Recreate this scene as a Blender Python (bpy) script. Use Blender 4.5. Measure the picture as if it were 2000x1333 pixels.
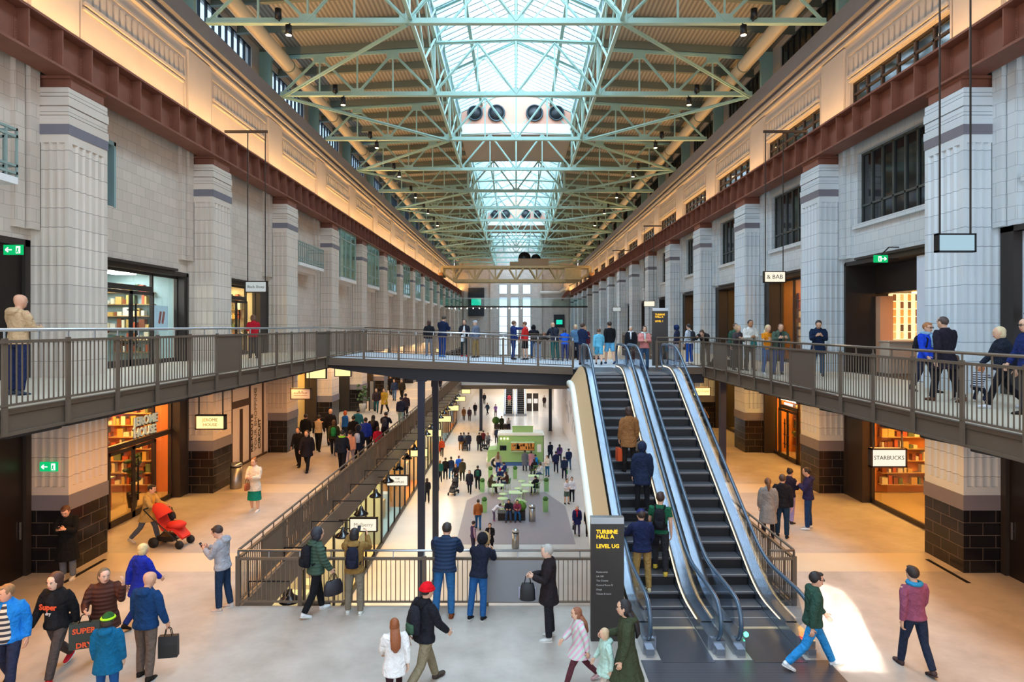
import bpy, bmesh, math, random
from mathutils import Vector, Matrix
for _o in list(bpy.data.objects): bpy.data.objects.remove(_o, do_unlink=True)
SC = bpy.context.scene
COL = SC.collection
R = math.radians
PI = math.pi

# ------------------------------------------------------------------ camera
CAMZ = 5.9
cam_d = bpy.data.cameras.new('camera')
cam_d.sensor_fit = 'HORIZONTAL'; cam_d.sensor_width = 36.0
cam_d.lens = 36.0*1250.0/2000.0
cam_d.shift_x = -8.0/2000.0
cam_d.shift_y = -28.5/2000.0
cam_d.clip_start = 0.1; cam_d.clip_end = 600
cam = bpy.data.objects.new('camera', cam_d)
cam.location = (0, 0, CAMZ); cam.rotation_euler = (R(90), 0, 0)
COL.objects.link(cam); SC.camera = cam

# ------------------------------------------------------------------ view / render quality
vs = SC.view_settings
SC.display_settings.display_device = 'sRGB'
vs.view_transform = 'Standard'; vs.look = 'None'; vs.gamma = 1.0; vs.use_curve_mapping = False
vs.exposure = 1.2
cy = SC.cycles
cy.use_denoising = True
cy.max_bounces = 6; cy.diffuse_bounces = 3; cy.glossy_bounces = 3; cy.transmission_bounces = 4; cy.transparent_max_bounces = 16
cy.caustics_reflective = False; cy.caustics_refractive = False
cy.sample_clamp_indirect = 4.0

# ------------------------------------------------------------------ world: a bright overcast sky
wd = bpy.data.worlds.new('world'); SC.world = wd; wd.use_nodes = True
nt = wd.node_tree; nt.nodes.clear()
wo = nt.nodes.new('ShaderNodeOutputWorld'); bg = nt.nodes.new('ShaderNodeBackground')
tc = nt.nodes.new('ShaderNodeTexCoord'); sx = nt.nodes.new('ShaderNodeSeparateXYZ'); rp = nt.nodes.new('ShaderNodeValToRGB')
nt.links.new(tc.outputs['Generated'], sx.inputs[0]); nt.links.new(sx.outputs['Z'], rp.inputs[0])
rp.color_ramp.elements[0].position = 0.0; rp.color_ramp.elements[0].color = (0.74, 0.80, 0.88, 1)
rp.color_ramp.elements[1].position = 0.7; rp.color_ramp.elements[1].color = (0.62, 0.80, 1.0, 1)
nt.links.new(rp.outputs[0], bg.inputs[0]); bg.inputs[1].default_value = 1.15
nt.links.new(bg.outputs[0], wo.inputs[0])

def area(name, loc, rot, sx_, sy_, power, col, spread=180):
    d = bpy.data.lights.new(name, 'AREA'); d.shape = 'RECTANGLE'; d.size = sx_; d.size_y = sy_
    d.energy = power; d.color = col; d.spread = R(spread)
    o = bpy.data.objects.new(name, d); o.location = loc; o.rotation_euler = rot; COL.objects.link(o)
    return o
WARM = (1.0, 0.52, 0.16)
# strip lamps lying on top of the two crane girders, washing the upper walls
for s in (-1, 1):
    area('uplight_strip', (s*11.05, 64, 13.05), (0, R(180 - s*24), 0), 0.12, 124, 1900 if s < 0 else 1300, (1.0, 0.54, 0.17))
# strips of downlights under the two first-floor walkways and along the ground floor arcades
for s, y0, y1, p in ((-1, 6, 31, 300), (1, 6, 31, 260)):
    area('soffit_downlights', (s*8.7, (y0+y1)/2, 3.5), (0, 0, 0), 0.8, y1-y0, p, (1.0, 0.47, 0.13))
for s in (-1, 1):
    area('arcade_downlights', (s*10.4, 60, 4.0), (0, 0, 0), 0.6, 50, 420, (1.0, 0.58, 0.25))
# daylight through the three runs of roof glazing
for y0, y1, p in ((-2, 45, 5800), (53, 85.5, 3800), (94, 125, 3600)):
    area('roof_daylight', (0, (y0+y1)/2, 23.6), (0, 0, 0), 7.0, y1-y0, p, (0.75, 0.89, 1.0))
# narrow hidden lamps added below the roof lay the sun patch on the right
for dx in (-0.22, 0.24):
    area('sun_patch_lamp', (6.5+dx, 12.8, 15.5), (0, 0, -R(18)), 0.28, 3.8, 7, (1.0, 0.95, 0.86), 1.2)
# ceiling lights of the lower ground shops' mall
area('mall_lights', (-6.3, 42, -1.0), (0, 0, 0), 0.5, 64, 650, (1.0, 0.80, 0.56))
area('mall_lights_far', (0, 105, -0.85), (0, 0, 0), 8, 40, 1600, (1.0, 0.85, 0.68))
# ------------------------------------------------------------------ helpers
def lin(h):
    h = h.lstrip('#'); out = []
    for i in (0, 2, 4):
        c = int(h[i:i+2], 16)/255.0
        out.append(c/12.92 if c <= 0.04045 else ((c+0.055)/1.055)**2.4)
    return (out[0], out[1], out[2], 1.0)
_mc = {}
def mat(name, col, rough=0.6, metal=0.0, var=0.0, scale=3.0, bump=0.0, spec=0.5, emit=None, estr=0.0):
    key = (name, col, rough, metal)
    if key in _mc: return _mc[key]
    m = bpy.data.materials.new(name); m.use_nodes = True
    n = m.node_tree; b = n.nodes['Principled BSDF']
    c = lin(col)
    b.inputs['Base Color'].default_value = c; b.inputs['Roughness'].default_value = rough; b.inputs['Metallic'].default_value = metal
    b.inputs['Specular IOR Level'].default_value = spec
    if var or bump:
        g = n.nodes.new('ShaderNodeNewGeometry'); nz = n.nodes.new('ShaderNodeTexNoise')
        nz.inputs['Scale'].default_value = scale; nz.inputs['Detail'].default_value = 4
        n.links.new(g.outputs['Position'], nz.inputs['Vector'])
        if var:
            mx = n.nodes.new('ShaderNodeMix'); mx.data_type = 'RGBA'
            mx.inputs[6].default_value = tuple(min(1, x*(1-var)) for x in c[:3])+(1,)
            mx.inputs[7].default_value = tuple(min(1, x*(1+var)) for x in c[:3])+(1,)
            n.links.new(nz.outputs['Fac'], mx.inputs[0]); n.links.new(mx.outputs[2], b.inputs['Base Color'])
        if bump:
            bp = n.nodes.new('ShaderNodeBump'); bp.inputs['Strength'].default_value = bump; bp.inputs['Distance'].default_value = 0.02
            n.links.new(nz.outputs['Fac'], bp.inputs['Height']); n.links.new(bp.outputs[0], b.inputs['Normal'])
    if emit:
        b.inputs['Emission Color'].default_value = lin(emit); b.inputs['Emission Strength'].default_value = estr
    _mc[key] = m
    return m
def glass(name, tint='DCEBEA', refl=0.10, clear=1.0):
    m = bpy.data.materials.new(name); m.use_nodes = True
    n = m.node_tree; n.nodes.clear()
    o = n.nodes.new('ShaderNodeOutputMaterial'); mx = n.nodes.new('ShaderNodeMixShader')
    t = n.nodes.new('ShaderNodeBsdfTransparent'); g = n.nodes.new('ShaderNodeBsdfGlossy')
    lw = n.nodes.new('ShaderNodeLayerWeight'); ma = n.nodes.new('ShaderNodeMath'); ma.operation = 'MULTIPLY_ADD'
    lw.inputs[0].default_value = 0.3; ma.inputs[1].default_value = 0.22; ma.inputs[2].default_value = refl*0.4; ma.use_clamp = True
    t.inputs[0].default_value = lin(tint); g.inputs['Roughness'].default_value = 0.03
    n.links.new(lw.outputs['Facing'], ma.inputs[0]); n.links.new(ma.outputs[0], mx.inputs[0])
    n.links.new(t.outputs[0], mx.inputs[1]); n.links.new(g.outputs[0], mx.inputs[2]); n.links.new(mx.outputs[0], o.inputs[0])
    return m
def uvpos(n):
    """u along a wall (y on walls facing x, x on walls facing y), v = z, from the world position"""
    g = n.nodes.new('ShaderNodeNewGeometry'); sp = n.nodes.new('ShaderNodeSeparateXYZ'); sn = n.nodes.new('ShaderNodeSeparateXYZ')
    n.links.new(g.outputs['Position'], sp.inputs[0]); n.links.new(g.outputs['True Normal'], sn.inputs[0])
    ab = n.nodes.new('ShaderNodeMath'); ab.operation = 'ABSOLUTE'; n.links.new(sn.outputs['X'], ab.inputs[0])
    gt = n.nodes.new('ShaderNodeMath'); gt.operation = 'GREATER_THAN'; gt.inputs[1].default_value = 0.6; n.links.new(ab.outputs[0], gt.inputs[0])
    mx = n.nodes.new('ShaderNodeMix'); mx.data_type = 'FLOAT'
    n.links.new(gt.outputs[0], mx.inputs[0]); n.links.new(sp.outputs['X'], mx.inputs[2]); n.links.new(sp.outputs['Y'], mx.inputs[3])
    cb = n.nodes.new('ShaderNodeCombineXYZ'); n.links.new(mx.outputs[0], cb.inputs[0]); n.links.new(sp.outputs['Z'], cb.inputs[1])
    return cb.outputs[0], g.outputs['Position']
def brickmat(name, c1, c2, mortar, bw, bh, msize, rough=0.35, var=0.12, offset=0.5, spec=0.5, bump=0.15):
    m = bpy.data.materials.new(name); m.use_nodes = True
    n = m.node_tree; b = n.nodes['Principled BSDF']
    uv, pos = uvpos(n)
    bt = n.nodes.new('ShaderNodeTexBrick'); bt.offset = offset; bt.offset_frequency = 2; bt.squash = 1.0
    bt.inputs['Scale'].default_value = 1.0; bt.inputs['Brick Width'].default_value = bw; bt.inputs['Row Height'].default_value = bh
    bt.inputs['Mortar Size'].default_value = msize; bt.inputs['Mortar Smooth'].default_value = 0.1; bt.inputs['Bias'].default_value = 0.0
    bt.inputs['Color1'].default_value = lin(c1); bt.inputs['Color2'].default_value = lin(c2); bt.inputs['Mortar'].default_value = lin(mortar)
    n.links.new(uv, bt.inputs['Vector'])
    nz = n.nodes.new('ShaderNodeTexNoise'); nz.inputs['Scale'].default_value = 0.9; nz.inputs['Detail'].default_value = 5
    n.links.new(pos, nz.inputs['Vector'])
    mp = n.nodes.new('ShaderNodeMapRange'); mp.inputs['To Min'].default_value = 1-var; mp.inputs['To Max'].default_value = 1+var
    n.links.new(nz.outputs['Fac'], mp.inputs['Value'])
    mu = n.nodes.new('ShaderNodeVectorMath'); mu.operation = 'SCALE'
    n.links.new(bt.outputs['Color'], mu.inputs[0]); n.links.new(mp.outputs[0], mu.inputs['Scale'])
    n.links.new(mu.outputs[0], b.inputs['Base Color'])
    b.inputs['Roughness'].default_value = rough; b.inputs['Specular IOR Level'].default_value = spec
    if bump:
        bp = n.nodes.new('ShaderNodeBump'); bp.inputs['Strength'].default_value = bump; bp.inputs['Distance'].default_value = 0.01; bp.invert = True
        n.links.new(bt.outputs['Fac'], bp.inputs['Height']); n.links.new(bp.outputs[0], b.inputs['Normal'])
    return m
def wavemat(name, c1, c2, axis, freq, rough=0.7, space='Object', sharp=True):
    m = bpy.data.materials.new(name); m.use_nodes = True
    n = m.node_tree; b = n.nodes['Principled BSDF']
    if space == 'Object':
        t = n.nodes.new('ShaderNodeTexCoord'); src = t.outputs['Object']
    else:
        t = n.nodes.new('ShaderNodeNewGeometry'); src = t.outputs['Position']
    w = n.nodes.new('ShaderNodeTexWave'); w.bands_direction = axis; w.inputs['Scale'].default_value = freq
    rp_ = n.nodes.new('ShaderNodeValToRGB'); rp_.color_ramp.elements[0].color = lin(c1); rp_.color_ramp.elements[1].color = lin(c2)
    if sharp: rp_.color_ramp.elements[0].position = 0.48; rp_.color_ramp.elements[1].position = 0.52
    n.links.new(src, w.inputs['Vector']); n.links.new(w.outputs['Fac'], rp_.inputs[0]); n.links.new(rp_.outputs[0], b.inputs['Base Color'])
    b.inputs['Roughness'].default_value = rough
    return m
def emis(name, col, s):
    key = ('emis', name, col, s)
    if key in _mc: return _mc[key]
    m = bpy.data.materials.new(name); m.use_nodes = True; n = m.node_tree; n.nodes.clear()
    o = n.nodes.new('ShaderNodeOutputMaterial'); e = n.nodes.new('ShaderNodeEmission')
    e.inputs[0].default_value = lin(col); e.inputs[1].default_value = s; n.links.new(e.outputs[0], o.inputs[0])
    _mc[key] = m
    return m

class MB:
    """collects shapes; build() links them as ONE mesh object"""
    def __init__(s): s.v = []; s.f = []; s.m = []; s.s = []
    def add(s, vs, fs, m=0, smooth=False):
        b = len(s.v); s.v += [tuple(p) for p in vs]
        for f in fs: s.f.append(tuple(b+i for i in f)); s.m.append(m); s.s.append(smooth)
        return s
    def box(s, x0, y0, z0, x1, y1, z1, m=0):
        if x0 > x1: x0, x1 = x1, x0
        if y0 > y1: y0, y1 = y1, y0
        if z0 > z1: z0, z1 = z1, z0
        v = [(x0,y0,z0),(x1,y0,z0),(x1,y1,z0),(x0,y1,z0),(x0,y0,z1),(x1,y0,z1),(x1,y1,z1),(x0,y1,z1)]
        return s.add(v, [(0,3,2,1),(4,5,6,7),(0,1,5,4),(1,2,6,5),(2,3,7,6),(3,0,4,7)], m)
    def cbox(s, cx, cy_, cz, w, d, h, m=0): return s.box(cx-w/2, cy_-d/2, cz-h/2, cx+w/2, cy_+d/2, cz+h/2, m)
    def bar(s, p, q, w, h, m=0, up=(0,0,1)):
        p = Vector(p); q = Vector(q); d = (q-p)
        if d.length < 1e-6: return s
        d.normalize(); u = Vector(up)
        if abs(d.dot(u)) > 0.99: u = Vector((0,1,0)) if abs(d.y) < 0.9 else Vector((1,0,0))
        a = d.cross(u).normalized(); b = a.cross(d).normalized()
        a *= w/2; b *= h/2
        v = [p-a-b, p+a-b, p+a+b, p-a+b, q-a-b, q+a-b, q+a+b, q-a+b]
        return s.add(v, [(0,1,2,3),(7,6,5,4),(0,4,5,1),(1,5,6,2),(2,6,7,3),(3,7,4,0)], m)
    def loft(s, rings, m=0, cap=True, smooth=True):
        n = len(rings[0]); v = [p for r in rings for p in r]; f = []
        for i in range(len(rings)-1):
            for j in range(n):
                k = (j+1) % n
                f.append((i*n+j, i*n+k, (i+1)*n+k, (i+1)*n+j))
        if cap:
            f.append(tuple(reversed(range(n)))); f.append(tuple((len(rings)-1)*n+j for j in range(n)))
        return s.add(v, f, m, smooth)
    def tube(s, pts, r, n=8, m=0, cap=True, smooth=True, closed=False):
        pts = [Vector(p) for p in pts]; N = len(pts); rr = r if isinstance(r, (list, tuple)) else [r]*N
        rings = []; a = None
        for i, p in enumerate(pts):
            if closed: t = pts[(i+1) % N]-pts[i-1]
            else: t = pts[min(i+1, N-1)]-pts[max(i-1, 0)]
            if t.length < 1e-9: t = Vector((0,0,1))
            t.normalize()
            if a is None:
                u = Vector((0,0,1)) if abs(t.z) < 0.95 else Vector((0,1,0))
                a = t.cross(u).normalized()
            else:
                a = a-t*a.dot(t)
                a = a.normalized() if a.length > 1e-6 else t.orthogonal().normalized()
            b = t.cross(a)
            rings.append([p+(a*math.cos(2*PI*j/n)+b*math.sin(2*PI*j/n))*rr[i] for j in range(n)])
        if closed: rings.append(rings[0]); cap = False
        return s.loft(rings, m, cap, smooth)
    def lathe(s, prof, c=(0,0,0), n=16, m=0, smooth=True, cap=True):
        rings = [[(c[0]+r*math.cos(2*PI*j/n), c[1]+r*math.sin(2*PI*j/n), c[2]+z) for j in range(n)] for r, z in prof]
        return s.loft(rings, m, cap, smooth)
    def prism(s, poly, z0, z1, m=0):
        n = len(poly); v = [(x, y, z0) for x, y in poly]+[(x, y, z1) for x, y in poly]
        f = [tuple(reversed(range(n))), tuple(range(n, 2*n))]+[(j, (j+1) % n, n+(j+1) % n, n+j) for j in range(n)]
        return s.add(v, f, m)
    def prismx(s, poly, x0, x1, m=0):
        """polygon in (y,z) extruded along x"""
        n = len(poly); v = [(x0, y, z) for y, z in poly]+[(x1, y, z) for y, z in poly]
        f = [tuple(range(n)), tuple(reversed(range(n, 2*n)))]+[(j, n+j, n+(j+1) % n, (j+1) % n) for j in range(n)]
        return s.add(v, f, m)
    def ball(s, c, rx, ry, rz, m=0, n=12, k=8):
        rings = []
        for i in range(k+1):
            t = -PI/2+PI*i/k; cr = max(math.cos(t), 0.02)
            rings.append([(c[0]+rx*cr*math.cos(2*PI*j/n), c[1]+ry*cr*math.sin(2*PI*j/n), c[2]+rz*math.sin(t)) for j in range(n)])
        return s.loft(rings, m, True, True)
    def mesh(s, name, mats, off=(0,0,0)):
        me = bpy.data.meshes.new(name)
        ox, oy, oz = off
        me.from_pydata([(x-ox, y-oy, z-oz) for x, y, z in s.v], [], s.f)
        for mm in (mats if isinstance(mats, (list, tuple)) else [mats]): me.materials.append(mm)
        me.polygons.foreach_set('material_index', s.m); me.polygons.foreach_set('use_smooth', s.s)
        me.update()
        return me
    def build(s, name, mats, parent=None, loc=None):
        if parent is not None:
            off = wloc(parent)
            o = bpy.data.objects.new(name, s.mesh(name, mats, off)); COL.objects.link(o); o.parent = parent
            return o
        if loc is None:
            xs = [p[0] for p in s.v]; ys = [p[1] for p in s.v]; zs = [p[2] for p in s.v]
            loc = ((min(xs)+max(xs))/2, (min(ys)+max(ys))/2, min(zs))
        o = bpy.data.objects.new(name, s.mesh(name, mats, loc)); o.location = loc; COL.objects.link(o)
        return o
def wloc(o):
    p = Vector(o.location)
    while o.parent is not None:
        o = o.parent; p = p+Vector(o.location)
    return p
def tag(o, label=None, cat=None, group=None, kind=None):
    if label: o['label'] = label
    if cat: o['category'] = cat
    if group: o['group'] = group
    if kind: o['kind'] = kind
    return o
def thing(name, label, cat, loc=(0,0,0), group=None, kind=None):
    o = bpy.data.objects.new(name, None); o.location = loc; o.empty_display_size = 0.3; COL.objects.link(o)
    return tag(o, label, cat, group, kind)
def struct(name, mb, mats, label=None):
    o = mb.build(name, mats); o['kind'] = 'structure'
    if label: o['label'] = label
    return o
_kids = {}
def kids(o):
    return [c for c in COL.objects if c.parent is o]
def capture(o):
    """the tree under o as nested tuples, so that copying needs no search"""
    ch = {}
    for c in COL.objects:
        if c.parent is not None: ch.setdefault(c.parent.name, []).append(c)
    def rec(x): return (x, [rec(c) for c in ch.get(x.name, [])])
    return rec(o)
def copy_tree(tree, loc=None, label=None, rotz=None, parent=None):
    src, ch = tree
    c = src.copy(); COL.objects.link(c)
    if parent is not None: c.parent = parent
    if loc is not None: c.location = loc
    if rotz is not None: c.rotation_euler = (0, 0, rotz)
    if label: c['label'] = label
    for k in ch: copy_tree(k, parent=c)
    return c
ORD = ['first','second','third','fourth','fifth','sixth','seventh','eighth','ninth','tenth','eleventh','twelfth','thirteenth','fourteenth','fifteenth','sixteenth','seventeenth','eighteenth','nineteenth','twentieth']
def at(px, py, z):
    """where the sight line through a photograph pixel meets the level z"""
    d = (CAMZ-z)*1250.0/(py-638.0)
    return ((px-1008.0)*d/1250.0, d)
def text(name, body, size, m, parent=None, loc=(0,0,0), rot=(R(90),0,0), align='CENTER', ext=0.004, bold=0.0, wide=1.0):
    c = bpy.data.curves.new(name, 'FONT'); c.body = body; c.size = size; c.align_x = align; c.align_y = 'CENTER'; c.extrude = ext; c.offset = bold
    c.resolution_u = 2; c.materials.append(m)
    o = bpy.data.objects.new(name, c); COL.objects.link(o); o.rotation_euler = rot; o.scale = (wide, 1, 1)
    if parent is not None:
        o.parent = parent; o.location = Vector(loc)-wloc(parent)
    else: o.location = loc
    return o

# ------------------------------------------------------------------ materials
TILE_L = brickmat('pale glazed tile', 'D8C9BA', 'CDBEB0', 'A89C90', 0.46, 0.31, 0.006, rough=0.42, var=0.10)
TILE_R = brickmat('glazed tile with blue daylight tint', 'D3D9DB', 'C9D1D5', 'A2A9AE', 0.46, 0.31, 0.006, rough=0.38, var=0.10)  # same tile as the left wall, bluish daylight put into its colour
TILE_COL_L = brickmat('pilaster tile', 'D8CABC', 'CDC0B3', '978C82', 60.0, 0.46, 0.009, rough=0.42, var=0.10, offset=0.0)
TILE_COL_R = brickmat('daylight tinted pilaster tile', 'D3DADE', 'C8D1D7', '929BA3', 60.0, 0.46, 0.009, rough=0.38, var=0.10, offset=0.0)  # bluish daylight on the right side is put into the tile colour
BASE_TILE = brickmat('black glazed tile', '121014', '1A171A', '5A5048', 0.62, 0.30, 0.008, rough=0.25, var=0.2)
BAND = mat('grey stone band', '75717A', 0.55, var=0.08)
CONC = mat('cast stone', 'BBB1A8', 0.75, var=0.10, scale=1.2, bump=0.05)
COPE = mat('grey coping', '7C7B82', 0.7, var=0.10)
RUST = mat('rusted iron', '855240', 0.62, 0.15, var=0.28, scale=2.2, bump=0.12)
GREEN = mat('turquoise painted steel', '97B9B1', 0.45, 0.1, var=0.06)
GREEN_D = mat('sage rafter paint', '6A7164', 0.6, 0.0, var=0.08)
DECKM = wavemat('ribbed roof deck', 'A39A8B', '746D62', 'X', 1.6, 0.6, 'World', False)
BRONZE = mat('dark bronze metal', '3B332F', 0.42, 0.35, var=0.08)
RAIL = mat('warm grey painted steel', '6A5A4B', 0.5, 0.25, var=0.05)
STEEL = mat('brushed steel', 'B9BCC0', 0.28, 0.9)
BLACKM = mat('black metal', '1B1B1E', 0.4, 0.3)
NAVYCOL = mat('blue black column paint', '262A3C', 0.45, 0.2)
WHITE = mat('white paint', 'E8E6E3', 0.5)
GLASS = glass('clear glass')
GLASS_G = glass('green tinted glass', 'E6F4F0', 0.12)
GLASS_B = glass('blue tinted balustrade glass', 'E4EEF8', 0.13)
SKYGL = glass('roof glass', 'E4F1FA', 0.03)
DARKGL = mat('dark window glass', '14181C', 0.08, 0.0, spec=0.8)
# ------------------------------------------------------------------ setting: floors, walls, roof
XW, XP, PY, PIT, PLEN, YE = 11.6, 10.7, 15.3, 7.3, 1.46, 126.0
HL, HR = 4.68, 4.30          # first-floor walkway levels either side
XV, LGZ = 5.87, -6.0         # void edge, lower ground level
VY0, VY1 = 13.5, 68.0
NB = 15
def py(k): return PY+PIT*k   # near face of pilaster k
# ground floor slab, with the void cut out of it
def floor_mat():
    m = bpy.data.materials.new('resin bound floor'); m.use_nodes = True
    n = m.node_tree; b = n.nodes['Principled BSDF']
    g = n.nodes.new('ShaderNodeNewGeometry'); sp = n.nodes.new('ShaderNodeSeparateXYZ'); n.links.new(g.outputs['Position'], sp.inputs[0])
    nz = n.nodes.new('ShaderNodeTexNoise'); nz.inputs['Scale'].default_value = 1.1; nz.inputs['Detail'].default_value = 8; nz.inputs['Roughness'].default_value = 0.65
    n.links.new(g.outputs['Position'], nz.inputs['Vector'])
    cr = n.nodes.new('ShaderNodeValToRGB'); cr.color_ramp.elements[0].position = 0.3; cr.color_ramp.elements[1].position = 0.7
    cr.color_ramp.elements[0].color = lin('A0968C'); cr.color_ramp.elements[1].color = lin('BDB4AA')
    n.links.new(nz.outputs['Fac'], cr.inputs[0])
    # paler bands crossing the floor in line with each pilaster: (y - 15.4) mod 7.3 < 1.25
    su = n.nodes.new('ShaderNodeMath'); su.operation = 'SUBTRACT'; su.inputs[1].default_value = 15.4-7.3*4; n.links.new(sp.outputs['Y'], su.inputs[0])
    mo = n.nodes.new('ShaderNodeMath'); mo.operation = 'MODULO'; mo.inputs[1].default_value = 7.3; n.links.new(su.outputs[0], mo.inputs[0])
    lt = n.nodes.new('ShaderNodeMath'); lt.operation = 'LESS_THAN'; lt.inputs[1].default_value = 1.25; n.links.new(mo.outputs[0], lt.inputs[0])
    mx = n.nodes.new('ShaderNodeMix'); mx.data_type = 'RGBA'; mx.inputs[7].default_value = lin('D0BFA2')
    fm = n.nodes.new('ShaderNodeMath'); fm.operation = 'MULTIPLY'; fm.inputs[1].default_value = 0.75; n.links.new(lt.outputs[0], fm.inputs[0])
    n.links.new(fm.outputs[0], mx.inputs[0]); n.links.new(cr.outputs[0], mx.inputs[6])
    n.links.new(mx.outputs[2], b.inputs['Base Color'])
    b.inputs['Roughness'].default_value = 0.42; b.inputs['Specular IOR Level'].default_value = 0.35
    return m
FLOORM = floor_mat()
m = MB()
m.box(-15, -4, -0.7, 15, VY0, 0)
m.box(-15, VY0, -0.7, -XV, 128, 0); m.box(XV, VY0, -0.7, 15, 128, 0)
m.box(-XV, VY1, -0.7, XV, VY1+7, 0); m.box(-XV, 110, -0.7, XV, 128, 0)
struct('floor', m, FLOORM)
m = MB(); m.box(-13, -4, LGZ-0.3, 13, 130, LGZ)
struct('floor_lower', m, mat('polished pale floor', 'C3BEB8', 0.25, var=0.10, scale=0.8, spec=0.4))
# dark patch of setts around the van
m = MB()
poly = [at(*p, LGZ) for p in ((890,1064),(1124,1064),(1104,989),(1064,962),(944,963),(912,978))]
m.prism([(p[0], p[1]) for p in poly], LGZ, LGZ+0.012)
struct('floor_inlay', m, mat('grey sett paving', '8A8184', 0.6, var=0.1, scale=6))
# pale edge and dark soffit to the void
m = MB(); m.box(-XV, VY0, -0.75, -XV+0.06, VY1, -0.02); m.box(XV-0.06, VY0, -0.75, XV, VY1, -0.02); m.box(-XV, VY0-0.0, -0.75, XV, VY0+0.06, -0.02)
m.box(-XV, VY1-0.06, -0.75, XV, VY1, -0.35)
struct('trim_void_edge', m, RAIL)
m = MB(); m.box(-XV, VY1-0.09, -0.34, XV, VY1-0.02, 0.06)
struct('trim_cross_bridge', m, mat('pale stone kerb', 'C9CCD0', 0.5))
# lower ground walls
m = MB(); m.box(5.4, 8, LGZ, 5.8, 92, -0.7)
for i in range(60):
    random.seed(100+i); yy = 20+i*0.85; zz = LGZ+1.6+2.2*random.random()
    m.box(5.385, yy, zz, 5.41, yy+0.07, zz+0.5+0.5*random.random(), 1)
struct('wall_lower_right', m, [mat('white wall panels', 'E0DEE4', 0.4, var=0.03), BLACKM])
m = MB(); m.box(-XV, VY0-1.2, LGZ, 5.8, VY0-0.9, -0.7); m.box(-13, 126, LGZ, 13, 126.4, -0.7); m.box(5.8, 92, LGZ, 9, 92.4, -0.7); m.box(8.8, 92, LGZ, 9.2, 126, -0.7)
struct('wall_lower_end', m, mat('lower end wall', 'B9AFA4', 0.6, var=0.05))

# ---- side walls with their openings: spec per bay, (y0, y1, z0, z1) holes
def wall_with_holes(mb, x, side, y0, y1, z0, z1, holes, m=0, t=0.5):
    """wall slab from x outwards, thickness t, between y0..y1 and z0..z1, minus rectangular holes"""
    xs = (x, x+side*t)
    ys = sorted({y0, y1, *[h[0] for h in holes], *[h[1] for h in holes]})
    for a, b in zip(ys, ys[1:]):
        if b-a < 1e-4: continue
        hs = sorted([(h[2], h[3]) for h in holes if h[0] <= a+1e-4 and h[1] >= b-1e-4])
        z = z0
        for c, d in hs:
            if c-z > 1e-4: mb.box(xs[0], a, z, xs[1], b, c, m)
            z = max(z, d)
        if z1-z > 1e-4: mb.box(xs[0], a, z, xs[1], b, z1, m)
GZ1 = 3.95                    # ground-floor shopfront head
def bay(k): return (py(k)+PLEN, py(k+1))
LHOLES, RHOLES = {}, {}
for k in range(-1, NB):
    a, b = bay(k)
    L = [(a+0.02, b-0.02, 0, GZ1)]; Rr = [(a+0.02, b-0.02, 0, GZ1)]
    if k in (0, 1): L.append((a+0.1, b-0.02, HL, 7.75))
    if k == -1: L.append((a+0.1, b-0.05, HL, 7.95))
    if k == 0: L.append((a+0.95, a+1.75, 9.35, 11.2))
    if k in (-1, 2): L.append((a+1.6, a+2.5, 9.1, 11.3))
    if k >= 3: L.append((a+0.5, a+4.3, 8.9, 11.9))
    Rr.append((a+0.75, b-0.1, HR, 8.12))
    Rr.append((a+0.75, b-0.85, 9.35, 11.75))
    LHOLES[k] = L; RHOLES[k] = Rr
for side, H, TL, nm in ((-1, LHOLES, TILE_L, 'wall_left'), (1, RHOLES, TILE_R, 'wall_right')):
    m = MB()
    for k in range(-1, NB):
        wall_with_holes(m, side*XW, side, py(k), py(k+1), 0, 12.2, H[k])
    m.box(side*XW, -4, 0, side*(XW+0.5), py(-1), 12.2); m.box(side*XW, py(NB), 0, side*(XW+0.5), YE, 12.2)
    # slim rebated strips beside every pilaster
    for k in range(0, NB):
        h0 = 8.2 if k < 3 else 4.4
        m.box(side*(XW-0.12), py(k)-0.62, h0 if side < 0 else 8.25, side*XW, py(k)-0.34, 12.2); m.box(side*(XW-0.22), py(k)-0.30, h0 if side < 0 else 8.25, side*XW, py(k), 12.2)
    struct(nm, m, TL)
# upper walls above the crane girders
UZ0, UZ1 = 12.2, 16.6
for side, nm in ((-1, 'wall_left_upper'), (1, 'wall_right_upper')):
    m = MB()
    for k in range(-2, NB+1):
        a = py(k); b = py(k)+PLEN; c = py(k+1)
        hole = [(b+0.35, c-0.35, 12.9, 14.35)] if side > 0 else []
        wall_with_holes(m, side*XW, side, a, c, UZ0, UZ1, hole)
        # bay pier, panel frame and mouldings standing proud
        m.box(side*(XW-0.09), a-0.1, UZ0, side*XW, b+0.1, 15.65)
        m.box(side*(XW-0.05), b+0.22, 15.28, side*XW, c-0.22, 15.36)
        m.box(side*(XW-0.05), c-0.28, 12.9, side*XW, c-0.22, 15.28)
        m.box(side*(XW-0.05), b+0.22, 12.9, side*XW, b+0.28, 15.28)
        z = 14.62
        m.box(side*(XW-0.10), b+0.35, 14.50, side*XW, c-0.35, 14.60)
        m.box(side*(XW-0.07), b+0.35, 14.38, side*XW, c-0.35, 14.44)
        n = 17
        for i in range(n):
            yy = b+0.40+(c-b-0.8)*(i+0.5)/n
            m.box(side*(XW-0.06), yy-0.09, 14.62, side*XW, yy+0.09, 15.14)
    y0, y1 = py(-2), YE
    m.box(side*(XW-0.14), y0, 15.72, side*XW, y1, 15.80); m.box(side*(XW-0.18), y0, 15.95, side*XW, y1, 16.08)
    struct(nm, m, CONC)
    m = MB()
    m.box(side*(XW-0.34), y0, 16.30, side*(XW+0.8), y1, 16.92)
    struct('trim_coping_'+('left' if side < 0 else 'right'), m, COPE)
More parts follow.
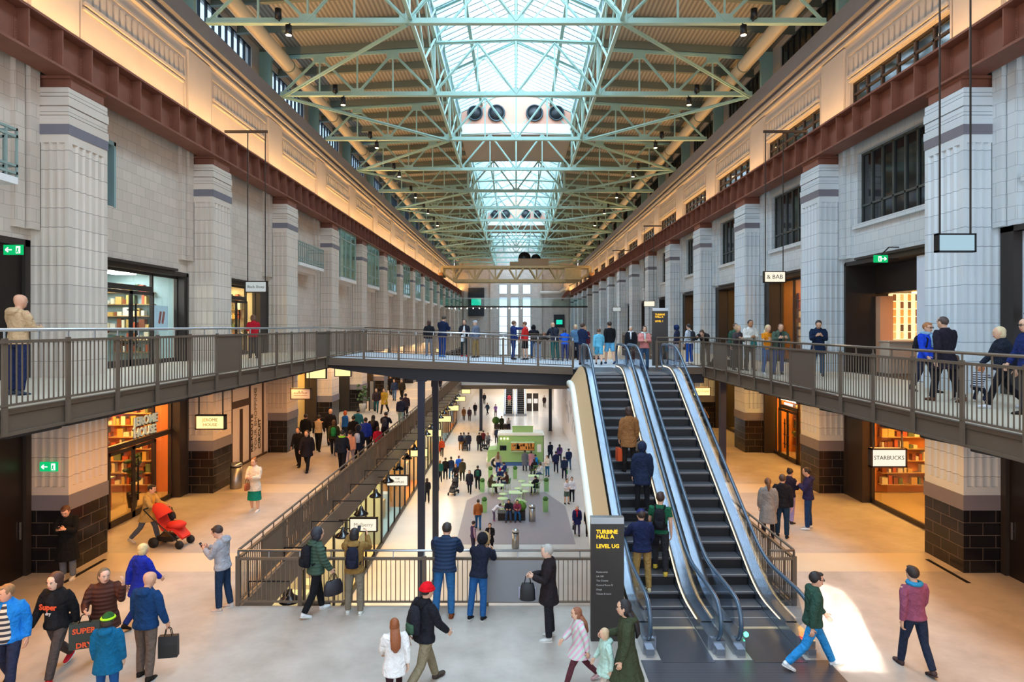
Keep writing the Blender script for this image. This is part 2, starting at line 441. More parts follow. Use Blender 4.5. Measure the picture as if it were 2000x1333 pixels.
# clerestory walls with openings between dark posts
CX = 12.25
for side, nm in ((-1, 'wall_left_clerestory'), (1, 'wall_right_clerestory')):
    m = MB()
    for k in range(-2, NB+1):
        b = py(k)+PLEN; c = py(k+1)
        wall_with_holes(m, side*CX, side, py(k), c, 16.9, 19.5, [(b+0.25, c-0.25, 16.95, 18.85)], t=0.35)
    struct(nm, m, CONC)
wn = 0
WFR = mat('steel window frame', '2C3034', 0.4, 0.4)
for side in (-1, 1):
    for k in range(-1, NB):
        b = py(k)+PLEN+0.25; c = py(k+1)-0.25; wn += 1
        r = thing('window_%d' % wn, None, None, (side*(CX+0.1), (b+c)/2, 16.95), kind='structure')
        f = MB()
        nm_ = 9
        for i in range(nm_+1):
            yy = b+(c-b)*i/nm_
            f.box(side*(CX+0.06), yy-0.035, 16.95, side*(CX+0.16), yy+0.035, 18.85)
        for z in (16.95, 18.78): f.box(side*(CX+0.06), b, z, side*(CX+0.16), c, z+0.07)
        f.build('window_frame', WFR, r)
        g = MB(); g.box(side*(CX+0.10), b, 16.95, side*(CX+0.115), c, 18.85)
        g.build('pane', SKYGL if side < 0 else mat('amber lit clerestory glass', '3A362C', 0.12, spec=0.6), r)
# right-hand upper windows (between pilasters) and the low lights behind the girder
for k in range(-1, NB):
    a, b = bay(k); wn += 1
    y0, y1 = a+0.75, b-0.85
    r = thing('window_%d' % wn, None, None, (XW+0.2, (y0+y1)/2, 9.35), kind='structure')
    f = MB()
    for i in range(8):
        yy = y0+(y1-y0)*i/7
        f.box(XW+0.14, yy-0.04, 9.35, XW+0.24, yy+0.04, 11.75)
    for z in (9.35, 9.95, 11.68): f.box(XW+0.14, y0, z, XW+0.24, y1, z+0.07)
    f.build('window_frame', mat('grey green window frame', '4B514E', 0.45, 0.2), r)
    g = MB(); g.box(XW+0.19, y0, 9.35, XW+0.205, y1, 11.75); g.build('pane', DARKGL, r)
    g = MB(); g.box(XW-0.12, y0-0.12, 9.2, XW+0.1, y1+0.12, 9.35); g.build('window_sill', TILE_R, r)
    wn += 1
    y0, y1 = a+0.35, b-0.35
    r = thing('window_%d' % wn, None, None, (XW+0.2, (y0+y1)/2, 12.9), kind='structure')
    f = MB()
    for i in range(7):
        yy = y0+(y1-y0)*i/6
        f.box(XW+0.12, yy-0.04, 12.9, XW+0.22, yy+0.04, 14.35)
    for z in (12.9, 13.9, 14.28): f.box(XW+0.12, y0, z, XW+0.22, y1, z+0.07)
    f.build('window_frame', mat('brown window frame', '3A2E28', 0.5, 0.1), r)
    g = MB(); g.box(XW+0.17, y0, 12.9, XW+0.185, y1, 14.35); g.build('pane', DARKGL, r)

# ---- end wall with its tall three-light window
m = MB()
ex = at(974.5, 700, 5.0); 
def exx(px): return (px-1008)*YE/1250.0
def ezz(py_): return CAMZ+(638-py_)*YE/1250.0
hol = []
for a, b in ((974.5, 991), (996.5, 1013.5), (1020.5, 1037)):
    hol.append((exx(a), exx(b), ezz(574), ezz(556))); hol.append((exx(a), exx(b), 0.3, ezz(581)))
def endwall(mb, holes):
    xs = sorted({-XW-0.5, XW+0.5, *[h[0] for h in holes], *[h[1] for h in holes]})
    for a, b in zip(xs, xs[1:]):
        hs = sorted([(h[2], h[3]) for h in holes if h[0] <= a+1e-4 and h[1] >= b-1e-4]); z = 0
        for c, d in hs:
            if c-z > 1e-4: mb.box(a, YE, z, b, YE+0.9, c)
            z = d
        mb.box(a, YE, z, b, YE+0.9, 24)
endwall(m, hol)
for x in (-9.8, -4.6, 4.6, 9.8): m.box(x-0.5, YE-0.35, 0, x+0.5, YE, 16.5)
struct('wall_end', m, brickmat('grey brown end wall tile', 'C9BFB7', 'BEB5AE', 'A39A93', 0.5, 0.35, 0.008, rough=0.5))
for h in hol:
    wn += 1
    r = thing('window_%d' % wn, None, None, ((h[0]+h[1])/2, YE+0.3, h[2]), kind='structure')
    f = MB(); nr = max(1, int((h[3]-h[2])/1.7))
    for i in range(nr+1):
        z = h[2]+(h[3]-h[2])*i/nr
        f.box(h[0], YE+0.28, z-0.04, h[1], YE+0.38, z+0.04)
    f.box(h[0], YE+0.28, h[2], h[0]+0.08, YE+0.38, h[3]); f.box(h[1]-0.08, YE+0.28, h[2], h[1], YE+0.38, h[3])
    f.build('window_frame', WFR, r)
    g = MB(); g.box(h[0], YE+0.32, h[2], h[1], YE+0.335, h[3]); g.build('pane', SKYGL, r)

# ---- pilasters: black tiled foot, grey band, fluted shaft, banded cap, rusted bearing block
def pilaster_profile(side, x_face, depth, y0, ln, fl=0.05):
    """plan outline with flutes on the hall face and on the near and far faces"""
    pts = []
    def flutes(p, q, nrm, n, margin):
        p = Vector(p); q = Vector(q); d = q-p; L = d.length; d.normalize(); nrm = Vector(nrm)
        out = [p]
        w = (L-2*margin)/n
        for i in range(n):
            s = p+d*(margin+w*i)
            out += [s+d*(w*0.10), s+d*(w*0.22)-nrm*fl, s+d*(w*0.78)-nrm*fl, s+d*(w*0.90)]
        out.append(q)
        return out[:-1]
    xf = x_face; xb = x_face+side*depth
    A = (xb, y0); B = (xf, y0); C_ = (xf, y0+ln); D = (xb, y0+ln)
    pts += flutes(A, B, (0, -1), 4, 0.07)
    pts += flutes(B, C_, (-side, 0), 5, 0.12)
    pts += flutes(C_, D, (0, 1), 4, 0.07)
    pts.append(Vector(D))
    return [(p[0], p[1]) for p in pts]
def make_pilaster(side, TL):
    y0 = 0.0; xf = side*XP; d = XW-XP
    r = thing('pilaster', None, 'pilaster', (xf+side*d/2, PLEN/2, 0), kind='structure', group='pale tiled pilasters along the hall walls')
    m = MB(); m.box(xf, y0, 0, xf+side*(d+0.02), y0+PLEN, 1.5); m.build('plinth', BASE_TILE, r)
    m = MB(); m.box(xf-side*0.02, y0-0.02, 1.5, xf+side*d, y0+PLEN+0.02, 1.86); m.build('band', BAND, r)
    m = MB(); m.prism(pilaster_profile(side, xf, d, y0, PLEN), 2.06, 10.3); m.box(xf, y0, 1.86, xf+side*d, y0+PLEN, 2.06); m.box(xf, y0, 10.3, xf+side*d, y0+PLEN, 10.5)
    m.build('shaft', TL, r)
    m = MB(); m.box(xf-side*0.015, y0-0.015, 10.5, xf+side*d, y0+PLEN+0.015, 10.74); m.build('necking', BAND, r)
    m = MB()
    z = 10.74
    for i in range(4):
        o = 0.0 if i % 2 else 0.02
        m.box(xf-side*o, y0-o, z, xf+side*d, y0+PLEN+o, z+0.20); m.box(xf+side*0.04, y0+0.04, z+0.20, xf+side*d, y0+PLEN-0.04, z+0.225); z += 0.225
    m.build('capital', TL, r)
    m = MB(); m.box(xf+side*0.02, y0+0.12, z, xf+side*d, y0+PLEN-0.12, 11.93); m.box(xf, y0+0.05, 11.86, xf+side*d, y0+PLEN-0.05, 11.93)
    m.build('bearing_block', RUST, r)
    return r
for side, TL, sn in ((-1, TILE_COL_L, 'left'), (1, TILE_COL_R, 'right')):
    r0 = make_pilaster(side, TL); tr = capture(r0)
    for k in range(0, NB+1):
        lab = 'pale fluted tile pilaster on black tiled foot, %s from the camera along the %s wall' % (ORD[k], sn)
        loc = (side*(XP+(XW-XP)/2), py(k)+PLEN/2, 0)
        if k == 0: r0.location = loc; r0['label'] = lab
        else: copy_tree(tr, loc, lab)

# ---- roof: two nearly flat ribbed decks, rafters, and the glazed lantern between them
def roof_z(x): return 19.07+(5.9-abs(x))*0.057
m = MB()
for side in (-1, 1):
    a, b = side*12.6, side*3.95
    za, zb = roof_z(a)+0.45, roof_z(b)+0.45
    v = [(a,-4,za),(b,-4,zb),(b,YE,zb),(a,YE,za),(a,-4,za+0.2),(b,-4,zb+0.2),(b,YE,zb+0.2),(a,YE,za+0.2)]
    m.add(v, [(0,1,2,3),(7,6,5,4),(0,4,5,1),(1,5,6,2),(2,6,7,3),(3,7,4,0)])
    # shade strip over the clerestory
struct('ceiling', m, DECKM)
LANT = [(-4.0, 45.2), (52.5, 85.8), (93.0, YE)]
PINK = mat('pink plaster gable', 'D9A48E', 0.7, var=0.06)
SOFF = mat('grey panel soffit', '8B8A88', 0.7)
m = MB()
for y0, y1 in ((45.2, 52.5), (85.8, 93.0)):
    m.box(-3.95, y0, 19.46, 3.95, y1, 19.7, 0)
    for yy in (y0, y1): 
        m.box(-3.95, yy-0.02 if yy == y0 else yy-0.1, 19.46, 3.95, yy+0.1, 20.2, 1)
    for yy, s in ((y0, -1), (y1, 1)):
        pr = [(-3.95, 20.2), (3.95, 20.2), (3.95, 21.06), (0, 22.9), (-3.95, 21.06)]
        v = [(x, yy, z) for x, z in pr]+[(x, yy-s*0.15, z) for x, z in pr]
        m.add(v, [(0,1,2,3,4), (9,8,7,6,5)]+[(j, (j+1) % 5, 5+(j+1) % 5, 5+j) for j in range(5)], 2)
struct('ceiling_panel', m, [SOFF, WHITE, PINK])
n_v = 0
for y0 in (45.2, 85.8):
    for x, rr in ((-2.9, 0.5), (-1.38, 0.56), (1.3, 0.56), (2.85, 0.5)):
        v = thing('ceiling_vent', None, 'vent', (x, y0-0.05, 20.95), group='round dark vents in the pink gable ends')
        v['label'] = 'round dark extract vent in the pink gable under the %s glazed roof' % ('nearest' if y0 < 50 else 'second')
        q = MB(); q.tube([(x, y0-0.10, 20.95), (x, y0+0.02, 20.95)], rr, 20, cap=True); q.build('vent_grille', mat('vent black', '20262B', 0.5), v)
        q = MB(); q.tube([(x+rr*math.cos(t*PI/12), y0-0.1, 20.95+rr*math.sin(t*PI/12)) for t in range(24)], 0.06, 6, closed=True); q.build('vent_rim', mat('vent rim', '3F4A50', 0.4, 0.4), v)
# glazing of the lantern
for gi, (y0, y1) in enumerate(LANT):
    wn += 1
    r = thing('window_%d' % wn, None, None, (0, (y0+y1)/2, 21.06), kind='structure')
    r['label'] = '%s run of pitched glass rooflight over the hall' % ('nearest' if gi == 0 else ORD[gi])
    g = MB(); f = MB(); pl = MB()
    for s in (-1, 1):
        g.add([(s*3.95, y0, 21.06), (s*3.95, y1, 21.06), (0, y1, 22.9), (0, y0, 22.9)], [(0,1,2,3)])
        g.add([(s*3.95, y0, 19.95), (s*3.95, y1, 19.95), (s*3.95, y1, 21.06), (s*3.95, y0, 21.06)], [(0,1,2,3)])
        n = int((y1-y0)/0.61)
        for i in range(n+1):
            yy = y0+(y1-y0)*i/n
            f.bar((s*3.95, yy, 21.06), (0, yy, 22.88), 0.10, 0.12)
            f.box(s*3.92, yy-0.03, 19.95, s*3.99, yy+0.03, 21.06)
    g.build('pane', SKYGL, r); f.build('glazing_bar_pattern', mat('pale blue grey glazing bar', 'A9BCC4', 0.5, 0.1), r)
    for nm_, xs in (('ridge_beam', (0,)), ('purlin', (-2.45,)), ('purlin', (2.45,)), ('eaves_beam', (-3.95,)), ('eaves_beam', (3.95,))):
        q = MB()
        for x in xs:
            z = 22.9-abs(x)*(22.9-21.06)/3.95-0.12
            q.box(x-0.09, y0, z-0.14, x+0.09, y1, z)
        q.build(nm_, GREEN, r)
# rafters under the ribbed decks, three to a bay
raf = None
for side in (-1, 1):
    n = 0
    y = 16.03-7.3*2
    while y < YE-0.5:
        if y > 4:
            m = MB(); a, b = side*12.4, side*3.95
            m.bar((a, y, roof_z(a)+0.27), (b, y, roof_z(b)+0.27), 0.20, 0.36)
            o = m.build('roof_rafter', GREEN_D) if raf is None or side*raf[0] < 0 else None
            if o is None:
                o = raf[1].copy(); COL.objects.link(o); o.location = raf[1].location.copy(); o.location.y = y
            else: raf = (side, o)
            tag(o, 'sage roof rafter across the %s roof deck, %s from the camera' % ('left' if side < 0 else 'right', ORD[n] if n < 20 else 'number %d' % (n+1)), 'rafter', 'rafters under the ribbed roof deck', 'structure')
            n += 1
        y += 7.3/3
# ------------------------------------------------------------------ roof trusses, braces, ducts, girders, crane
BZ = 16.95
def lean(x): return roof_z(x)
def tbar(mb, p, q, w=0.16, m=0):
    """an angle-built member: flat flange with a web under it"""
    mb.bar(p, q, w, 0.035, m); mb.bar(p, q, 0.05, w*0.9, m)
def make_truss():
    y = 16.03
    r = thing('roof_truss', None, 'truss', (0, y, BZ), group='turquoise steel roof trusses')
    m = MB(); m.box(-11.3, y-0.11, BZ-0.03, 11.3, y+0.11, BZ+0.02); m.box(-11.3, y-0.03, BZ-0.02, 11.3, y+0.03, BZ+0.2); m.build('bottom_chord', GREEN, r)
    m = MB()
    for s in (-1, 1):
        tbar(m, (s*11.9, y, roof_z(11.9)), (s*3.95, y, roof_z(3.95)), 0.2)
        tbar(m, (s*3.95, y, 19.46), (0, y, 19.62), 0.2)
    m.build('top_chord', GREEN, r)
    bn = [0, 3.95, 7.6, 11.2]; tn = [1.84, 5.9, 9.4]
    def top(x): return (19.46+ (3.95-x)*0.04) if x < 3.95 else roof_z(x)
    for s in (-1, 1):
        for bx, tx in ((0, 1.84), (3.95, 1.84), (3.95, 5.9), (7.6, 5.9), (7.6, 9.4), (11.2, 9.4)):
            m = MB(); tbar(m, (s*bx, y, BZ+0.08), (s*tx, y, top(tx)-0.06), 0.13); m.build('diagonal', GREEN, r)
        for bx in (5.9, 7.6, 9.4, 1.84):
            m = MB(); m.bar((s*bx, y, BZ+0.05), (s*bx, y, top(bx)), 0.07, 0.07); m.build('vertical', GREEN, r)
        m = MB(); m.bar((s*3.95, y, BZ), (s*3.95, y, 21.06), 0.17, 0.17); m.build('lantern_post', GREEN, r)
        m = MB(); tbar(m, (s*3.95, y, 21.0), (0, y, 22.75), 0.14); m.build('lantern_rafter', GREEN, r)
        m = MB(); m.bar((s*3.95, y, 19.6), (s*1.9, y, 21.85), 0.09, 0.09); m.bar((0, y, 19.7), (s*1.9, y, 21.85), 0.07, 0.07); m.build('lantern_strut', GREEN, r)
        m = MB(); m.box(s*11.7, y-0.11, BZ-0.1, s*12.3, y+0.11, 19.0); m.build('wall_post', GREEN, r)
        m = MB()
        for bx in (3.95, 7.6): MB().box(s*bx-0.3, y-0.05, BZ, s*bx+0.3, y+0.05, BZ+0.34).build('gusset_plate', GREEN, r)
        for tx in (5.9, 9.4): MB().box(s*tx-0.28, y-0.05, top(tx)-0.36, s*tx+0.28, y+0.05, top(tx)).build('gusset_plate', GREEN, r)
    m = MB(); m.bar((0, y, BZ), (0, y, 22.7), 0.09, 0.09); m.build('king_post', GREEN, r)
    m = MB(); m.box(-0.3, y-0.05, BZ, 0.3, y+0.05, BZ+0.3); m.build('gusset_plate', GREEN, r)
    return r
tr0 = make_truss(); tt = capture(tr0)
for k in range(0, 15):
    lab = 'turquoise lattice roof truss spanning the hall, %s from the camera' % ORD[k]
    if k == 0: tr0['label'] = lab
    else: copy_tree(tt, (0, 16.03+7.3*k, BZ), lab)
# side lattices of the lantern
la = None
for gi, (y0, y1) in enumerate(LANT):
    for s in (-1, 1):
        ys = max(y0+0.2, 8.73); y1 = y1-0.25; n = max(1, round((y1-ys)/7.3))
        r = thing('lattice_girder', 'turquoise lattice girder along the %s side of the %s rooflight' % ('left' if s < 0 else 'right', 'nearest' if gi == 0 else ORD[gi]), 'girder', (s*3.95, (ys+y1)/2, 17.1), group='lattice girders along the rooflight')
        q = MB(); q.box(s*3.84-0.07, ys, 17.05, s*3.84+0.07, y1, 17.17); q.build('bottom_chord', GREEN, r)
        q = MB(); q.box(s*3.84-0.07, ys, 19.6, s*3.84+0.07, y1, 19.75); q.build('top_chord', GREEN, r)
        q = MB(); w = (y1-ys)/n/2
        for i in range(2*n):
            a = ys+w*i
            q.bar((s*3.84, a, 17.1), (s*3.84, a+w, 19.65), 0.07, 0.07); q.bar((s*3.84, a+w, 17.1), (s*3.84, a, 19.65), 0.07, 0.07)
            q.bar((s*3.84, a+w/2, 19.7), (s*3.84, a+w, 21.0), 0.06, 0.06); q.bar((s*3.84, a+w/2, 19.7), (s*3.84, a, 21.0), 0.06, 0.06)
        q.build('lattice', GREEN, r)
# horizontal zig-zag braces in the plane of the bottom chords
for s in (-1, 1):
    n = 0
    for k in range(1, 15):
        yk = 16.03+7.3*k
        if k % 2 == 0:
            for d in (-1, 1):
                if k+d > 14: continue
                m = MB(); tbar(m, (s*11.15, yk, BZ-0.05), (s*3.98, yk+7.3*d, BZ-0.05), 0.17)
                o = m.build('roof_brace', GREEN)
                tag(o, 'sloping turquoise roof brace on the %s side, %s from the camera' % ('left' if s < 0 else 'right', ORD[n]), 'brace', 'diagonal braces between the trusses'); n += 1
# spotlights in pairs on the trusses
SP_ON = emis('warm spotlight face', 'FFD9A0', 14)
sp = None
for k in range(0, 8):
    for s in (-1, 1):
        for j, (dx, up) in enumerate(((0.0, 1), (0.38, 0))):
            x = s*(8.6+dx*-1); y = 16.03+7.3*k-0.2
            z = BZ+0.26 if up else BZ-0.34
            lab = 'small black spotlight %s the %s truss near the %s wall' % ('standing on' if up else 'hanging under', ORD[k], 'left' if s < 0 else 'right')
            if sp is None or up not in sp:
                r = thing('spotlight', lab, 'spotlight', (x, y, z), group='black truss spotlights')
                q = MB(); q.tube([(x, y, z-0.17), (x, y, z+0.17)], 0.12, 12); q.build('spotlight_body', BLACKM, r)
                q = MB(); q.bar((x, y, z+(0.17 if not up else -0.17)), (x, y+0.18, BZ+(0.02 if not up else 0.02)), 0.04, 0.04); q.build('bracket', BLACKM, r)
                if not up:
                    q = MB(); q.tube([(x, y, z-0.175), (x, y, z-0.18)], 0.10, 12); q.build('lens', SP_ON, r)
                sp = sp or {}; sp[up] = capture(r)
            else: copy_tree(sp[up], (x, y, z), lab)
# fat round ducts high along both sides
for s in (-1, 1):
    r = thing('air_duct', 'long round cream air duct below the roof along the %s clerestory' % ('left' if s < 0 else 'right'), 'duct', (s*10.7, 60, 17.8), group='long round air ducts')
    q = MB(); q.tube([(s*10.7, 2, 18.15), (s*10.7, YE-0.5, 18.15)], 0.30, 16); q.build('duct_tube', mat('cream duct paint', 'B7A98F', 0.45, 0.1, var=0.05), r)
    for k in range(0, 15):
        q = MB(); y = 16.03+7.3*k-0.6
        q.tube([(s*10.7+0.315*math.cos(t*PI/10), y, 18.15+0.315*math.sin(t*PI/10)) for t in range(20)], 0.03, 5, closed=True)
        q.bar((s*10.7, y, 18.45), (s*10.7, y, roof_z(10.7)), 0.04, 0.04); q.build('hanger', GREEN_D, r)
# rusted crane girders, bay by bay on the pilasters
def make_girder(s):
    y0 = py(0)+0.73; y1 = y0+PIT; xc = s*10.93
    r = thing('crane_girder', None, 'girder', (xc, (y0+y1)/2, 11.93), group='rusted crane girders')
    q = MB(); q.box(s*10.6, y0, 11.93, s*11.26, y1, 11.99); q.box(s*10.72, y0, 11.99, s*11.14, y1, 12.03); q.build('bottom_flange', RUST, r)
    q = MB(); q.box(s*10.6, y0, 12.86, s*11.26, y1, 12.92); q.box(s*10.86, y0, 12.92, s*10.98, y1, 13.0); q.build('top_flange', RUST, r)
    q = MB(); q.box(s*10.90, y0, 12.03, s*10.96, y1, 12.86); q.build('web_plate', RUST, r)
    n = 7
    for i in range(n):
        y = y0+PIT*(i+0.04)/n
        q = MB()
        q.prism([(s*10.90, y-0.02), (s*10.64, y-0.02), (s*10.64, y+0.02), (s*10.90, y+0.02)], 12.03, 12.86)
        q.box(s*10.885, y-0.11, 12.05, s*10.90, y+0.11, 12.84)
        w = 1 if i else 2
        for a in range(w):
            for zi in range(12):
                for dy in (-0.07, 0.07):
                    q.add([(s*10.885, y+dy+a*0.24-0.018, 12.1+zi*0.062), (s*10.885, y+dy+a*0.24+0.018, 12.1+zi*0.062), (s*10.885, y+dy+a*0.24, 12.1+zi*0.062+0.03), (s*10.868, y+dy+a*0.24, 12.1+zi*0.062+0.012)], [(0,1,3),(1,2,3),(2,0,3)])
        q.build('stiffener', RUST, r)
    return r
for s in (-1, 1):
    g0 = make_girder(s); gt = capture(g0)
    for k in range(-2, 15):
        lab = 'rusted riveted crane girder on the %s pilasters, %s span from the camera' % ('left' if s < 0 else 'right', ORD[k+2])
        loc = (s*10.93, py(0)+0.73+PIT*k+PIT/2, 11.93)
        if k == -2: g0.location = loc; g0['label'] = lab
        else: copy_tree(gt, loc, lab)
# yellow overhead crane parked far down the hall
YEL = mat('yellow crane paint', 'AF9F78', 0.5, 0.1, var=0.15)
cy0 = 92.0
r = thing('overhead_crane', 'old yellow lattice overhead crane spanning the far end of the hall', 'crane', (0, cy0, 12.95))
for j, yy in enumerate((cy0-1.3, cy0+1.3)):
    m = MB(); m.box(-10.6, yy-0.15, 14.2, 10.6, yy+0.15, 14.5); m.box(-8.9, yy-0.15, 12.2, 8.9, yy+0.15, 12.6)
    for s in (-1, 1): m.bar((s*10.4, yy, 13.5), (s*8.9, yy, 12.4), 0.2, 0.3); m.box(s*10.5-0.2, yy-0.2, 13.1, s*10.5+0.2, yy+0.2, 14.3)
    n = 6; w = 17.8/n
    for i in range(n):
        a = -8.9+w*i
        m.bar((a, yy, 14.3), (a, yy, 12.4), 0.14, 0.14); m.bar((a, yy, 12.5), (a+w*0.35, yy, 14.2), 0.18, 0.18); m.bar((a+w*0.65, yy, 14.2), (a+w, yy, 12.5), 0.18, 0.18)
    m.build('lattice_beam', YEL, r)
m = MB(); m.box(-10.95, cy0-1.9, 13.02, -10.3, cy0+1.9, 13.5); m.build('end_carriage', mat('dark crane paint', '6B4A2A', 0.5, 0.2), r)
m = MB(); m.box(10.3, cy0-1.9, 13.02, 10.95, cy0+1.9, 13.5); m.build('end_carriage', mat('dark crane paint', '6B4A2A', 0.5, 0.2), r)
m = MB(); m.box(0.3, cy0-1.5, 14.5, 4.6, cy0+1.5, 15.5); m.box(-0.9, cy0-1.2, 14.5, 0.3, cy0+1.2, 15.1); m.build('trolley', mat('brown trolley paint', '8A7458', 0.5, 0.1), r)
m = MB(); m.tube([(1.2, cy0-1.2, 15.6), (1.2, cy0+1.2, 15.6)], 0.9, 16); m.tube([(2.8, cy0-1.0, 15.5), (2.8, cy0+1.0, 15.5)], 0.7, 16); m.build('winding_drum', BLACKM, r)
m = MB(); m.bar((8.9, cy0-1.5, 12.4), (7.5, cy0-1.5, 11.6), 0.15, 0.15); m.box(6.9, cy0-2.2, 12.5, 9.1, cy0-0.9, 14.1); m.build('operator_cab', YEL, r)
# glass foot bridge and far wall fittings
r = thing('glass_footbridge', 'thin dark footbridge with green glass sides across the far end of the hall', 'bridge', (0, 97, 8.6))
m = MB(); m.box(-XP, 95.6, 8.76, XP, 98.4, 8.95); m.build('bridge_deck', BRONZE, r)
for yy in (95.7, 98.3):
    m = MB(); m.add([(-10.6, yy, 8.95), (10.6, yy, 8.95), (10.6, yy, 10.1), (-10.6, yy, 10.1)], [(0, 1, 2, 3)]); m.build('glass_panel', GLASS_G, r)
    m = MB(); m.box(-10.6, yy-0.05, 10.1, 10.6, yy+0.05, 10.17); m.build('handrail', STEEL, r)
m = MB()
for i in range(13): m.ball((-10+i*0.9, 95.62, 8.6), 0.07, 0.07, 0.07, n=6, k=4)
m.build('light_pattern', emis('bridge downlight', 'FFF0DA', 9), r)
r = thing('cooling_pipe', 'pale bent pipe with rusted bracket high on the right of the far end wall', 'pipe', (exx(1085), YE-1.0, ezz(575)))
m = MB(); m.tube([(exx(1055), YE-1.1, ezz(573)), (exx(1092), YE-1.1, ezz(573)), (exx(1100), YE-1.1, ezz(567)), (exx(1108), YE-1.1, ezz(566))], 0.35, 10); m.bar((exx(1070), YE-1.1, ezz(573)), (exx(1070), YE-0.02, ezz(573)), 0.15, 0.15); m.build('pipe_tube', mat('pale pipe', 'C9C4BC', 0.5), r)
m = MB(); m.bar((exx(1096), YE-1.1, ezz(586)), (exx(1110), YE-1.1, ezz(568)), 0.5, 0.6); m.build('rusted_bracket', RUST, r)
r = thing('wall_screen', 'tall dark screen with glowing green block on the far end wall', 'screen', (exx(930), YE-0.45, ezz(618)))
m = MB(); m.box(exx(915), YE-0.6, ezz(618), exx(946), YE-0.36, ezz(563)); m.build('screen_board', mat('blue black board', '1C2530', 0.4), r)
m = MB(); m.box(exx(921), YE-0.63, ezz(597), exx(940), YE-0.6, ezz(583)); m.build('screen_picture', emis('green screen glow', '28D8B4', 0.5), r)
r = thing('wall_screen', 'small dark screen with green panel above the far doors', 'screen', (exx(1091), YE-0.45, ezz(640)))
m = MB(); m.box(exx(1081), YE-0.6, ezz(640), exx(1102), YE-0.36, ezz(615)); m.build('screen_board', mat('blue black board', '1C2530', 0.4), r)
m = MB(); m.box(exx(1086), YE-0.63, ezz(634), exx(1098), YE-0.6, ezz(625)); m.build('screen_picture', emis('green screen glow', '28D8B4', 0.5), r)
# ------------------------------------------------------------------ first-floor walkways, bridge, railings
DECKF = mat('pale deck paving', 'C9BBA6', 0.5, var=0.07, scale=1.5)
SOFFIT = mat('dark soffit', '2B2725', 0.6)
def deck(name, label, side, z, y0, y1, steps):
    r = thing(name, label, 'walkway', (side*9.4, (y0+y1)/2, z-0.3))
    e = side*7.3
    q = MB(); q.box(side*(XW-0.005), y0, z-0.06, e, y1, z); q.build('paving', DECKF, r)
    q = MB(); q.box(side*(XW-0.005), y0, z-0.30, e+side*0.12, y1, z-0.06); q.build('soffit', SOFFIT, r)
    q = MB(); q.box(e-side*0.02, y0, z-0.05, e+side*0.10, y1, z+0.02); q.box(e, y0, z-0.33, e+side*0.05, y1, z); q.box(e-side*0.03, y0, z-0.36, e+side*0.12, y1, z-0.31)
    q.build('edge_channel', RAIL, r)
    for yy in steps:
        q = MB()
        v = [(e+side*0.10, z-0.33), (e+side*0.12, z-0.44), (e+side*0.9, z-0.60), (e+side*2.3, z-0.70), (side*XP, z-0.70), (side*XP, z-0.33)]
        n = len(v)
        q.add([(x, yy-0.05, zz) for x, zz in v]+[(x, yy+0.05, zz) for x, zz in v], [tuple(range(n)), tuple(reversed(range(n, 2*n)))]+[(j, n+j, n+(j+1) % n, (j+1) % n) for j in range(n)])
        q.build('cantilever_bracket', SOFFIT, r)
    return r
deck('walkway', 'upper walkway with dark steel edge along the left wall', -1, HL, 2, 31, [9.1+1.3*i for i in range(17)])
deck('walkway', 'upper walkway with dark steel edge along the right wall', 1, HR, 2, 44, [9.1+1.3*i for i in range(17)])
# sloping bridge between the walkways
BY0, BY1 = 24.8, 30.6
BX0, BX1 = -7.3, 2.2
def bz(x): return HL+(HR-HL)*max(0, min(1, (x-BX0)/(BX1-BX0)))
r = thing('footbridge', 'grey steel footbridge crossing the hall to the head of the escalators', 'bridge', (0, (BY0+BY1)/2, 3.6))
q = MB()
def slab(q, x0, x1, y0, y1, t0, t1, m=0, zf=bz, zf2=None):
    a0, a1 = zf(x0)+t0, zf(x1)+t0; b0, b1 = zf(x0)+t1, zf(x1)+t1
    v = [(x0,y0,b0),(x1,y0,b1),(x1,y1,b1),(x0,y1,b0),(x0,y0,a0),(x1,y0,a1),(x1,y1,a1),(x0,y1,a0)]
    q.add(v, [(0,3,2,1),(4,5,6,7),(0,1,5,4),(1,2,6,5),(2,3,7,6),(3,0,4,7)], m)
slab(q, BX0, BX1, BY0, BY1, 0, -0.06); q.box(BX1, BY0, HR-0.06, 7.3, 31, HR); q.build('paving', mat('pale blue grey paving', 'B9BFC6', 0.45, var=0.05), r)
q = MB(); slab(q, BX0, BX1, BY0-0.06, BY0+0.06, 0.02, -0.24); slab(q, BX0, BX1, BY0-0.12, BY0+0.10, -0.20, -0.26); slab(q, BX0, BX1, BY1-0.06, BY1+0.06, 0.02, -0.24)
q.box(5.45, BY0-0.06, HR-0.24, 7.3, BY0+0.06, HR+0.02); q.build('edge_channel', RAIL, r)
q = MB()
for yy in (BY0+0.35, BY1-0.8):
    p = [(BX0, bz(BX0)-0.24), (BX0, bz(BX0)-0.40), (-4.0, bz(-4)-0.74), (BX1+0.3, HR-0.74), (BX1+0.3, HR-0.24)]
    n = len(p); q.add([(x, yy-0.18, z) for x, z in p]+[(x, yy+0.18, z) for x, z in p], [tuple(reversed(range(n))), tuple(range(n, 2*n))]+[(j, (j+1) % n, n+(j+1) % n, n+j) for j in range(n)])
slab(q, BX0, BX1, BY0+0.1, BY1-0.1, -0.06, -0.24); q.box(BX1, BY0+0.05, HR-0.6, 7.3, 31, HR-0.06)
q.build('main_beam', mat('blue black beam', '1E1F27', 0.5, 0.2), r)
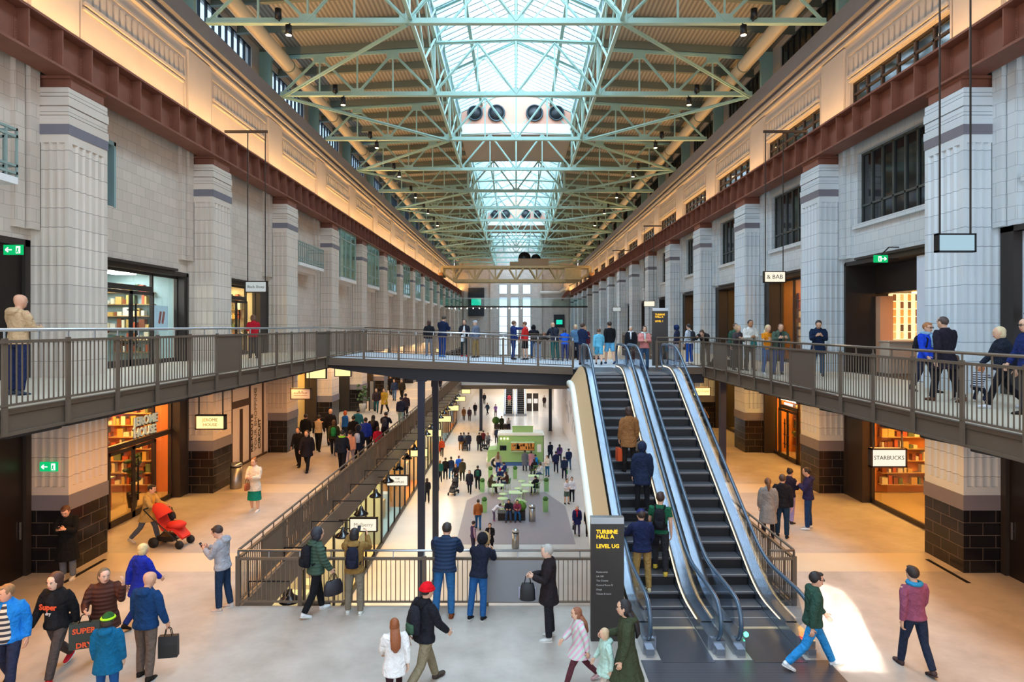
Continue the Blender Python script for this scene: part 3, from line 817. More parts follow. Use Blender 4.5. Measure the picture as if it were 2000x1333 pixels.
for x, y, zt, lab in ((-3.72, 25.15, bz(-3.72)-0.75, 'nearer of the two blue black columns carrying the footbridge'), (-3.75, 29.8, bz(-3.75)-0.75, 'farther of the two blue black columns carrying the footbridge')):
    q = MB(); q.box(x-0.13, y-0.13, LGZ, x+0.13, y+0.13, zt); q.box(x-0.2, y-0.2, zt-0.05, x+0.2, y+0.2, zt); q.box(x-0.2, y-0.2, LGZ, x+0.2, y+0.2, LGZ+0.03)
    tag(q.build('support_column', NAVYCOL), lab, 'column')
for x, y, lab in ((7.87, 24.4, 'slim dark column under the right walkway behind the escalators'),):
    q = MB(); q.box(x-0.11, y-0.11, 0, x+0.11, y+0.11, HR-0.305); q.box(x-0.2, y-0.2, 0, x+0.2, y+0.2, 0.03)
    tag(q.build('support_column', NAVYCOL), lab, 'column')
for x, lab in ((-4.0, 'dark column under the far cross bridge, on the left'), (3.9, 'dark column under the far cross bridge, on the right')):
    q = MB(); q.box(x-0.17, 72.8, LGZ, x+0.17, 73.2, -0.7); q.box(x-0.25, 72.7, LGZ, x+0.25, 73.3, LGZ+0.03)
    tag(q.build('support_column', NAVYCOL), lab, 'column')

def railing(label, p, q_, zf, pitch=1.3, solid=(), glyph=(), group=None, post=(0.09, 0.035), height=1.0, hand=1.17, sp=0.115, name='railing'):
    """steel balustrade from p to q: posts, handrail on stems, top and bottom rail, bays of balusters"""
    p = Vector(p); q_ = Vector(q_); L = (q_-p).length; d = (q_-p).normalized(); nrm = Vector((-d.y, d.x))
    def P(s, z): 
        c = p+d*s; return (c.x, c.y, zf(s)+z)
    n = max(1, round(L/pitch)); w = L/n
    mid = p+d*(L/2)
    r = thing(name, label, 'railing', (mid.x, mid.y, min(zf(0), zf(L))), group)
    m = MB(); m.tube([P(0, hand), P(L, hand)], 0.026, 8); 
    for i in range(2*n+1): m.bar(P(w*i/2, height), P(w*i/2, hand-0.02), 0.022, 0.022, 0, (d.x, d.y, 0))
    m.build('handrail', STEEL if 'near side' in label or 'near end' in label or 'left upper' in label else RAIL, r)
    m = MB(); m.bar(P(0, height), P(L, height), 0.07, 0.045); m.build('top_rail', RAIL, r)
    m = MB(); m.bar(P(0, 0.09), P(L, 0.09), 0.05, 0.03); m.build('bottom_rail', RAIL, r)
    for i in range(n+1):
        m = MB(); c = P(w*i, 0)
        m.bar((c[0], c[1], c[2]-0.34 if 'walkway' in label else c[2]), (c[0], c[1], c[2]+height+0.05), post[0], post[1], 0, (nrm.x, nrm.y, 0))
        m.build('post', RAIL, r)
    for i in range(n):
        m = MB(); s0 = w*i+0.06; s1 = w*(i+1)-0.06
        if i in solid:
            m.bar(P((s0+s1)/2, 0.1), P((s0+s1)/2, height), 0.02, s1-s0, 0, (d.x, d.y, 0)); m.build('solid_panel', RAIL, r)
            continue
        if i in glyph:
            random.seed(i*7+3)
            # a maze-like cut pattern of upright strokes and short crossbars
            s = s0; j = 0
            while s < s1-0.05:
                g = 0.30
                kind = random.randrange(4)
                for t in (0.0, 0.10, 0.20):
                    za, zb = 0.1, height
                    if kind == 1 and t == 0.10: zb = 0.55
                    if kind == 2 and t == 0.0: za = 0.45
                    if kind == 3 and t == 0.20: zb = 0.5
                    m.bar(P(min(s1, s+t), za), P(min(s1, s+t), zb), 0.045, 0.05, 0, (d.x, d.y, 0))
                for zz in ((0.85, 0.3) if kind in (1, 3) else (0.6, 0.15) if kind == 2 else (0.9, 0.5)):
                    m.bar(P(s, zz), P(min(s1, s+0.22), zz), 0.03, 0.06)
                s += g
            m.build('cut_pattern_panel', RAIL, r); continue
        k = int((s1-s0)/sp)
        for j in range(k+1):
            s = s0+(s1-s0)*(j+0.5)/(k+1)
            m.bar(P(s, 0.09), P(s, height), 0.016, 0.016, 0, (d.x, d.y, 0))
        m.build('baluster_grille', RAIL, r)
    return r
railing('steel railing with flat posts along the edge of the left upper walkway', (-7.25, 9.1-3.9), (-7.25, 31), lambda s: HL, solid=(8, 14), glyph=())
railing('steel railing with flat posts along the edge of the right upper walkway', (7.25, 9.1-3.9), (7.25, 24.7), lambda s: HR, solid=(8, 13))
railing('steel railing along the near side of the footbridge', (BX0+0.05, BY0), (BX1, BY0), lambda s: bz(BX0+0.05+s), sp=0.10)
railing('steel railing along the far side of the footbridge', (BX0+0.05, BY1), (2.6, BY1), lambda s: bz(BX0+0.05+s), sp=0.10)
railing('short steel railing between the escalator head and the right walkway', (5.45, BY0), (7.25, BY0), lambda s: HR, pitch=0.9)
railing('dark steel railing across the near end of the open well', (-XV, VY0), (2.0, VY0), lambda s: 0, sp=0.10, solid=())
railing('long dark steel railing with cut pattern panels along the left of the open well', (-XV, VY0+0.05), (-XV, VY1), lambda s: 0, solid=(1,), glyph=tuple(range(2, 10)), sp=0.10)
railing('dark steel railing along the right of the open well beside the escalators', (XV, VY0+0.05), (XV, VY1), lambda s: 0, solid=(3,), sp=0.10)
railing('short dark steel railing closing the right corner of the open well', (5.35, VY0), (XV, VY0), lambda s: 0, pitch=0.6, sp=0.10)
railing('thin railing along the far cross bridge at ground level', (-XV, VY1), (XV, VY1), lambda s: 0.06, sp=0.16)
railing('dark railing along the far edge of the right upper walkway', (7.32, 31.2), (7.32, 44), lambda s: HR)
# grey infill sheet hung on the near railing
m = MB(); m.box(-0.62, VY0-0.05, 0.1, 0.80, VY0-0.03, 0.98)
tag(m.build('railing_sheet', mat('grey acrylic sheet', '8E8C8E', 0.25)), 'plain grey sheet fixed to the near railing of the open well', 'panel')
m = MB(); m.box(0.05, VY0-0.075, 0.2, 0.42, VY0-0.05, 0.42)
tag(m.build('notice', mat('pale notice card', 'A9A4B4', 0.5)), 'small pale notice stuck low on the grey railing sheet', 'notice')

# ------------------------------------------------------------------ escalators
TREAD = mat('ribbed escalator tread', '6A6A70', 0.38, 0.7)
RISER = mat('escalator riser', '1C1A1C', 0.5, 0.3)
RUBBER = mat('rubber handrail with reflection tint', '3E5468', 0.25, 0.0, spec=0.8)  # blue reflection on the handrail is put into its base colour
SKIRT = mat('brushed skirt steel', 'A8AFB9', 0.24, 0.9)
CLAD = mat('tan escalator cladding', '9A8668', 0.45, 0.2, var=0.04)
CREAM = mat('cream cladding edge', 'E6E3D6', 0.4)
LED = emis('warm escalator light strip', 'FFD79A', 3)
def soft(y, y0, y1, z0, z1):
    """level, incline, level with rounded corners"""
    def rmp(t, w=0.55):
        if t < -w: return 0.0
        if t > w: return t
        return (t+w)**2/(4*w)
    sl = (z1-z0)/(y1-y0)
    return z0+sl*(rmp(y-y0)-rmp(y-y1))
def escalator(label, xc, yb, yt, z0, z1, yi0, yi1, led=True, clad=None, glassm=None, hw=0.63, sw=0.46, lights=None):
    """yb/yt: comb plates; yi0/yi1: ends of the incline"""
    glassm = glassm or GLASS_B
    zl = lambda y: soft(y, yi0, yi1, z0, z1)+0.015
    r = thing('escalator', label, 'escalator', (xc, (yb+yt)/2, z0), 'escalators')
    # steps
    y = yb; i = 0
    while y < yt-0.05:
        za = zl(y+0.2); zb = zl(y+0.6)
        q = MB(); q.box(xc-sw, y, za-0.05, xc+sw, y+0.42, za, 0); q.box(xc-sw+0.01, y+0.40, za-0.3, xc+sw-0.01, y+0.43, max(zb-0.04, za-0.02), 1)
        q.box(xc-sw, y, za-0.001, xc+sw, y+0.035, za+0.004, 2)
        q.build('step', [TREAD, RISER, mat('pale step nosing', 'A9A7A6', 0.4, 0.5)], r)
        y += 0.4
    N = 44
    ys = [yb-0.3+(yt+0.3-yb+0.3)*i/N for i in range(N+1)]
    for s in (-1, 1):
        # skirt, deck board, glass, handrail
        q = MB(); v = []; 
        for yy in ys:
            z = zl(yy)
            v += [(xc+s*(sw+0.012), yy, z-0.25), (xc+s*(sw+0.012), yy, z+0.20), (xc+s*(sw+0.06), yy, z+0.26), (xc+s*(hw+0.08), yy, z+0.26), (xc+s*(hw+0.08), yy, z-0.25)]
        f = []
        for i in range(N):
            for j in range(4): 
                a = i*5+j; f.append((a, a+1, a+6, a+5) if s < 0 else (a, a+5, a+6, a+1))
        q.add(v, f); 
        q.box(xc+s*(sw+0.012), ys[0]-0.55, z0, xc+s*(hw+0.08), ys[0], z0+0.26)
        q.build('skirt_panel', SKIRT, r)
        q = MB(); v = []; f = []
        gy = [yb-0.75+(yt+0.75-yb+0.75)*i/N for i in range(N+1)]
        for yy in gy:
            z = zl(yy); t = 0
            e = min(yy-gy[0], gy[-1]-yy); cut = 0.0 if e > 0.35 else 0.35-math.sqrt(max(0, 0.35**2-(0.35-e)**2))
            v += [(xc+s*(hw-0.006), yy, z+0.22+cut*0.6), (xc+s*(hw-0.006), yy, z+0.93-cut), (xc+s*(hw+0.006), yy, z+0.93-cut), (xc+s*(hw+0.006), yy, z+0.22+cut*0.6)]
        for i in range(N):
            a = i*4; f += [(a, a+1, a+5, a+4), (a+2, a+3, a+7, a+6)]
        q.add(v, f); q.build('glass_balustrade', glassm, r)
        pts = []
        for t in range(9):
            an = -PI/2-PI*t/8; pts.append((xc+s*hw, yb-0.75+0.36*math.cos(an)-0.0, z0+0.57+0.38*math.sin(an)))
        for yy in gy[1:-1]: pts.append((xc+s*hw, yy, zl(yy)+0.95))
        for t in range(9):
            an = PI/2-PI*t/8; pts.append((xc+s*hw, yt+0.75+0.36*math.cos(an), z1+0.57+0.38*math.sin(an)))
        q = MB(); q.tube(pts, 0.042, 8); q.build('handrail', RUBBER, r)
        q = MB(); q.box(xc+s*hw-0.11, yb-1.0, z0, xc+s*hw+0.11, yb-0.45, z0+0.24); q.box(xc+s*hw-0.07, yb-1.12, z0, xc+s*hw+0.07, yb-1.0, z0+0.15); q.build('newel_base', SKIRT, r)
        if led and s > 0:
            q = MB(); v = []; f = []
            for yy in ys[1:-1]:
                z = zl(yy); v += [(xc+s*(sw+0.005), yy, z+0.205), (xc+s*(sw+0.005), yy, z+0.225)]
            for i in range(len(ys)-3): f.append((i*2, i*2+2, i*2+3, i*2+1))
            q.add(v, f); q.build('light_strip', LED, r)
    q = MB(); q.box(xc-sw, yb-1.3, z0, xc+sw, yb, z0+0.016); q.box(xc-sw, yb-0.06, z0+0.016, xc+sw, yb+0.02, z0+0.024, 1)
    q.build('comb_plate', [mat('floor plate steel', '6E6E76', 0.32, 0.8), mat('pale comb', 'D9C7A6', 0.35, 0.6)], r)
    q = MB(); q.box(xc-hw-0.09, yt-0.02, z1-0.1, xc+hw+0.09, yt+2.7, z1+0.012); q.box(xc-sw, yt-0.06, z1+0.012, xc+sw, yt, z1+0.02, 1)
    q.build('comb_plate', [mat('floor plate steel', '6E6E76', 0.32, 0.8), mat('pale comb', 'D9C7A6', 0.35, 0.6)], r)
    # truss casing under the steps
    p = [(yi0-0.7, z0-0.02), (yi0+0.1, z0-0.9), (yi0+1.2, z0-0.75)] if clad is None else [(yi0-0.4, z0-0.05), (yi0+0.9, z0-0.45)]
    p = p+[(yi1+0.3, z1-0.95), (yt+2.3, z1-0.95), (yt+2.3, z1-0.12), (yt-0.3, z1-0.12), (yi1-0.1, z1-0.30), (yi0+0.4, z0-0.12)]
    q = MB(); q.prismx(p, xc-hw-0.09, xc+hw+0.09); q.build('truss_casing', BRONZE if clad is None else CLAD, r)
    return r
e1 = escalator('nearer escalator, carrying people up from the ground floor beside the sign slab', 3.02, 12.5, 22.2, 0, HR, 13.6, 21.05, clad=True)
e2 = escalator('empty escalator on the right of the pair, with red and green lamps at its foot', 4.64, 12.5, 22.2, 0, HR, 13.6, 21.05, clad=True)
# pale side board with rounded edge on the left face of the pair
m = MB(); v = []; f = []
for i in range(25):
    y = 13.3+(22.6-13.3)*i/24; z = soft(y, 13.6, 21.05, 0, HR)
    v += [(2.26, y, z+0.22), (1.90, y, z-0.32), (1.92, y, z-0.55), (2.30, y, z-0.5)]
for i in range(24):
    a = i*4; f += [(a, a+4, a+5, a+1), (a+1, a+5, a+6, a+2), (a+3, a+2, a+6, a+7), (a, a+3, a+7, a+4)]
m.add(v, f); m.build('side_board', mat('tan side board', 'C4A47C', 0.45, 0.0), e1)
m = MB(); m.tube([(1.88, 14.2+8.3*i/24, soft(14.2+8.3*i/24, 13.6, 21.05, 0, HR)-0.40) for i in range(25)], 0.12, 10); m.build('edge_moulding', CREAM, e1)
for x, c, nm in ((4.64+0.50, 'FF3A1E', 'red'), (4.64-0.52, '35E08A', 'green')):
    m = MB(); m.ball((x+0.06, 11.63, 0.30), 0.045, 0.05, 0.045, n=10, k=6); m.build('signal_lamp', emis(nm+' lamp', c, 5), e2)
# steel entrance mat in front of the escalators
m = MB(); m.box(2.2, 9.2, 0, 5.5, 11.3, 0.006)
tag(m.build('entrance_mat', wavemat('ribbed dark floor mat', '3C3B40', '4B4A50', 'Y', 6.0, 0.4, 'World')), 'dark ribbed floor plate in front of the escalators', 'mat')
# escalators far below on the lower level
for x, lab in ((-0.95, 'small distant escalator on the lower level, left of the pair'), (0.65, 'small distant escalator on the lower level, right of the pair')):
    escalator(lab, x, 86.0, 99.0, LGZ, 0.0, 87.0, 97.4, led=True)
# ------------------------------------------------------------------ shopfronts
UPR = Matrix(((0,0,1),(0,-1,0),(1,0,0))).to_euler()
ORANGE_IN = mat('orange lit shop wall', 'D98A3A', 0.7); TERRA = mat('terracotta shop wall', 'C9764A', 0.7); CREAM_IN = mat('cream shop wall', 'D8CBB2', 0.7)
TEAL_IN = mat('pale teal shop wall', '9FB9BE', 0.7); DARK_IN = mat('dark shop interior', '3A2F28', 0.7); WOOD_IN = mat('warm wood shop wall', '9A6A38', 0.6, var=0.15)
LAMP_A = emis('amber shop lamp', 'FFB95E', 34); LAMP_W = emis('warm shop lamp', 'FFDCA4', 18); LAMP_C = emis('cool shop lamp', 'F3F6FA', 16)
def shopfront(label, side, y0, y1, z0, z1, wallm, lampm, mull=(), door=None, depth=3.2, set_=0.55, transom=None, framem=None, glassm=None, shelves=True, back=None, seed=0, lampw=1.0, reveal=0.0):
    """glazed front set back in its opening, with frame, doors and a lit room behind it; mull/door in fractions of the width"""
    framem = framem or BRONZE; glassm = glassm or GLASS
    if z0 > 1: z0 += 0.006
    x = side*(XW+set_); W = y1-y0
    r = thing('shopfront', label, 'shopfront', (side*XW, (y0+y1)/2, z0), 'shopfronts between the pilasters')
    q = MB(); t = 0.12
    q.box(side*(XW-0.04), y0-0.02, z0, side*(XW+set_+0.1), y0+t, z1); q.box(side*(XW-0.04), y1-t, z0, side*(XW+set_+0.1), y1+0.02, z1); q.box(side*(XW-0.04), y0, z1-t, side*(XW+set_+0.1), y1, z1+0.02)
    if z0 > 1: q.box(side*(XW-0.16), y0+0.2, z1+0.02, side*XW, y1-0.9, z1+0.10)
    if reveal: q.box(side*(XW-0.02), y1-reveal, z0, side*(XW+set_+0.1), y1, z1)
    q.build('surround', framem, r)
    q = MB()
    xa, xb = x-0.04, x+0.04
    yr = y1-reveal
    for fr in mull:
        yy = y0+(yr-y0)*fr; q.box(xa, yy-0.05, z0, xb, yy+0.05, z1-t)
    q.box(xa, y0+t, z0, xb, yr, z0+0.14); q.box(xa, y0+t, z1-t-0.08, xb, yr, z1-t)
    if transom: q.box(xa-0.02, y0+(yr-y0)*transom[0], transom[2], xb+0.02, y0+(yr-y0)*transom[1], transom[2]+0.16)
    q.build('frame', framem, r)
    q = MB(); q.add([(x, y0+t, z0+0.1), (x, yr, z0+0.1), (x, yr, z1-t), (x, y0+t, z1-t)], [(0, 1, 2, 3)]); q.build('glass_pane', glassm, r)
    if door:
        a, b = y0+(yr-y0)*door[0], y0+(yr-y0)*door[1]; h = door[2]; c = (a+b)/2
        for u, v in ((a, c), (c, b)):
            q = MB()
            for yy in (u+0.04, v-0.04): q.box(x-side*0.07-0.02, yy-0.045, z0, x-side*0.07+0.02, yy+0.045, h)
            q.box(x-side*0.07-0.02, u, h-0.1, x-side*0.07+0.02, v, h); q.box(x-side*0.07-0.02, u, z0, x-side*0.07+0.02, v, z0+0.2)
            dd = q.build('door', framem, r)
            hy = v-0.16 if u == a else u+0.16
            q = MB(); q.bar((x-side*0.13, hy, z0+0.5), (x-side*0.13, hy, h-0.4), 0.035, 0.035)
            for zz in (z0+0.7, (z0+h)/2, h-0.6): q.bar((x-side*0.13, hy-0.12, zz), (x-side*0.13, hy+0.12, zz), 0.03, 0.03)
            q.build('handle', BLACKM, dd)
    # room behind
    xi, xo = x+side*0.06, x+side*depth
    q = MB()
    q.box(xo, y0-0.3, z0, xo+side*0.1, y1+0.3, z1+0.2, 0); q.box(xi, y0-0.30, z0, xo, y0-0.2, z1+0.2, 0); q.box(xi, y1+0.2, z0, xo, y1+0.3, z1+0.2, 0)
    q.box(xi, y0-0.3, z1+0.05, xo, y1+0.3, z1+0.2, 1); q.box(xi, y0-0.3, z0-0.02, xo, y1+0.3, z0+0.01, 2)
    q.build('interior_wall', [wallm, mat('shop ceiling', 'B8A890', 0.7), mat('shop floor', 'A88F6E', 0.5)], r)
    if lampm is not None:
        q = MB(); n = max(1, int(W/1.6))
        for i in range(n):
            yy = y0+W*(i+0.5)/n
            q.box((xi+xo)/2-0.35*lampw, yy-0.5*lampw, z1-0.06, (xi+xo)/2+0.35*lampw, yy+0.5*lampw, z1-0.03)
        q.build('ceiling_light', lampm, r)
    if shelves:
        random.seed(seed+11)
        q = MB(); nsh = 5
        cols = [mat('stock %s' % c, c, 0.6) for c in ('C9A25A', '8A4A2A', 'E6D9B8', '5C6A4A', 'B5532E', 'D9D4C8')]
        hgt = min(z1-0.5, z0+2.6)-z0-0.3
        for i in range(nsh):
            zz = z0+0.35+hgt*i/nsh
            q.box(xo-side*0.4, y0+0.1, zz, xo-side*0.02, y1-0.1, zz+0.03, 0)
            yy = y0+0.2
            while yy < y1-0.3:
                w = random.uniform(0.08, 0.3); h = random.uniform(0.12, hgt/nsh-0.08)
                if random.random() < 0.8: q.box(xo-side*0.32, yy, zz+0.03, xo-side*0.1, yy+w, zz+0.03+h, 1+random.randrange(6))
                yy += w+random.uniform(0.02, 0.12)
        q.build('stocked_shelf', [mat('shelf wood', 'B08A55', 0.5)]+cols, r)
        q = MB(); q.box((xi+xo)/2-0.3, y0+W*0.25, z0, (xi+xo)/2+0.35, y0+W*0.7, z0+0.95, 0); q.box((xi+xo)/2-0.36, y0+W*0.23, z0+0.95, (xi+xo)/2+0.41, y0+W*0.72, z0+1.0, 1)
        for i in range(4): 
            yy = y0+W*(0.3+0.1*i); q.box((xi+xo)/2-0.1, yy, z0+1.0, (xi+xo)/2+0.1, yy+0.16, z0+1.16+0.06*i, 2+i % 3)
        q.build('counter', [wallm, mat('counter top', 'E2D6C2', 0.4)]+cols[:3], r)
        # wall shelving on the far cross wall, seen through the glass
        q = MB(); ye = y1+0.19; x0_, x1_ = sorted((xi+side*0.9, xo-side*0.1))
        for i in range(7):
            zz = z0+0.3+i*0.42
            if zz > z1-0.4: break
            q.box(x0_, ye-0.28, zz, x1_, ye, zz+0.025, 0)
            xx = x0_+0.05
            while xx < x1_-0.15:
                w = random.uniform(0.06, 0.22); h = random.uniform(0.12, 0.34)
                if random.random() < 0.85: q.box(xx, ye-0.22, zz+0.025, xx+w, ye-0.04, zz+0.025+h, 1+random.randrange(6))
                xx += w+random.uniform(0.01, 0.08)
        q.build('stocked_shelf', [mat('shelf wood', 'B08A55', 0.5)]+cols, r)
    return r
B = bay
# left wall, ground floor
a, b = B(0)
jh = shopfront('brown framed cafe front with orange glow and rounded lettering on the left ground floor', -1, a, b, 0, GZ1, TERRA, LAMP_A, mull=(0.0, 0.34, 0.80, 1), door=(0.34, 0.80, 2.2), transom=(0.34, 1.0, 2.22), reveal=0.55, seed=1, set_=0.3)
X_ = -(XW+0.20)
for body, z, dy in (('JEROME', 2.93, 0), ('HOUSE', 2.58, -0.05)):
    text('lettering', body, 0.38, mat('pale green lettering', 'C9D8CC', 0.5, emit='DDEBDD', estr=0.08), jh, (X_+0.06, a+3.55+dy, z), (R(90), 0, R(90)), bold=0.008, ext=0.02)
    text('letter_shadow', body, 0.38, BLACKM, jh, (X_+0.03, a+3.58+dy, z-0.02), (R(90), 0, R(90)), bold=0.03, ext=0.01)
q = MB(); q.box(-(XW+1.4), a+0.2, 2.25, -(XW+1.32), a+3.4, 2.95); q.build('menu_screen', emis('lilac menu screen', 'C9CCF6', 0.55), jh)
q = MB(); q.box(-(XW+1.31), a+0.9, 2.35, -(XW+1.30), a+1.3, 2.45); q.ball((-(XW+1.31), a+2.1, 2.5), 0.01, 0.16, 0.13, 1); q.build('menu_picture', [BLACKM, mat('menu yellow', 'C9B23A', 0.6)], jh)
q = MB()
for i in range(9):
    random.seed(i); q.ball((-(XW+0.9)+random.uniform(-.1, .1), b-1.75+random.uniform(-.25, .25), 0.9+0.09*i), 0.14, 0.16, 0.07, n=8, k=5)
q.lathe([(0.12, 0), (0.17, 0.35), (0.17, 0.5)], (-(XW+0.9), b-1.75, 0), 10, 1); q.build('potted_foliage', [mat('cafe leaf', '2F4A22', 0.6), BLACKM], jh)
a, b = B(1)
hd = thing('hoarding', 'white hoarding with door outline and tall dark lettering on the left ground floor', 'hoarding', (-XW, (a+b)/2, 0))
q = MB(); q.box(-(XW+0.06), a+0.04, 0, -(XW+0.16), b-0.04, GZ1-0.02); q.build('panel', mat('white hoarding board', 'E6DEE0', 0.5), hd)
q = MB()
for yy in (a+2.1, a+3.9, b-0.5): q.box(-(XW-0.0), yy-0.04, 0, -(XW+0.07), yy+0.04, GZ1-0.02)
q.box(-XW, a+2.1, 2.5, -(XW+0.07), a+3.9, 2.78); q.box(-XW, a+0.04, 0, -(XW+0.07), b-0.04, 0.08)
for yy in (a+2.95, a+3.1): q.box(-XW, yy-0.015, 0.1, -(XW+0.07), yy+0.015, 2.4)
q.bar((-(XW+0.03), a+1.2, 1.0), (-(XW+0.03), a+1.75, 1.9), 0.03, 0.03); q.bar((-(XW+0.03), a+1.75, 1.9), (-(XW+0.03), a+1.75, 2.9), 0.03, 0.03)
q.build('joint_lines', mat('brown joint', '4A3834', 0.6), hd)
for i, (body, c) in enumerate((('RE-ROUTE', '2B2624'), ('YOUR SHOPPING', '8E8480'), ('CIRCUIT', '2B2624'))):
    text('lettering', body, 0.36, mat('hoarding ink %d' % i, c, 0.6), hd, (-(XW+0.03), a+4.12+0.42*i, 0.35), UPR, align='LEFT', bold=0.006)
specs = [
 (2, 'gold lit boutique front with tall bright panel on the left ground floor', CREAM_IN, LAMP_A, (0.0, .3, .6, 1), (0.3, .6, 2.5)),
 (3, 'dark brown shopfront with slanting ceiling lights on the left ground floor', DARK_IN, LAMP_W, (0.0, .5, 1), None),
 (4, 'narrow dark shopfront beyond the crowd on the left ground floor', WOOD_IN, LAMP_A, (0, .5, 1), None),
 (5, 'amber shopfront, sixth bay along the left ground floor', TERRA, LAMP_A, (0, .5, 1), None),
 (6, 'dim shopfront, seventh bay along the left ground floor', DARK_IN, LAMP_W, (0, .5, 1), None),
 (7, 'bright shopfront, eighth bay along the left ground floor', CREAM_IN, LAMP_W, (0, .5, 1), None)]
for k, lab, wm, lm, mu, dr in specs:
    a, b = B(k); shopfront(lab, -1, a, b, 0, GZ1, wm, lm, mull=mu, door=dr, seed=k, shelves=k < 6, depth=2.6, lampw=0.8)
for k in range(8, NB):
    a, b = B(k); shopfront('small far shopfront, %s bay along the left ground floor' % ORD[k], -1, a, b, 0, GZ1, WOOD_IN, LAMP_W, mull=(0, .5, 1), shelves=False, depth=2.2, lampw=0.6)
# near-left dark bronze doors
a, b = B(-1)
def darkdoor(label, side, y0, y1, z0, z1):
    r = thing('bronze_door', label, 'door', (side*XW, (y0+y1)/2, z0))
    q = MB(); q.box(side*(XW-0.03), y0, z0, side*(XW+0.12), y0+0.16, z1); q.box(side*(XW-0.03), y1-0.16, z0, side*(XW+0.12), y1, z1); q.box(side*(XW-0.03), y0, z1-0.16, side*(XW+0.12), y1, z1); q.build('door_frame', BRONZE, r)
    n = 3
    for i in range(n):
        u = y0+0.16+(y1-y0-0.32)*i/n; v = y0+0.16+(y1-y0-0.32)*(i+1)/n
        q = MB(); q.box(side*(XW+0.05), u+0.01, z0, side*(XW+0.10), v-0.01, z1-0.16); d = q.build('door_leaf', mat('dark brown door', '2A211D', 0.35, 0.4), r)
        q = MB(); q.bar((side*(XW+0.02), v-0.12, z0+0.9), (side*(XW+0.02), v-0.12, z0+1.3), 0.03, 0.03); q.bar((side*(XW+0.05), v-0.12, z0+1.1), (side*(XW+0.02), v-0.12, z0+1.1), 0.02, 0.02); q.build('handle', STEEL, d)
    return r
darkdoor('tall dark bronze doors at the near end of the left ground floor', -1, a+0.02, b-0.02, 0, GZ1)
darkdoor('dark doors on the upper walkway beside the man in the beige hoodie', -1, a+0.1, b-0.05, HL, 7.95)
darkdoor('dark bronze doors at the near end of the right ground floor', 1, a+0.02, b-0.02, 0, GZ1)
# left wall, first floor
a, b = B(0)
sa = shopfront('wide bronze framed shopfront with teal glass and double doors on the left upper walkway', -1, a+0.1, b-0.02, HL, 7.75, TEAL_IN, LAMP_C, mull=(0, 0.27, 0.72, 1), door=(0.27, 0.72, 7.0), transom=(0.27, 0.72, 7.02), reveal=0.25, set_=0.25, seed=21, glassm=GLASS_G)
q = MB(); q.box(-(XW+0.45), b-1.4, 5.75, -(XW+0.42), b-0.5, 6.6); q.build('poster', emis('pale blue poster', 'A9C6DC', 0.38), sa)
q = MB()
for i, c in enumerate(((-.12, .2), (.08, -.15))): q.bar((-(XW+0.41), b-.95+c[0], 6.0), (-(XW+0.41), b-.95+c[0]+.1, 6.4), 0.03, 0.09)
q.build('poster_picture', mat('poster coral', 'B5524A', 0.6), sa)
for i in range(3):
    q = MB(); q.box(-(XW+2.6), a+1.6, 5.35+i*0.5, -(XW+2.5), a+4.2, 5.6+i*0.5); q.build('display_light', emis('coral display %d' % i, ['FF8A6A', 'F2F2F2', 'FF5A4A'][i], 0.6), sa)
a, b = B(1)
shopfront('bronze framed shop doorway behind the person in red on the left upper walkway', -1, a+0.1, b-0.02, HL, 7.75, CREAM_IN, LAMP_W, mull=(0, 0.35, 0.8, 1), door=(0.35, 0.8, 7.0), transom=(0.35, 0.8, 7.02), reveal=0.9, set_=0.25, seed=22, glassm=GLASS_G)
# right wall, ground floor
a, b = B(0)
shopfront('orange lit shopfront behind the coffee sign on the right ground floor', 1, a, b, 0, GZ1, ORANGE_IN, LAMP_A, mull=(0.0, 0.36, 1), reveal=1.2, set_=0.3, seed=31, depth=3.6)
a, b = B(1)
lo = shopfront('golden shopfront with indoor tree and glowing name on the right ground floor', 1, a, b, 0, GZ1, ORANGE_IN, LAMP_A, mull=(0.0, 0.25, 0.55, 0.88, 1), door=(0.55, 0.88, 2.2), transom=(0.55, 0.88, 2.22), seed=32, set_=0.45)
text('lettering', "L'OCCITANE", 0.27, emis('glowing shop name', 'FFF6E0', 0.9), lo, (XW+0.38, a+4.1, 2.68), (R(90), 0, R(-90)), bold=0.008, ext=0.01)
text('lettering', 'EN PROVENCE', 0.13, emis('glowing shop name', 'FFF6E0', 0.9), lo, (XW+0.38, a+4.1, 2.46), (R(90), 0, R(-90)), bold=0.004, ext=0.01)
q = MB(); random.seed(5)
q.tube([(XW+1.3, a+4.0, 0), (XW+1.32, a+4.05, 1.0), (XW+1.3, a+4.0, 1.5)], 0.05, 6, 1)
for i in range(26):
    q.ball((XW+1.3+random.uniform(-.45, .45), a+4.0+random.uniform(-.7, .7), 1.3+random.uniform(-.2, .9)), 0.13, 0.15, 0.08, 0, 7, 4)
q.build('indoor_foliage', [mat('gold green leaf', '8A8A35', 0.6), mat('bark', '5A3F22', 0.8)], lo)
for k, lab, wm, lm in ((2, 'dark shopfront beside the slim column on the right ground floor', DARK_IN, LAMP_A), (3, 'amber shopfront, fourth bay along the right ground floor', TERRA, LAMP_A), (4, 'brown shopfront, fifth bay along the right ground floor', WOOD_IN, LAMP_A)):
    a, b = B(k); shopfront(lab, 1, a, b, 0, GZ1, wm, lm, mull=(0, .5, 1), seed=40+k, depth=2.6, lampw=0.7)
for k in range(5, NB):
    a, b = B(k); shopfront('small far shopfront, %s bay along the right ground floor' % ORD[k], 1, a, b, 0, GZ1, WOOD_IN, LAMP_W, mull=(0, .5, 1), shelves=False, depth=2.2, lampw=0.6)
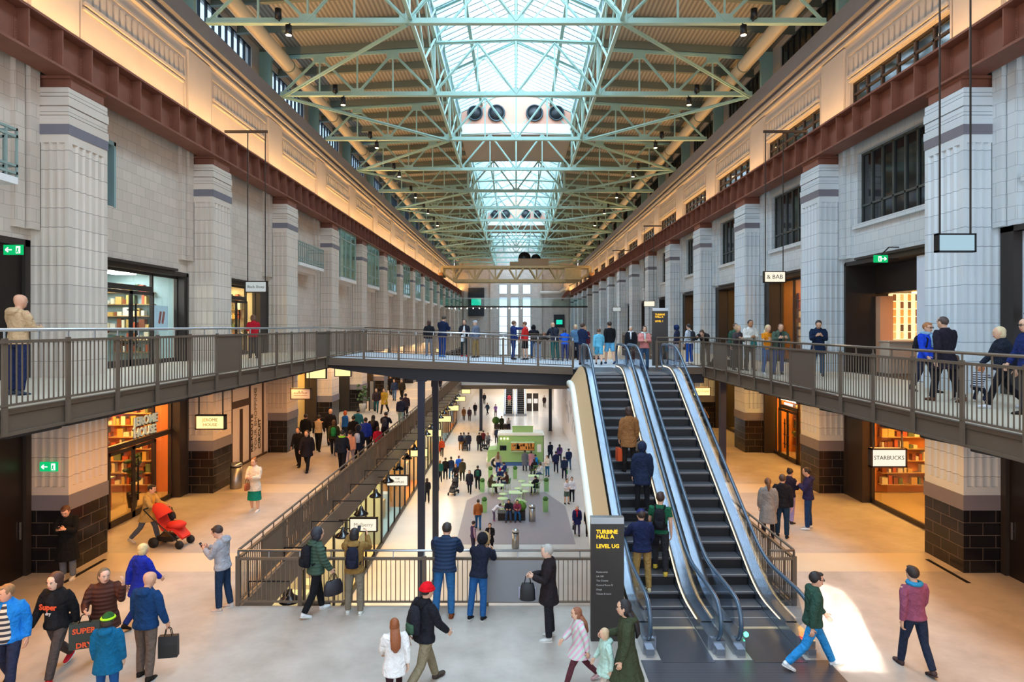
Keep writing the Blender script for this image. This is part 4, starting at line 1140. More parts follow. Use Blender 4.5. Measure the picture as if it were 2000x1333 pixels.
# right wall, first floor: recess with peach counter, then restaurants
a, b = B(0)
r = thing('lobby_recess', 'dark bronze recess with peach counter and lit tile shelves on the right upper walkway', 'shopfront', (XW, (a+b)/2, HR))
y0, y1 = a+0.75, b-0.1
q = MB(); q.box(XW-0.05, y1-0.08, HR, XW+1.0, y1+0.05, 8.1); q.box(XW-0.05, y0-0.02, HR, XW+0.3, y0+0.08, 8.1); q.box(XW-0.05, y0, 8.0, XW+1.0, y1, 8.14); q.box(XW-0.14, y0+0.3, 8.14, XW, y1-0.8, 8.22); q.build('surround', BRONZE, r)
q = MB(); q.box(XW+1.0, y0-1.0, 7.05, XW+4.0, y1, 8.1); q.box(XW+0.1, y0-1.0, 8.14, XW+4, y1+0.2, 8.24); q.box(XW+4.0, y0-1.2, HR, XW+4.1, y1+0.3, 8.2); q.box(XW+0.5, y0-1.3, HR, XW+4, y0-1.2, 8.2); q.box(XW+1.0, y1-0.0, HR, XW+4.0, y1+0.1, 8.1); q.box(XW+0.05, y0-1.2, HR-0.04, XW+4, y1+0.1, HR+0.005); q.build('interior_wall', mat('brown black lobby wall', '3A302B', 0.5, 0.2), r)
q = MB(); q.box(XW+0.05, y0+0.08, HR+0.02, XW+0.10, y0+1.1, 7.95); q.build('white_panel', mat('pale blue white panel', 'D6DDEA', 0.4), r)
PEACH = mat('peach plaster', 'D9A583', 0.6)
q = MB(); q.box(XW+1.0, y1-0.35, HR, XW+1.45, y1-0.02, 6.95); q.build('peach_pier', PEACH, r)
q = MB(); q.box(XW+1.0, y1-0.9, HR, XW+3.6, y1-0.35, HR+1.07); q.box(XW+0.97, y1-0.95, HR+1.07, XW+3.6, y1-0.30, HR+1.12); q.build('counter', mat('pale peach counter', 'D9BFA8', 0.5), r)
q = MB(); xs = [XW+1.45+i*0.26 for i in range(9)]; zs = [5.45+i*0.265 for i in range(7)]
for x in xs: q.box(x-0.02, y1-0.3, zs[0], x+0.02, y1-0.1, zs[-1])
for z in zs: q.box(xs[0], y1-0.3, z-0.015, xs[-1], y1-0.1, z+0.015)
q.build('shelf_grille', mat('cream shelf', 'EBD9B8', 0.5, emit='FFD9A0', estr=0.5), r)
q = MB(); random.seed(77)
for i in range(8):
    for j in range(6): q.box(xs[i]+0.03, y1-0.14, zs[j]+0.02, xs[i+1]-0.03, y1-0.10, zs[j+1]-0.02, random.randrange(4))
q.build('tile_pattern', [mat('tile %s' % c, c, 0.5) for c in ('6B4630', 'C99A5E', 'D9C09A', '4E3A30')], r)
q = MB(); q.box(XW+1.5, y1-1.6, 7.0, XW+3.4, y1-1.3, 7.04); q.ball((XW+2.9, y1-0.6, 6.1), 0.14, 0.14, 0.16); q.build('lamp', emis('amber lobby lamp', 'FFB860', 8), r)
a, b = B(-1)
r = thing('white_hoarding', 'white panel with black diamond in a dark frame at the near right edge', 'hoarding', (XW, (a+b)/2, HR))
q = MB(); q.box(XW-0.06, b-0.45, HR, XW+0.3, b-0.05, 8.25); q.box(XW-0.06, a, 8.12, XW+0.3, b-0.05, 8.25); q.build('dark_frame', BRONZE, r)
q = MB(); q.box(XW+0.15, a, HR, XW+0.2, b-0.45, 8.12); q.build('panel', mat('pale blue white panel', 'D6DDEA', 0.4), r)
q = MB(); c = (b-0.50, 6.2)
q.prismx([(c[0], c[1]), (c[0]-0.9, c[1]+0.85), (c[0]-1.8, c[1]), (c[0]-0.9, c[1]-0.85)], XW+0.13, XW+0.15); q.build('diamond_print', BLACKM, r)
for k, lab, wm in ((1, 'brown framed restaurant front with hanging lamps on the right upper walkway', WOOD_IN), (2, 'dark framed restaurant front with small white sign on the right upper walkway', DARK_IN), (3, 'narrow restaurant front, fourth bay of the right upper walkway', DARK_IN)):
    a, b = B(k); s_ = shopfront(lab, 1, a+0.75, b-0.1, HR, 8.12, wm, LAMP_A, mull=(0.0, 0.4, 0.7, 1), reveal=0.5, seed=50+k, lampw=0.5, depth=3.0)
    q = MB(); random.seed(k)
    for i in range(7): q.ball((XW+1.4+random.uniform(-.4, .6), a+1.4+0.55*i, 6.3+random.uniform(-.5, .6)), 0.07, 0.07, 0.07, n=8, k=5)
    q.build('pendant_bulb', emis('small amber bulb', 'FFB050', 12), s_)
for k in range(4, NB):
    a, b = B(k); shopfront('tall dark window front, %s bay of the right upper level' % ORD[k], 1, a+0.75, b-0.1, HR, 8.12, DARK_IN, None, mull=(0, .4, .7, 1), shelves=False, depth=1.5)
# little balconies, window and oriels on the left wall
TEALR = mat('grey green balcony steel', '8FA29C', 0.45, 0.2)
for k, lab in ((-1, 'small balcony with grey green railing above the dark doors, upper left'), (2, 'small balcony with grey green railing and dark door on the left wall')):
    a, b = B(k); y0, y1 = a+0.25, b-1.55
    r = thing('balcony', lab, 'balcony', (-XW+0.4, (y0+y1)/2, 8.9), 'wall balconies')
    q = MB(); q.box(-XW, y0, 8.95, -XP, y1, 9.1); q.prismx([(y0, 8.95), (y1, 8.95), (y1-0.5, 8.7), (y0+0.5, 8.7)], -XW, -XP-0.3); q.build('balcony_slab', WHITE, r)
    q = MB()
    for z in (9.16, 9.32, 9.95, 10.1): q.box(-XP-0.06, y0, z, -XP, y1, z+0.05); q.box(-XW, y1-0.05, z, -XP, y1, z+0.05)
    n = 14
    for i in range(n+1):
        yy = y0+(y1-y0)*i/n; q.box(-XP-0.05, yy-0.02, 9.1, -XP-0.01, yy+0.02, 10.1)
    for i in range(3): q.box(-XW+0.3*i, y1-0.05, 9.1, -XW+0.3*i+0.04, y1, 10.1)
    q.build('railing_lattice', TEALR, r)
    q = MB(); q.box(-XW-0.1, a+1.6, 9.1, -XW-0.14, a+2.5, 11.3); q.build('door', mat('dark red brown door', '3A2420', 0.5), r)
a, b = B(0)
wn += 1
r = thing('window_%d' % wn, None, None, (-XW, a+1.35, 9.35), kind='structure')
q = MB(); q.box(-XW-0.25, a+0.95, 9.35, -XW-0.2, a+1.75, 11.2, 0); q.build('pane', DARKGL, r)
q = MB(); q.box(-XW-0.5, a+0.93, 9.33, -XW+0.02, a+0.97, 11.22); q.box(-XW-0.5, a+1.68, 9.33, -XW+0.02, a+1.77, 11.22); q.box(-XW-0.5, a+0.93, 11.1, -XW+0.02, a+1.77, 11.22); q.build('window_frame', mat('pale teal reveal', '8FA9A8', 0.5), r)
orl = None
for k in range(3, NB):
    a, b = B(k); y0, y1 = a+0.5, a+4.3
    lab = 'green glazed oriel box on the left wall, %s from the camera' % ORD[k-3]
    if orl is None:
        r = thing('oriel_box', lab, 'oriel', (-XW+0.4, (y0+y1)/2, 8.6), 'glazed oriel boxes')
        q = MB(); q.box(-XW-0.1, y0, 8.75, -XP-0.02, y1, 8.95); q.box(-XW-0.1, y0+0.3, 8.55, -XP-0.3, y1-0.3, 8.75); q.build('corbel', WHITE, r)
        q = MB()
        for yy in (y0, y0+1.27, y0+2.53, y1-0.07): q.box(-XP-0.12, yy, 8.95, -XP-0.05, yy+0.07, 11.9)
        for z in (8.95, 9.6, 11.3, 11.83):
            q.box(-XP-0.12, y0, z, -XP-0.05, y1, z+0.07); q.box(-XW, y0, z, -XP-0.05, y0+0.07, z+0.07); q.box(-XW, y1-0.07, z, -XP-0.05, y1, z+0.07)
        q.build('frame', TEALR, r)
        q = MB(); q.box(-XP-0.1, y0, 8.95, -XP-0.09, y1, 11.85); q.box(-XW, y0+0.03, 8.95, -XP-0.1, y0+0.04, 11.85); q.box(-XW, y1-0.04, 8.95, -XP-0.1, y1-0.03, 11.85); q.build('glass_pane', GLASS_G, r)
        q = MB(); q.box(-XW, y0, 11.9, -XP-0.02, y1, 12.0); q.build('roof_cap', TEALR, r)
        q = MB(); q.box(-XW-0.5, y0, 8.9, -XW-0.45, y1, 11.9); q.build('back_window', emis('pale daylit window', 'DDEAF2', 0.55), r)
        orl = capture(r)
    else: copy_tree(orl, (-XW+0.4, (y0+y1)/2, 8.6), lab)

# ------------------------------------------------------------------ hanging signs
FRAME_S = mat('bronze sign frame', '3A2C22', 0.4, 0.5)
def sign(label, x, y, z, w, h, body=None, face=None, tcol='2A211A', top=None, brx=None, size=None, lines=None, group='hanging shop signs', frame=None, arm=None):
    r = thing('hanging_sign', label, 'sign', (x, y, z-h/2), group)
    q = MB(); t = 0.035
    for a, b, c, d in ((-w/2, -h/2, w/2, -h/2+t), (-w/2, h/2-t, w/2, h/2), (-w/2, -h/2, -w/2+t, h/2), (w/2-t, -h/2, w/2, h/2)):
        q.box(x+a, y-0.07, z+b, x+c, y+0.07, z+d)
    q.build('sign_frame', frame or FRAME_S, r)
    q = MB(); q.box(x-w/2+0.01, y-0.055, z-h/2+0.01, x+w/2-0.01, y+0.055, z+h/2-0.01); q.build('sign_face', face, r)
    if body:
        tm = mat('sign ink '+tcol, tcol, 0.6)
        L = body if isinstance(body, list) else [(body, size or h*0.42, 0)]
        for bt, sz, dz in L: text('lettering', bt, sz, tm, r, (x, y-0.058, z+dz), (R(90), 0, 0), ext=0.003)
    if top is not None:
        q = MB()
        for dx in (-w*0.4, w*0.4): q.bar((x+dx, y, z+h/2), (x+dx, y, top), 0.028, 0.028)
        if brx is not None: q.box(min(x-w/2, brx) if brx < x else x-w/2, y-0.04, top, max(x+w/2, brx), y+0.04, top+0.09)
        q.build('hanger_rod', BRONZE, r)
    if arm is not None:
        q = MB()
        for dz in (h*0.3, -h*0.3): q.bar((x-w/2, y, z+dz), (arm, y, z+dz), 0.03, 0.03)
        q.box(arm-0.03, y-0.04, z-h*0.4, arm+0.01, y+0.04, z+h*0.4); q.build('wall_arm', BLACKM, r)
    return r
GL_Y = emis('yellow lit sign face', 'FFE39A', 0.62); GL_W = emis('white lit sign face', 'FFF3DC', 0.46); GL_P = emis('pale lit sign face', 'D2DADA', 0.34); GL_B = emis('blue white sign face', 'AFD0DF', 0.42)
# high signs hung from the crane girders
sign('white hanging sign with dark lettering above the left walkway', -9.45, 23.3, 7.34, 0.80, 0.42, 'Black Sheep', GL_P, top=12.95, brx=-10.6, size=0.13)
sign('lit hanging sign reading BAB above the right walkway', 9.4, 23.3, 7.70, 0.80, 0.42, '& BAB', GL_W, top=12.95, brx=10.6, size=0.22)
sign('blank pale blue hanging sign nearest the camera on the right', 9.37, 13.66, 7.68, 0.82, 0.40, None, GL_B, top=12.95, brx=10.6, frame=BLACKM)
sign('small lit hanging sign far along the right wall', 9.4, 45.2, 7.5, 0.8, 0.42, None, GL_W, top=12.95, brx=10.6)
sign('tiny pale hanging sign far along the right wall', 9.4, 59.8, 7.5, 0.8, 0.42, None, GL_P, top=12.95, brx=10.6)
# signs under the walkways
sign('yellow lit sign outside the cafe on the left ground floor', -8.2, 17.2, 3.33, 0.80, 0.40, [('JEROME', .12, .06), ('HOUSE', .12, -.07)], GL_Y, '8A6A2A', top=HL-0.3, size=0.12)
us = sign('white unlit sign beside the hoarding on the left ground floor', -8.4, 25.0, 3.27, 0.80, 0.44, None, mat('pale sign face', 'B9AEB2', 0.5), '6A5F66', top=HL-0.3, size=0.14)
q = MB(); zz = 3.27
for i in range(9): q.box(-8.66+.06*i, 24.94, zz+.01, -8.62+.06*i, 24.945, zz+.05+(.07 if i in (3, 5) else 0))
q.box(-8.66, 24.94, zz-.07, -8.14, 24.945, zz-.045); q.build('logo_mark', mat('grey sign ink', '6A5F66', .6), us)
sign('blank gold lit sign above the boutique on the left ground floor', -8.3, 26.6, 3.95, 0.86, 0.46, None, GL_Y, top=HL-0.3)
sign('gold lit sign beyond the boutique on the left ground floor', -8.3, 30.7, 3.70, 0.80, 0.42, None, GL_Y, top=HL-0.3)
sign('white lit sign reading STARBUCKS under the right walkway', 8.3, 14.3, 2.97, 0.80, 0.43, 'STARBUCKS', GL_W, '1F2A22', top=HR-0.3, size=0.125)
sign('yellow lit sign beside the slim column on the right ground floor', 8.4, 29.0, 2.95, 0.80, 0.40, [("L'OCCITANE", .12, 0)], GL_Y, 'B59A5A', top=HR-0.3)
for i, (y, c) in enumerate(((45.2, GL_Y), (59.8, GL_Y), (74.4, GL_Y))):
    sign('small yellow lit sign far along the left arcade, %s of three' % ORD[i], -8.9, y, 3.1, 0.8, 0.42, None, c, arm=-10.69)
# lower level shop signs on the edge of the well, with black dish lamps between them
lg = [(21.0, [('Mulberry', .17, 0)], 'white lit sign reading Mulberry over the lower shops', 'A9A08A', GL_W), (27.0, [('THE', .11, .08), ('KOOPLES', .13, -.06)], 'white lit sign reading THE KOOPLES over the lower shops', '1F1A18', GL_W),
      (33.0, None, 'yellow lit sign, third along the lower shops', '6A5A2A', GL_Y), (39.0, None, 'yellow lit sign, fourth along the lower shops', None, GL_Y), (45, None, 'pale yellow lit sign, fifth along the lower shops', None, GL_Y), (51, None, 'pale yellow lit sign, sixth along the lower shops', None, GL_Y), (57.5, None, 'pale yellow lit sign, seventh along the lower shops', None, GL_Y), (64, None, 'pale yellow lit sign, eighth along the lower shops', None, GL_Y)]
for y, body, lab, tc_, fc in lg:
    sign(lab, -5.0, y, -0.60, 0.92, 0.46, body, fc, tc_ or '2A211A', arm=-5.85)
sign('lit purple edged sign at the near foot of the well', -4.6, 14.6, -0.62, 0.7, 0.4, [('R', .3, 0)], GL_W, '2A2A3A', arm=-5.85)
dl = None
DISH = mat('glossy black dish lamp', '111114', 0.15, spec=0.8)
for i in range(20):
    y = 14.0+2.15*i
    lab = 'glossy black dish lamp over the lower shops, %s from the near railing' % ORD[i]
    if dl is None:
        r = thing('dish_lamp', lab, 'lamp', (-4.95, y, -0.12), 'black dish lamps along the well')
        q = MB(); q.lathe([(0.22, 0), (0.235, 0.02), (0.20, 0.07), (0.10, 0.13), (0.06, 0.2), (0.05, 0.26), (0.0, 0.27)], (-4.95, y, -0.12), 18); q.build('lamp_shade', DISH, r)
        q = MB(); q.bar((-4.95, y, 0.14), (-4.95, y, 0.32), 0.02, 0.02); q.bar((-4.95, y, 0.32), (-5.85, y, 0.32), 0.025, 0.025); q.bar((-5.85, y, 0.33), (-5.85, y, -0.3), 0.03, 0.03); q.build('bracket', BLACKM, r)
        q = MB(); q.ball((-4.95, y, -0.09), 0.06, 0.06, 0.05, n=8, k=5); q.build('bulb', emis('dish bulb', 'FFE0A8', 10), r)
        dl = capture(r)
    else: copy_tree(dl, (-4.95, y, -0.12), lab)
# lower level shopfronts on the left
LGX = -7.3
cols = [('warm white', LAMP_W, CREAM_IN), ('amber', LAMP_A, ORANGE_IN), ('pale', LAMP_C, TEAL_IN), ('golden', LAMP_A, CREAM_IN)]
for i in range(9):
    y0 = 13.0+7.3*i; y1 = y0+7.2; nm_, lm, wm = cols[(i*3+1) % 4 if i else 0]
    r = thing('lower_shopfront', '%s glazed shopfront with black mullions, %s along the lower level' % (nm_, ORD[i]), 'shopfront', (LGX, (y0+y1)/2, LGZ), 'lower level shopfronts')
    q = MB()
    for j in range(5):
        yy = y0+(y1-y0)*j/4; q.box(LGX-0.06, yy-0.04, LGZ, LGX+0.03, yy+0.04, -0.9)
    q.box(LGX-0.1, y0, LGZ, LGX+0.05, y1, LGZ+0.15); q.box(LGX-0.1, y0, -1.6, LGX+0.05, y1, -1.45); q.box(LGX-0.15, y0, -0.95, LGX+0.1, y1, -0.7)
    q.build('frame', BLACKM, r)
    q = MB(); q.add([(LGX-0.02, y0, LGZ), (LGX-0.02, y1, LGZ), (LGX-0.02, y1, -0.9), (LGX-0.02, y0, -0.9)], [(0, 1, 2, 3)]); q.build('glass_pane', GLASS, r)
    q = MB(); q.box(LGX-3.1, y0, LGZ, LGX-3.0, y1, -0.7); q.box(LGX-3, y0-0.02, LGZ, LGX-0.1, y0+0.02, -0.7); q.box(LGX-3, y0, LGZ-0.02, LGX-0.05, y1, LGZ+0.02); q.build('interior_wall', wm, r)
    q = MB()
    for j in range(3): q.box(LGX-1.9, y0+0.6+2.2*j, -0.84, LGX-1.2, y0+2.0+2.2*j, -0.8)
    q.build('ceiling_light', lm, r)
    random.seed(60+i); q = MB()
    cs = [mat('stock %s' % c, c, 0.6) for c in ('C9A25A', '8A4A2A', 'E6D9B8', '5C6A4A', 'B5532E', 'D9D4C8')]
    for j in range(5):
        yy = y0+0.5+1.35*j; h = random.uniform(0.9, 1.9); q.box(LGX-1.6, yy, LGZ, LGX-0.9, yy+0.7, LGZ+h, random.randrange(6)); q.box(LGX-2.95, yy, LGZ+1, LGX-2.7, yy+1, LGZ+3.2, random.randrange(6))
    q.build('display_stock', cs, r)
q = MB(); q.box(LGX-0.3, 13, -0.98, LGX+0.2, 79, -0.7); struct('trim_lower_head', q, BLACKM)
q = MB(); q.box(LGX-0.4, 78.8, LGZ, LGX, 126, -0.7); struct('wall_lower_left', q, mat('lower end wall', 'B9AFA4', 0.6, var=0.05))

# ------------------------------------------------------------------ free-standing sign slabs and exit signs
def totem(label, x0, x1, y, z0, h, lines, small=None, seed=0):
    r = thing('sign_slab', label, 'sign', ((x0+x1)/2, y, z0))
    q = MB(); q.box(x0, y-0.07, z0, x1, y+0.07, z0+h-0.12); q.build('slab_body', mat('brown black sign slab', '3A3431', 0.35, 0.2), r)
    q = MB(); q.box(x0, y-0.075, z0+h-0.12, x1, y+0.075, z0+h); q.build('top_cap', STEEL, r)
    YT = mat('yellow sign lettering', 'F2B21E', 0.5, emit='F2B21E', estr=0.45)
    for body, sz, z in lines: text('lettering', body, sz, YT, r, (x0+0.10, y-0.073, z), (R(90), 0, 0), align='LEFT', bold=sz*0.03, ext=0.002)
    if small:
        for i, t_ in enumerate(small): text('small_lettering', t_, 0.045, mat('grey sign lettering', 'B5B0AA', 0.6), r, (x0+0.10, y-0.073, z0+h-1.02-0.082*i), (R(90), 0, 0), align='LEFT', ext=0.002)
    return r
totem('brown black sign slab with yellow lettering TURBINE HALL A at the escalator foot', 1.40, 2.02, 12.05, 0, 2.32, [('TURBINE', .10, 2.05), ('HALL A', .10, 1.96), ('LEVEL UG', .10, 1.78)], ['Restaurants', 'Lift 109', 'The Cinema', 'Control Room B', 'Shops', 'Tickets & tours'])
totem('dark sign slab with orange lettering at the head of the escalators', 5.55, 6.18, 26.1, HR, 2.35, [('TURBINE', .10, HR+2.08), ('HALL A', .10, HR+1.99), ('LEVEL 1', .10, HR+1.81)])
EXG = emis('green exit sign', '12B86A', 0.5); EXW = emis('exit sign white', 'F4FFF8', 0.6)
def exit_sign(label, x, y, z, side, w=0.42, h=0.22, rev=False):
    r = thing('exit_sign', label, 'sign', (x, y, z-h/2), 'green exit signs')
    q = MB(); q.box(x-w/2, y-0.02, z-h/2, x+w/2, y+0.02, z+h/2); q.build('sign_face', EXG, r)
    q = MB(); s = -1 if rev else 1; ax = x-s*w*0.22; yy = y-0.024
    q.bar((ax-s*0.07, yy, z), (ax+s*0.07, yy, z), 0.006, 0.025); q.bar((ax-s*0.07, yy, z), (ax-s*0.01, yy, z+0.05), 0.006, 0.025); q.bar((ax-s*0.07, yy, z), (ax-s*0.01, yy, z-0.05), 0.006, 0.025)
    bx = x+s*w*0.18
    q.box(bx-0.005, yy-0.003, z-0.08, bx+0.09, yy+0.003, z+0.08); q.build('arrow_symbol', EXW, r)
    q = MB(); q.bar((bx+0.04, yy-0.006, z+0.04), (bx+0.03, yy-0.006, z-0.02), 0.006, 0.03); q.bar((bx+0.03, yy-0.006, z-0.02), (bx+0.06, yy-0.006, z-0.07), 0.006, 0.018); q.bar((bx+0.03, yy-0.006, z-0.02), (bx+0.01, yy-0.006, z-0.06), 0.006, 0.018); q.build('running_figure', EXG, r)
    if z > 7: q = MB(); q.bar((x-0.02*side, y, z), (side*(XW-0.01), y, z), 0.03, 0.03); q.build('wall_arm', BLACKM, r)
    return r
exit_sign('green exit sign above the dark doors on the left upper walkway', -11.15, 14.2, 7.6, -1)
exit_sign('green exit sign on the pilaster of the left ground floor', -11.15, 15.276, 2.55, -1)
exit_sign('green exit sign in the bronze recess of the right upper walkway', 11.05, 19.4, 7.95, 1, rev=True)
q = MB(); q.bar((11.05, 19.4, 8.06), (11.3, 19.4, 8.3), 0.03, 0.03); q.bar((11.3, 19.4, 8.3), (XW, 19.4, 8.3), 0.03, 0.03); tag(q.build('sign_bracket', BLACKM), 'thin black bracket over the green exit sign on the right walkway', 'bracket')
# floor vents beside the pilasters
for s, y, lab in ((-1, 15.6, 'slim black floor slot beside the nearest left pilaster'), (1, 15.6, 'slim black floor slot beside the nearest right pilaster')):
    q = MB(); q.box(s*10.35, y-0.9, 0.0, s*10.45, y+0.6, 0.006); tag(q.build('floor_slot', BLACKM), lab, 'vent')
# ------------------------------------------------------------------ things on the lower level and the ground floor
def P6(px, py_, z=LGZ): return at(px, py_, z)
VANG = mat('mint green van paint', '9CC27C', 0.4, var=0.03); VANW = mat('cream van roof', 'EFEBDD', 0.4)
vy = 54.0; v0 = -2.42; v1 = 2.34; zb = LGZ+0.45; zt = LGZ+2.85
r = thing('food_van', 'mint green food van with white roof and lit serving hatch on the lower level', 'van', ((v0+v1)/2, vy+1.0, LGZ))
m = MB()
yA, yB = vy, vy+2.0
body = [(v0, zb), (v0, zb+0.85), (v0+0.15, zb+1.0), (v0+0.85, zb+1.05), (v0+1.0, zt-0.15), (v1, zt-0.15), (v1, zb)]
hx0, hx1, hz0, hz1 = -0.42, 1.55, LGZ+1.38, LGZ+2.08
n = len(body)
# body shell: sides with the hatch and window left open
def face_with_hole(mb, y, holes):
    xs = sorted({v0+1.0, v1, *[h[0] for h in holes], *[h[1] for h in holes]})
    for a, b in zip(xs, xs[1:]):
        hs = sorted([(h[2], h[3]) for h in holes if h[0] <= a+1e-4 and h[1] >= b-1e-4]); z = zb
        for c, d in hs: mb.box(a, y, z, b, y+0.05, c); z = d
        mb.box(a, y, z, b, y+0.05, zt-0.15)
face_with_hole(m, yA, [(hx0, hx1, hz0, hz1)]); m.box(v0+1.0, yB-0.05, zb, v1, yB, zt-0.15); m.box(v1-0.05, yA, zb, v1, yB, zt-0.15)
m.box(v0+0.95, yA, zb, v0+1.0, yB, LGZ+1.4); m.box(v0+1.0, yA+0.05, zb, v1, yB, zb+0.05)
hood = [(v0, zb), (v0, zb+0.80), (v0+0.12, zb+0.98), (v0+1.0, zb+1.08), (v0+1.0, zb)]
m.add([(x, yA+0.1, z) for x, z in hood]+[(x, yB-0.1, z) for x, z in hood], [(0,1,2,3,4), (9,8,7,6,5)]+[(j, 5+j, 5+(j+1) % 5, (j+1) % 5) for j in range(5)])
wedge = [(v0+0.75, zb+1.06), (v0+0.98, zt-0.15), (v0+1.02, zt-0.15), (v0+1.02, zb+1.06)]
for yy in (yA, yB-0.05): m.add([(x, yy, z) for x, z in wedge]+[(x, yy+0.05, z) for x, z in wedge], [(0,1,2,3), (7,6,5,4)]+[(j, 4+j, 4+(j+1) % 4, (j+1) % 4) for j in range(4)])
m.build('van_body', VANG, r)
m = MB(); m.box(v0+0.85, yA-0.06, zt-0.17, v1+0.04, yB+0.06, zt-0.08); m.box(v0+1.0, yA+0.05, zt-0.08, v1-0.1, yB-0.05, zt); m.build('roof', VANW, r)
m = MB(); m.box(-0.32, vy+0.7, zt, 1.45, vy+0.78, zt+0.50); m.box(-0.36, vy+0.68, zt+0.47, 1.49, vy+0.80, zt+0.53); m.build('roof_board', VANG, r)
m = MB(); m.box(hx0, yA+0.9, hz0-0.3, hx1, yA+0.95, hz1+0.2, 0); random.seed(4)
for i in range(26):
    x = random.uniform(hx0+0.05, hx1-0.15); m.box(x, yA+0.5, hz0+random.choice((0.05, 0.3)), x+0.1, yA+0.6, hz0+random.uniform(0.2, 0.6), 1+random.randrange(4))
m.box(hx0, yA-0.22, hz0-0.05, hx1, yA+0.4, hz0, 5)
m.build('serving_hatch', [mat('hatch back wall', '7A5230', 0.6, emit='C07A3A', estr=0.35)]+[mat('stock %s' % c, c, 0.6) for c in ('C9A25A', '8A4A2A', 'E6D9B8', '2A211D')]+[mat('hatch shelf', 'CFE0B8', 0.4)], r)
m = MB(); m.box(hx0, yA-0.5, hz1+0.05, hx1, yA+0.02, hz1+0.10); m.build('awning_flap', mat('pale mint flap', 'CFE0B8', 0.4), r)
m = MB(); m.box(v0+1.05, yA-0.01, LGZ+1.42, v0+1.6, yA+0.01, LGZ+1.85); m.build('side_window', DARKGL, r)
m = MB(); m.box(v0+0.80, yA+0.15, zb+1.12, v0+0.86, yB-0.15, zt-0.3); m.build('windscreen', DARKGL, r)
for x in (v0+0.72, v1-0.8):
    m = MB(); m.tube([(x, yA-0.02, LGZ+0.38), (x, yA+0.22, LGZ+0.38)], 0.38, 20); w = m.build('wheel', mat('tyre rubber', '1C1C1E', 0.7), r)
    m = MB(); m.tube([(x, yA-0.04, LGZ+0.38), (x, yA, LGZ+0.38)], 0.2, 16); m.build('hub_cap', VANW, w)
m = MB(); m.tube([(v0+0.72+0.46*math.cos(t*PI/10), yA-0.03, LGZ+0.40+0.46*math.sin(t*PI/10)) for t in range(11)], 0.05, 6); m.build('wheel_arch', VANW, r)
for i in range(3):
    m = MB(); m.ball((v0+1.15+0.28*i, yA-0.03, zt-0.42), 0.07, 0.05, 0.07, n=10, k=6); m.build('marker_lamp', emis('warm marker lamp', 'FFE9A8', 3), r)
m = MB(); m.tube([(v0-0.04, yA+0.35, zb+0.6), (v0+0.02, yA+0.35, zb+0.6)], 0.13, 12); m.box(v0-0.1, yA, zb-0.02, v0, yB, zb+0.14); m.build('bumper', VANW, r)
m = MB(); m.box(1.78, yA-0.02, LGZ+1.3, 2.12, yA, LGZ+1.95); m.build('menu_board', mat('white menu board', 'E9ECEA', 0.5), r)
m = MB(); m.box(v0+0.3, yA+0.05, LGZ+0.12, v1-0.2, yA+0.1, zb); m.build('skirt_valance', mat('blue skirt valance', '4A6FA8', 0.5), r)
# pale green cafe tables and chairs
MINT = mat('pale mint table', 'C9E2A8', 0.4); GCHAIR = mat('green wire chair', '6E9A5A', 0.5, 0.1)
def table(label, px, py_, w, d, rnd):
    x, y = at(px, py_, LGZ+0.73)
    r = thing('cafe_table', label, 'table', (x, y, LGZ), 'mint cafe tables')
    q = MB()
    if rnd: q.lathe([(w/2, 0), (w/2, 0.03)], (x, y, LGZ+0.71), 20)
    else: q.box(x-w/2, y-d/2, LGZ+0.71, x+w/2, y+d/2, LGZ+0.74)
    q.build('table_top', MINT, r)
    q = MB()
    if rnd: q.tube([(x, y, LGZ+0.02), (x, y, LGZ+0.71)], 0.03, 8); q.lathe([(0.22, 0), (0.20, 0.02), (0.03, 0.04)], (x, y, LGZ), 14); q.build('pedestal', MINT, r)
    else:
        for sx in (-1, 1):
            for sy in (-1, 1):
                q = MB(); q.tube([(x+sx*(w/2-0.06), y+sy*(d/2-0.06), LGZ), (x+sx*(w/2-0.06), y+sy*(d/2-0.06), LGZ+0.71)], 0.02, 6); q.build('leg', MINT, r)
tabs = [(972, 948, 0.85, 0.75, 0, 'pale mint square table with three people around it'), (983, 965, 0.6, .6, 1, 'round mint table just in front of the occupied square table'), (982, 974, 0.7, .7, 1, 'round mint table nearest the dark planter bench'),
        (1007, 962, 0.9, 0.8, 0, 'empty pale mint square table in the middle of the cafe'), (1013, 954, 0.6, .6, 1, 'round mint table behind the empty square one'), (1020, 940, 0.6, .6, 1, 'round mint table farthest back in the middle of the cafe'),
        (1030, 948, 0.85, .75, 0, 'square mint table beside the person in black at the right of the cafe'), (1024, 960, 0.6, .6, 1, 'round mint table right of the empty square table'), (1042, 930, 0.8, .7, 0, 'square mint table at the right rear of the cafe'),
        (1016, 979, 0.7, .7, 1, 'round mint table behind the seated pair on the bench'), (973, 930, 0.75, .7, 0, 'square mint table at the left rear of the cafe'), (1043, 942, 0.7, .6, 0, 'mint table at the right edge of the cafe')]
for px, py_, w, d, rn, lab in tabs: table(lab, px, py_, w, d, rn)
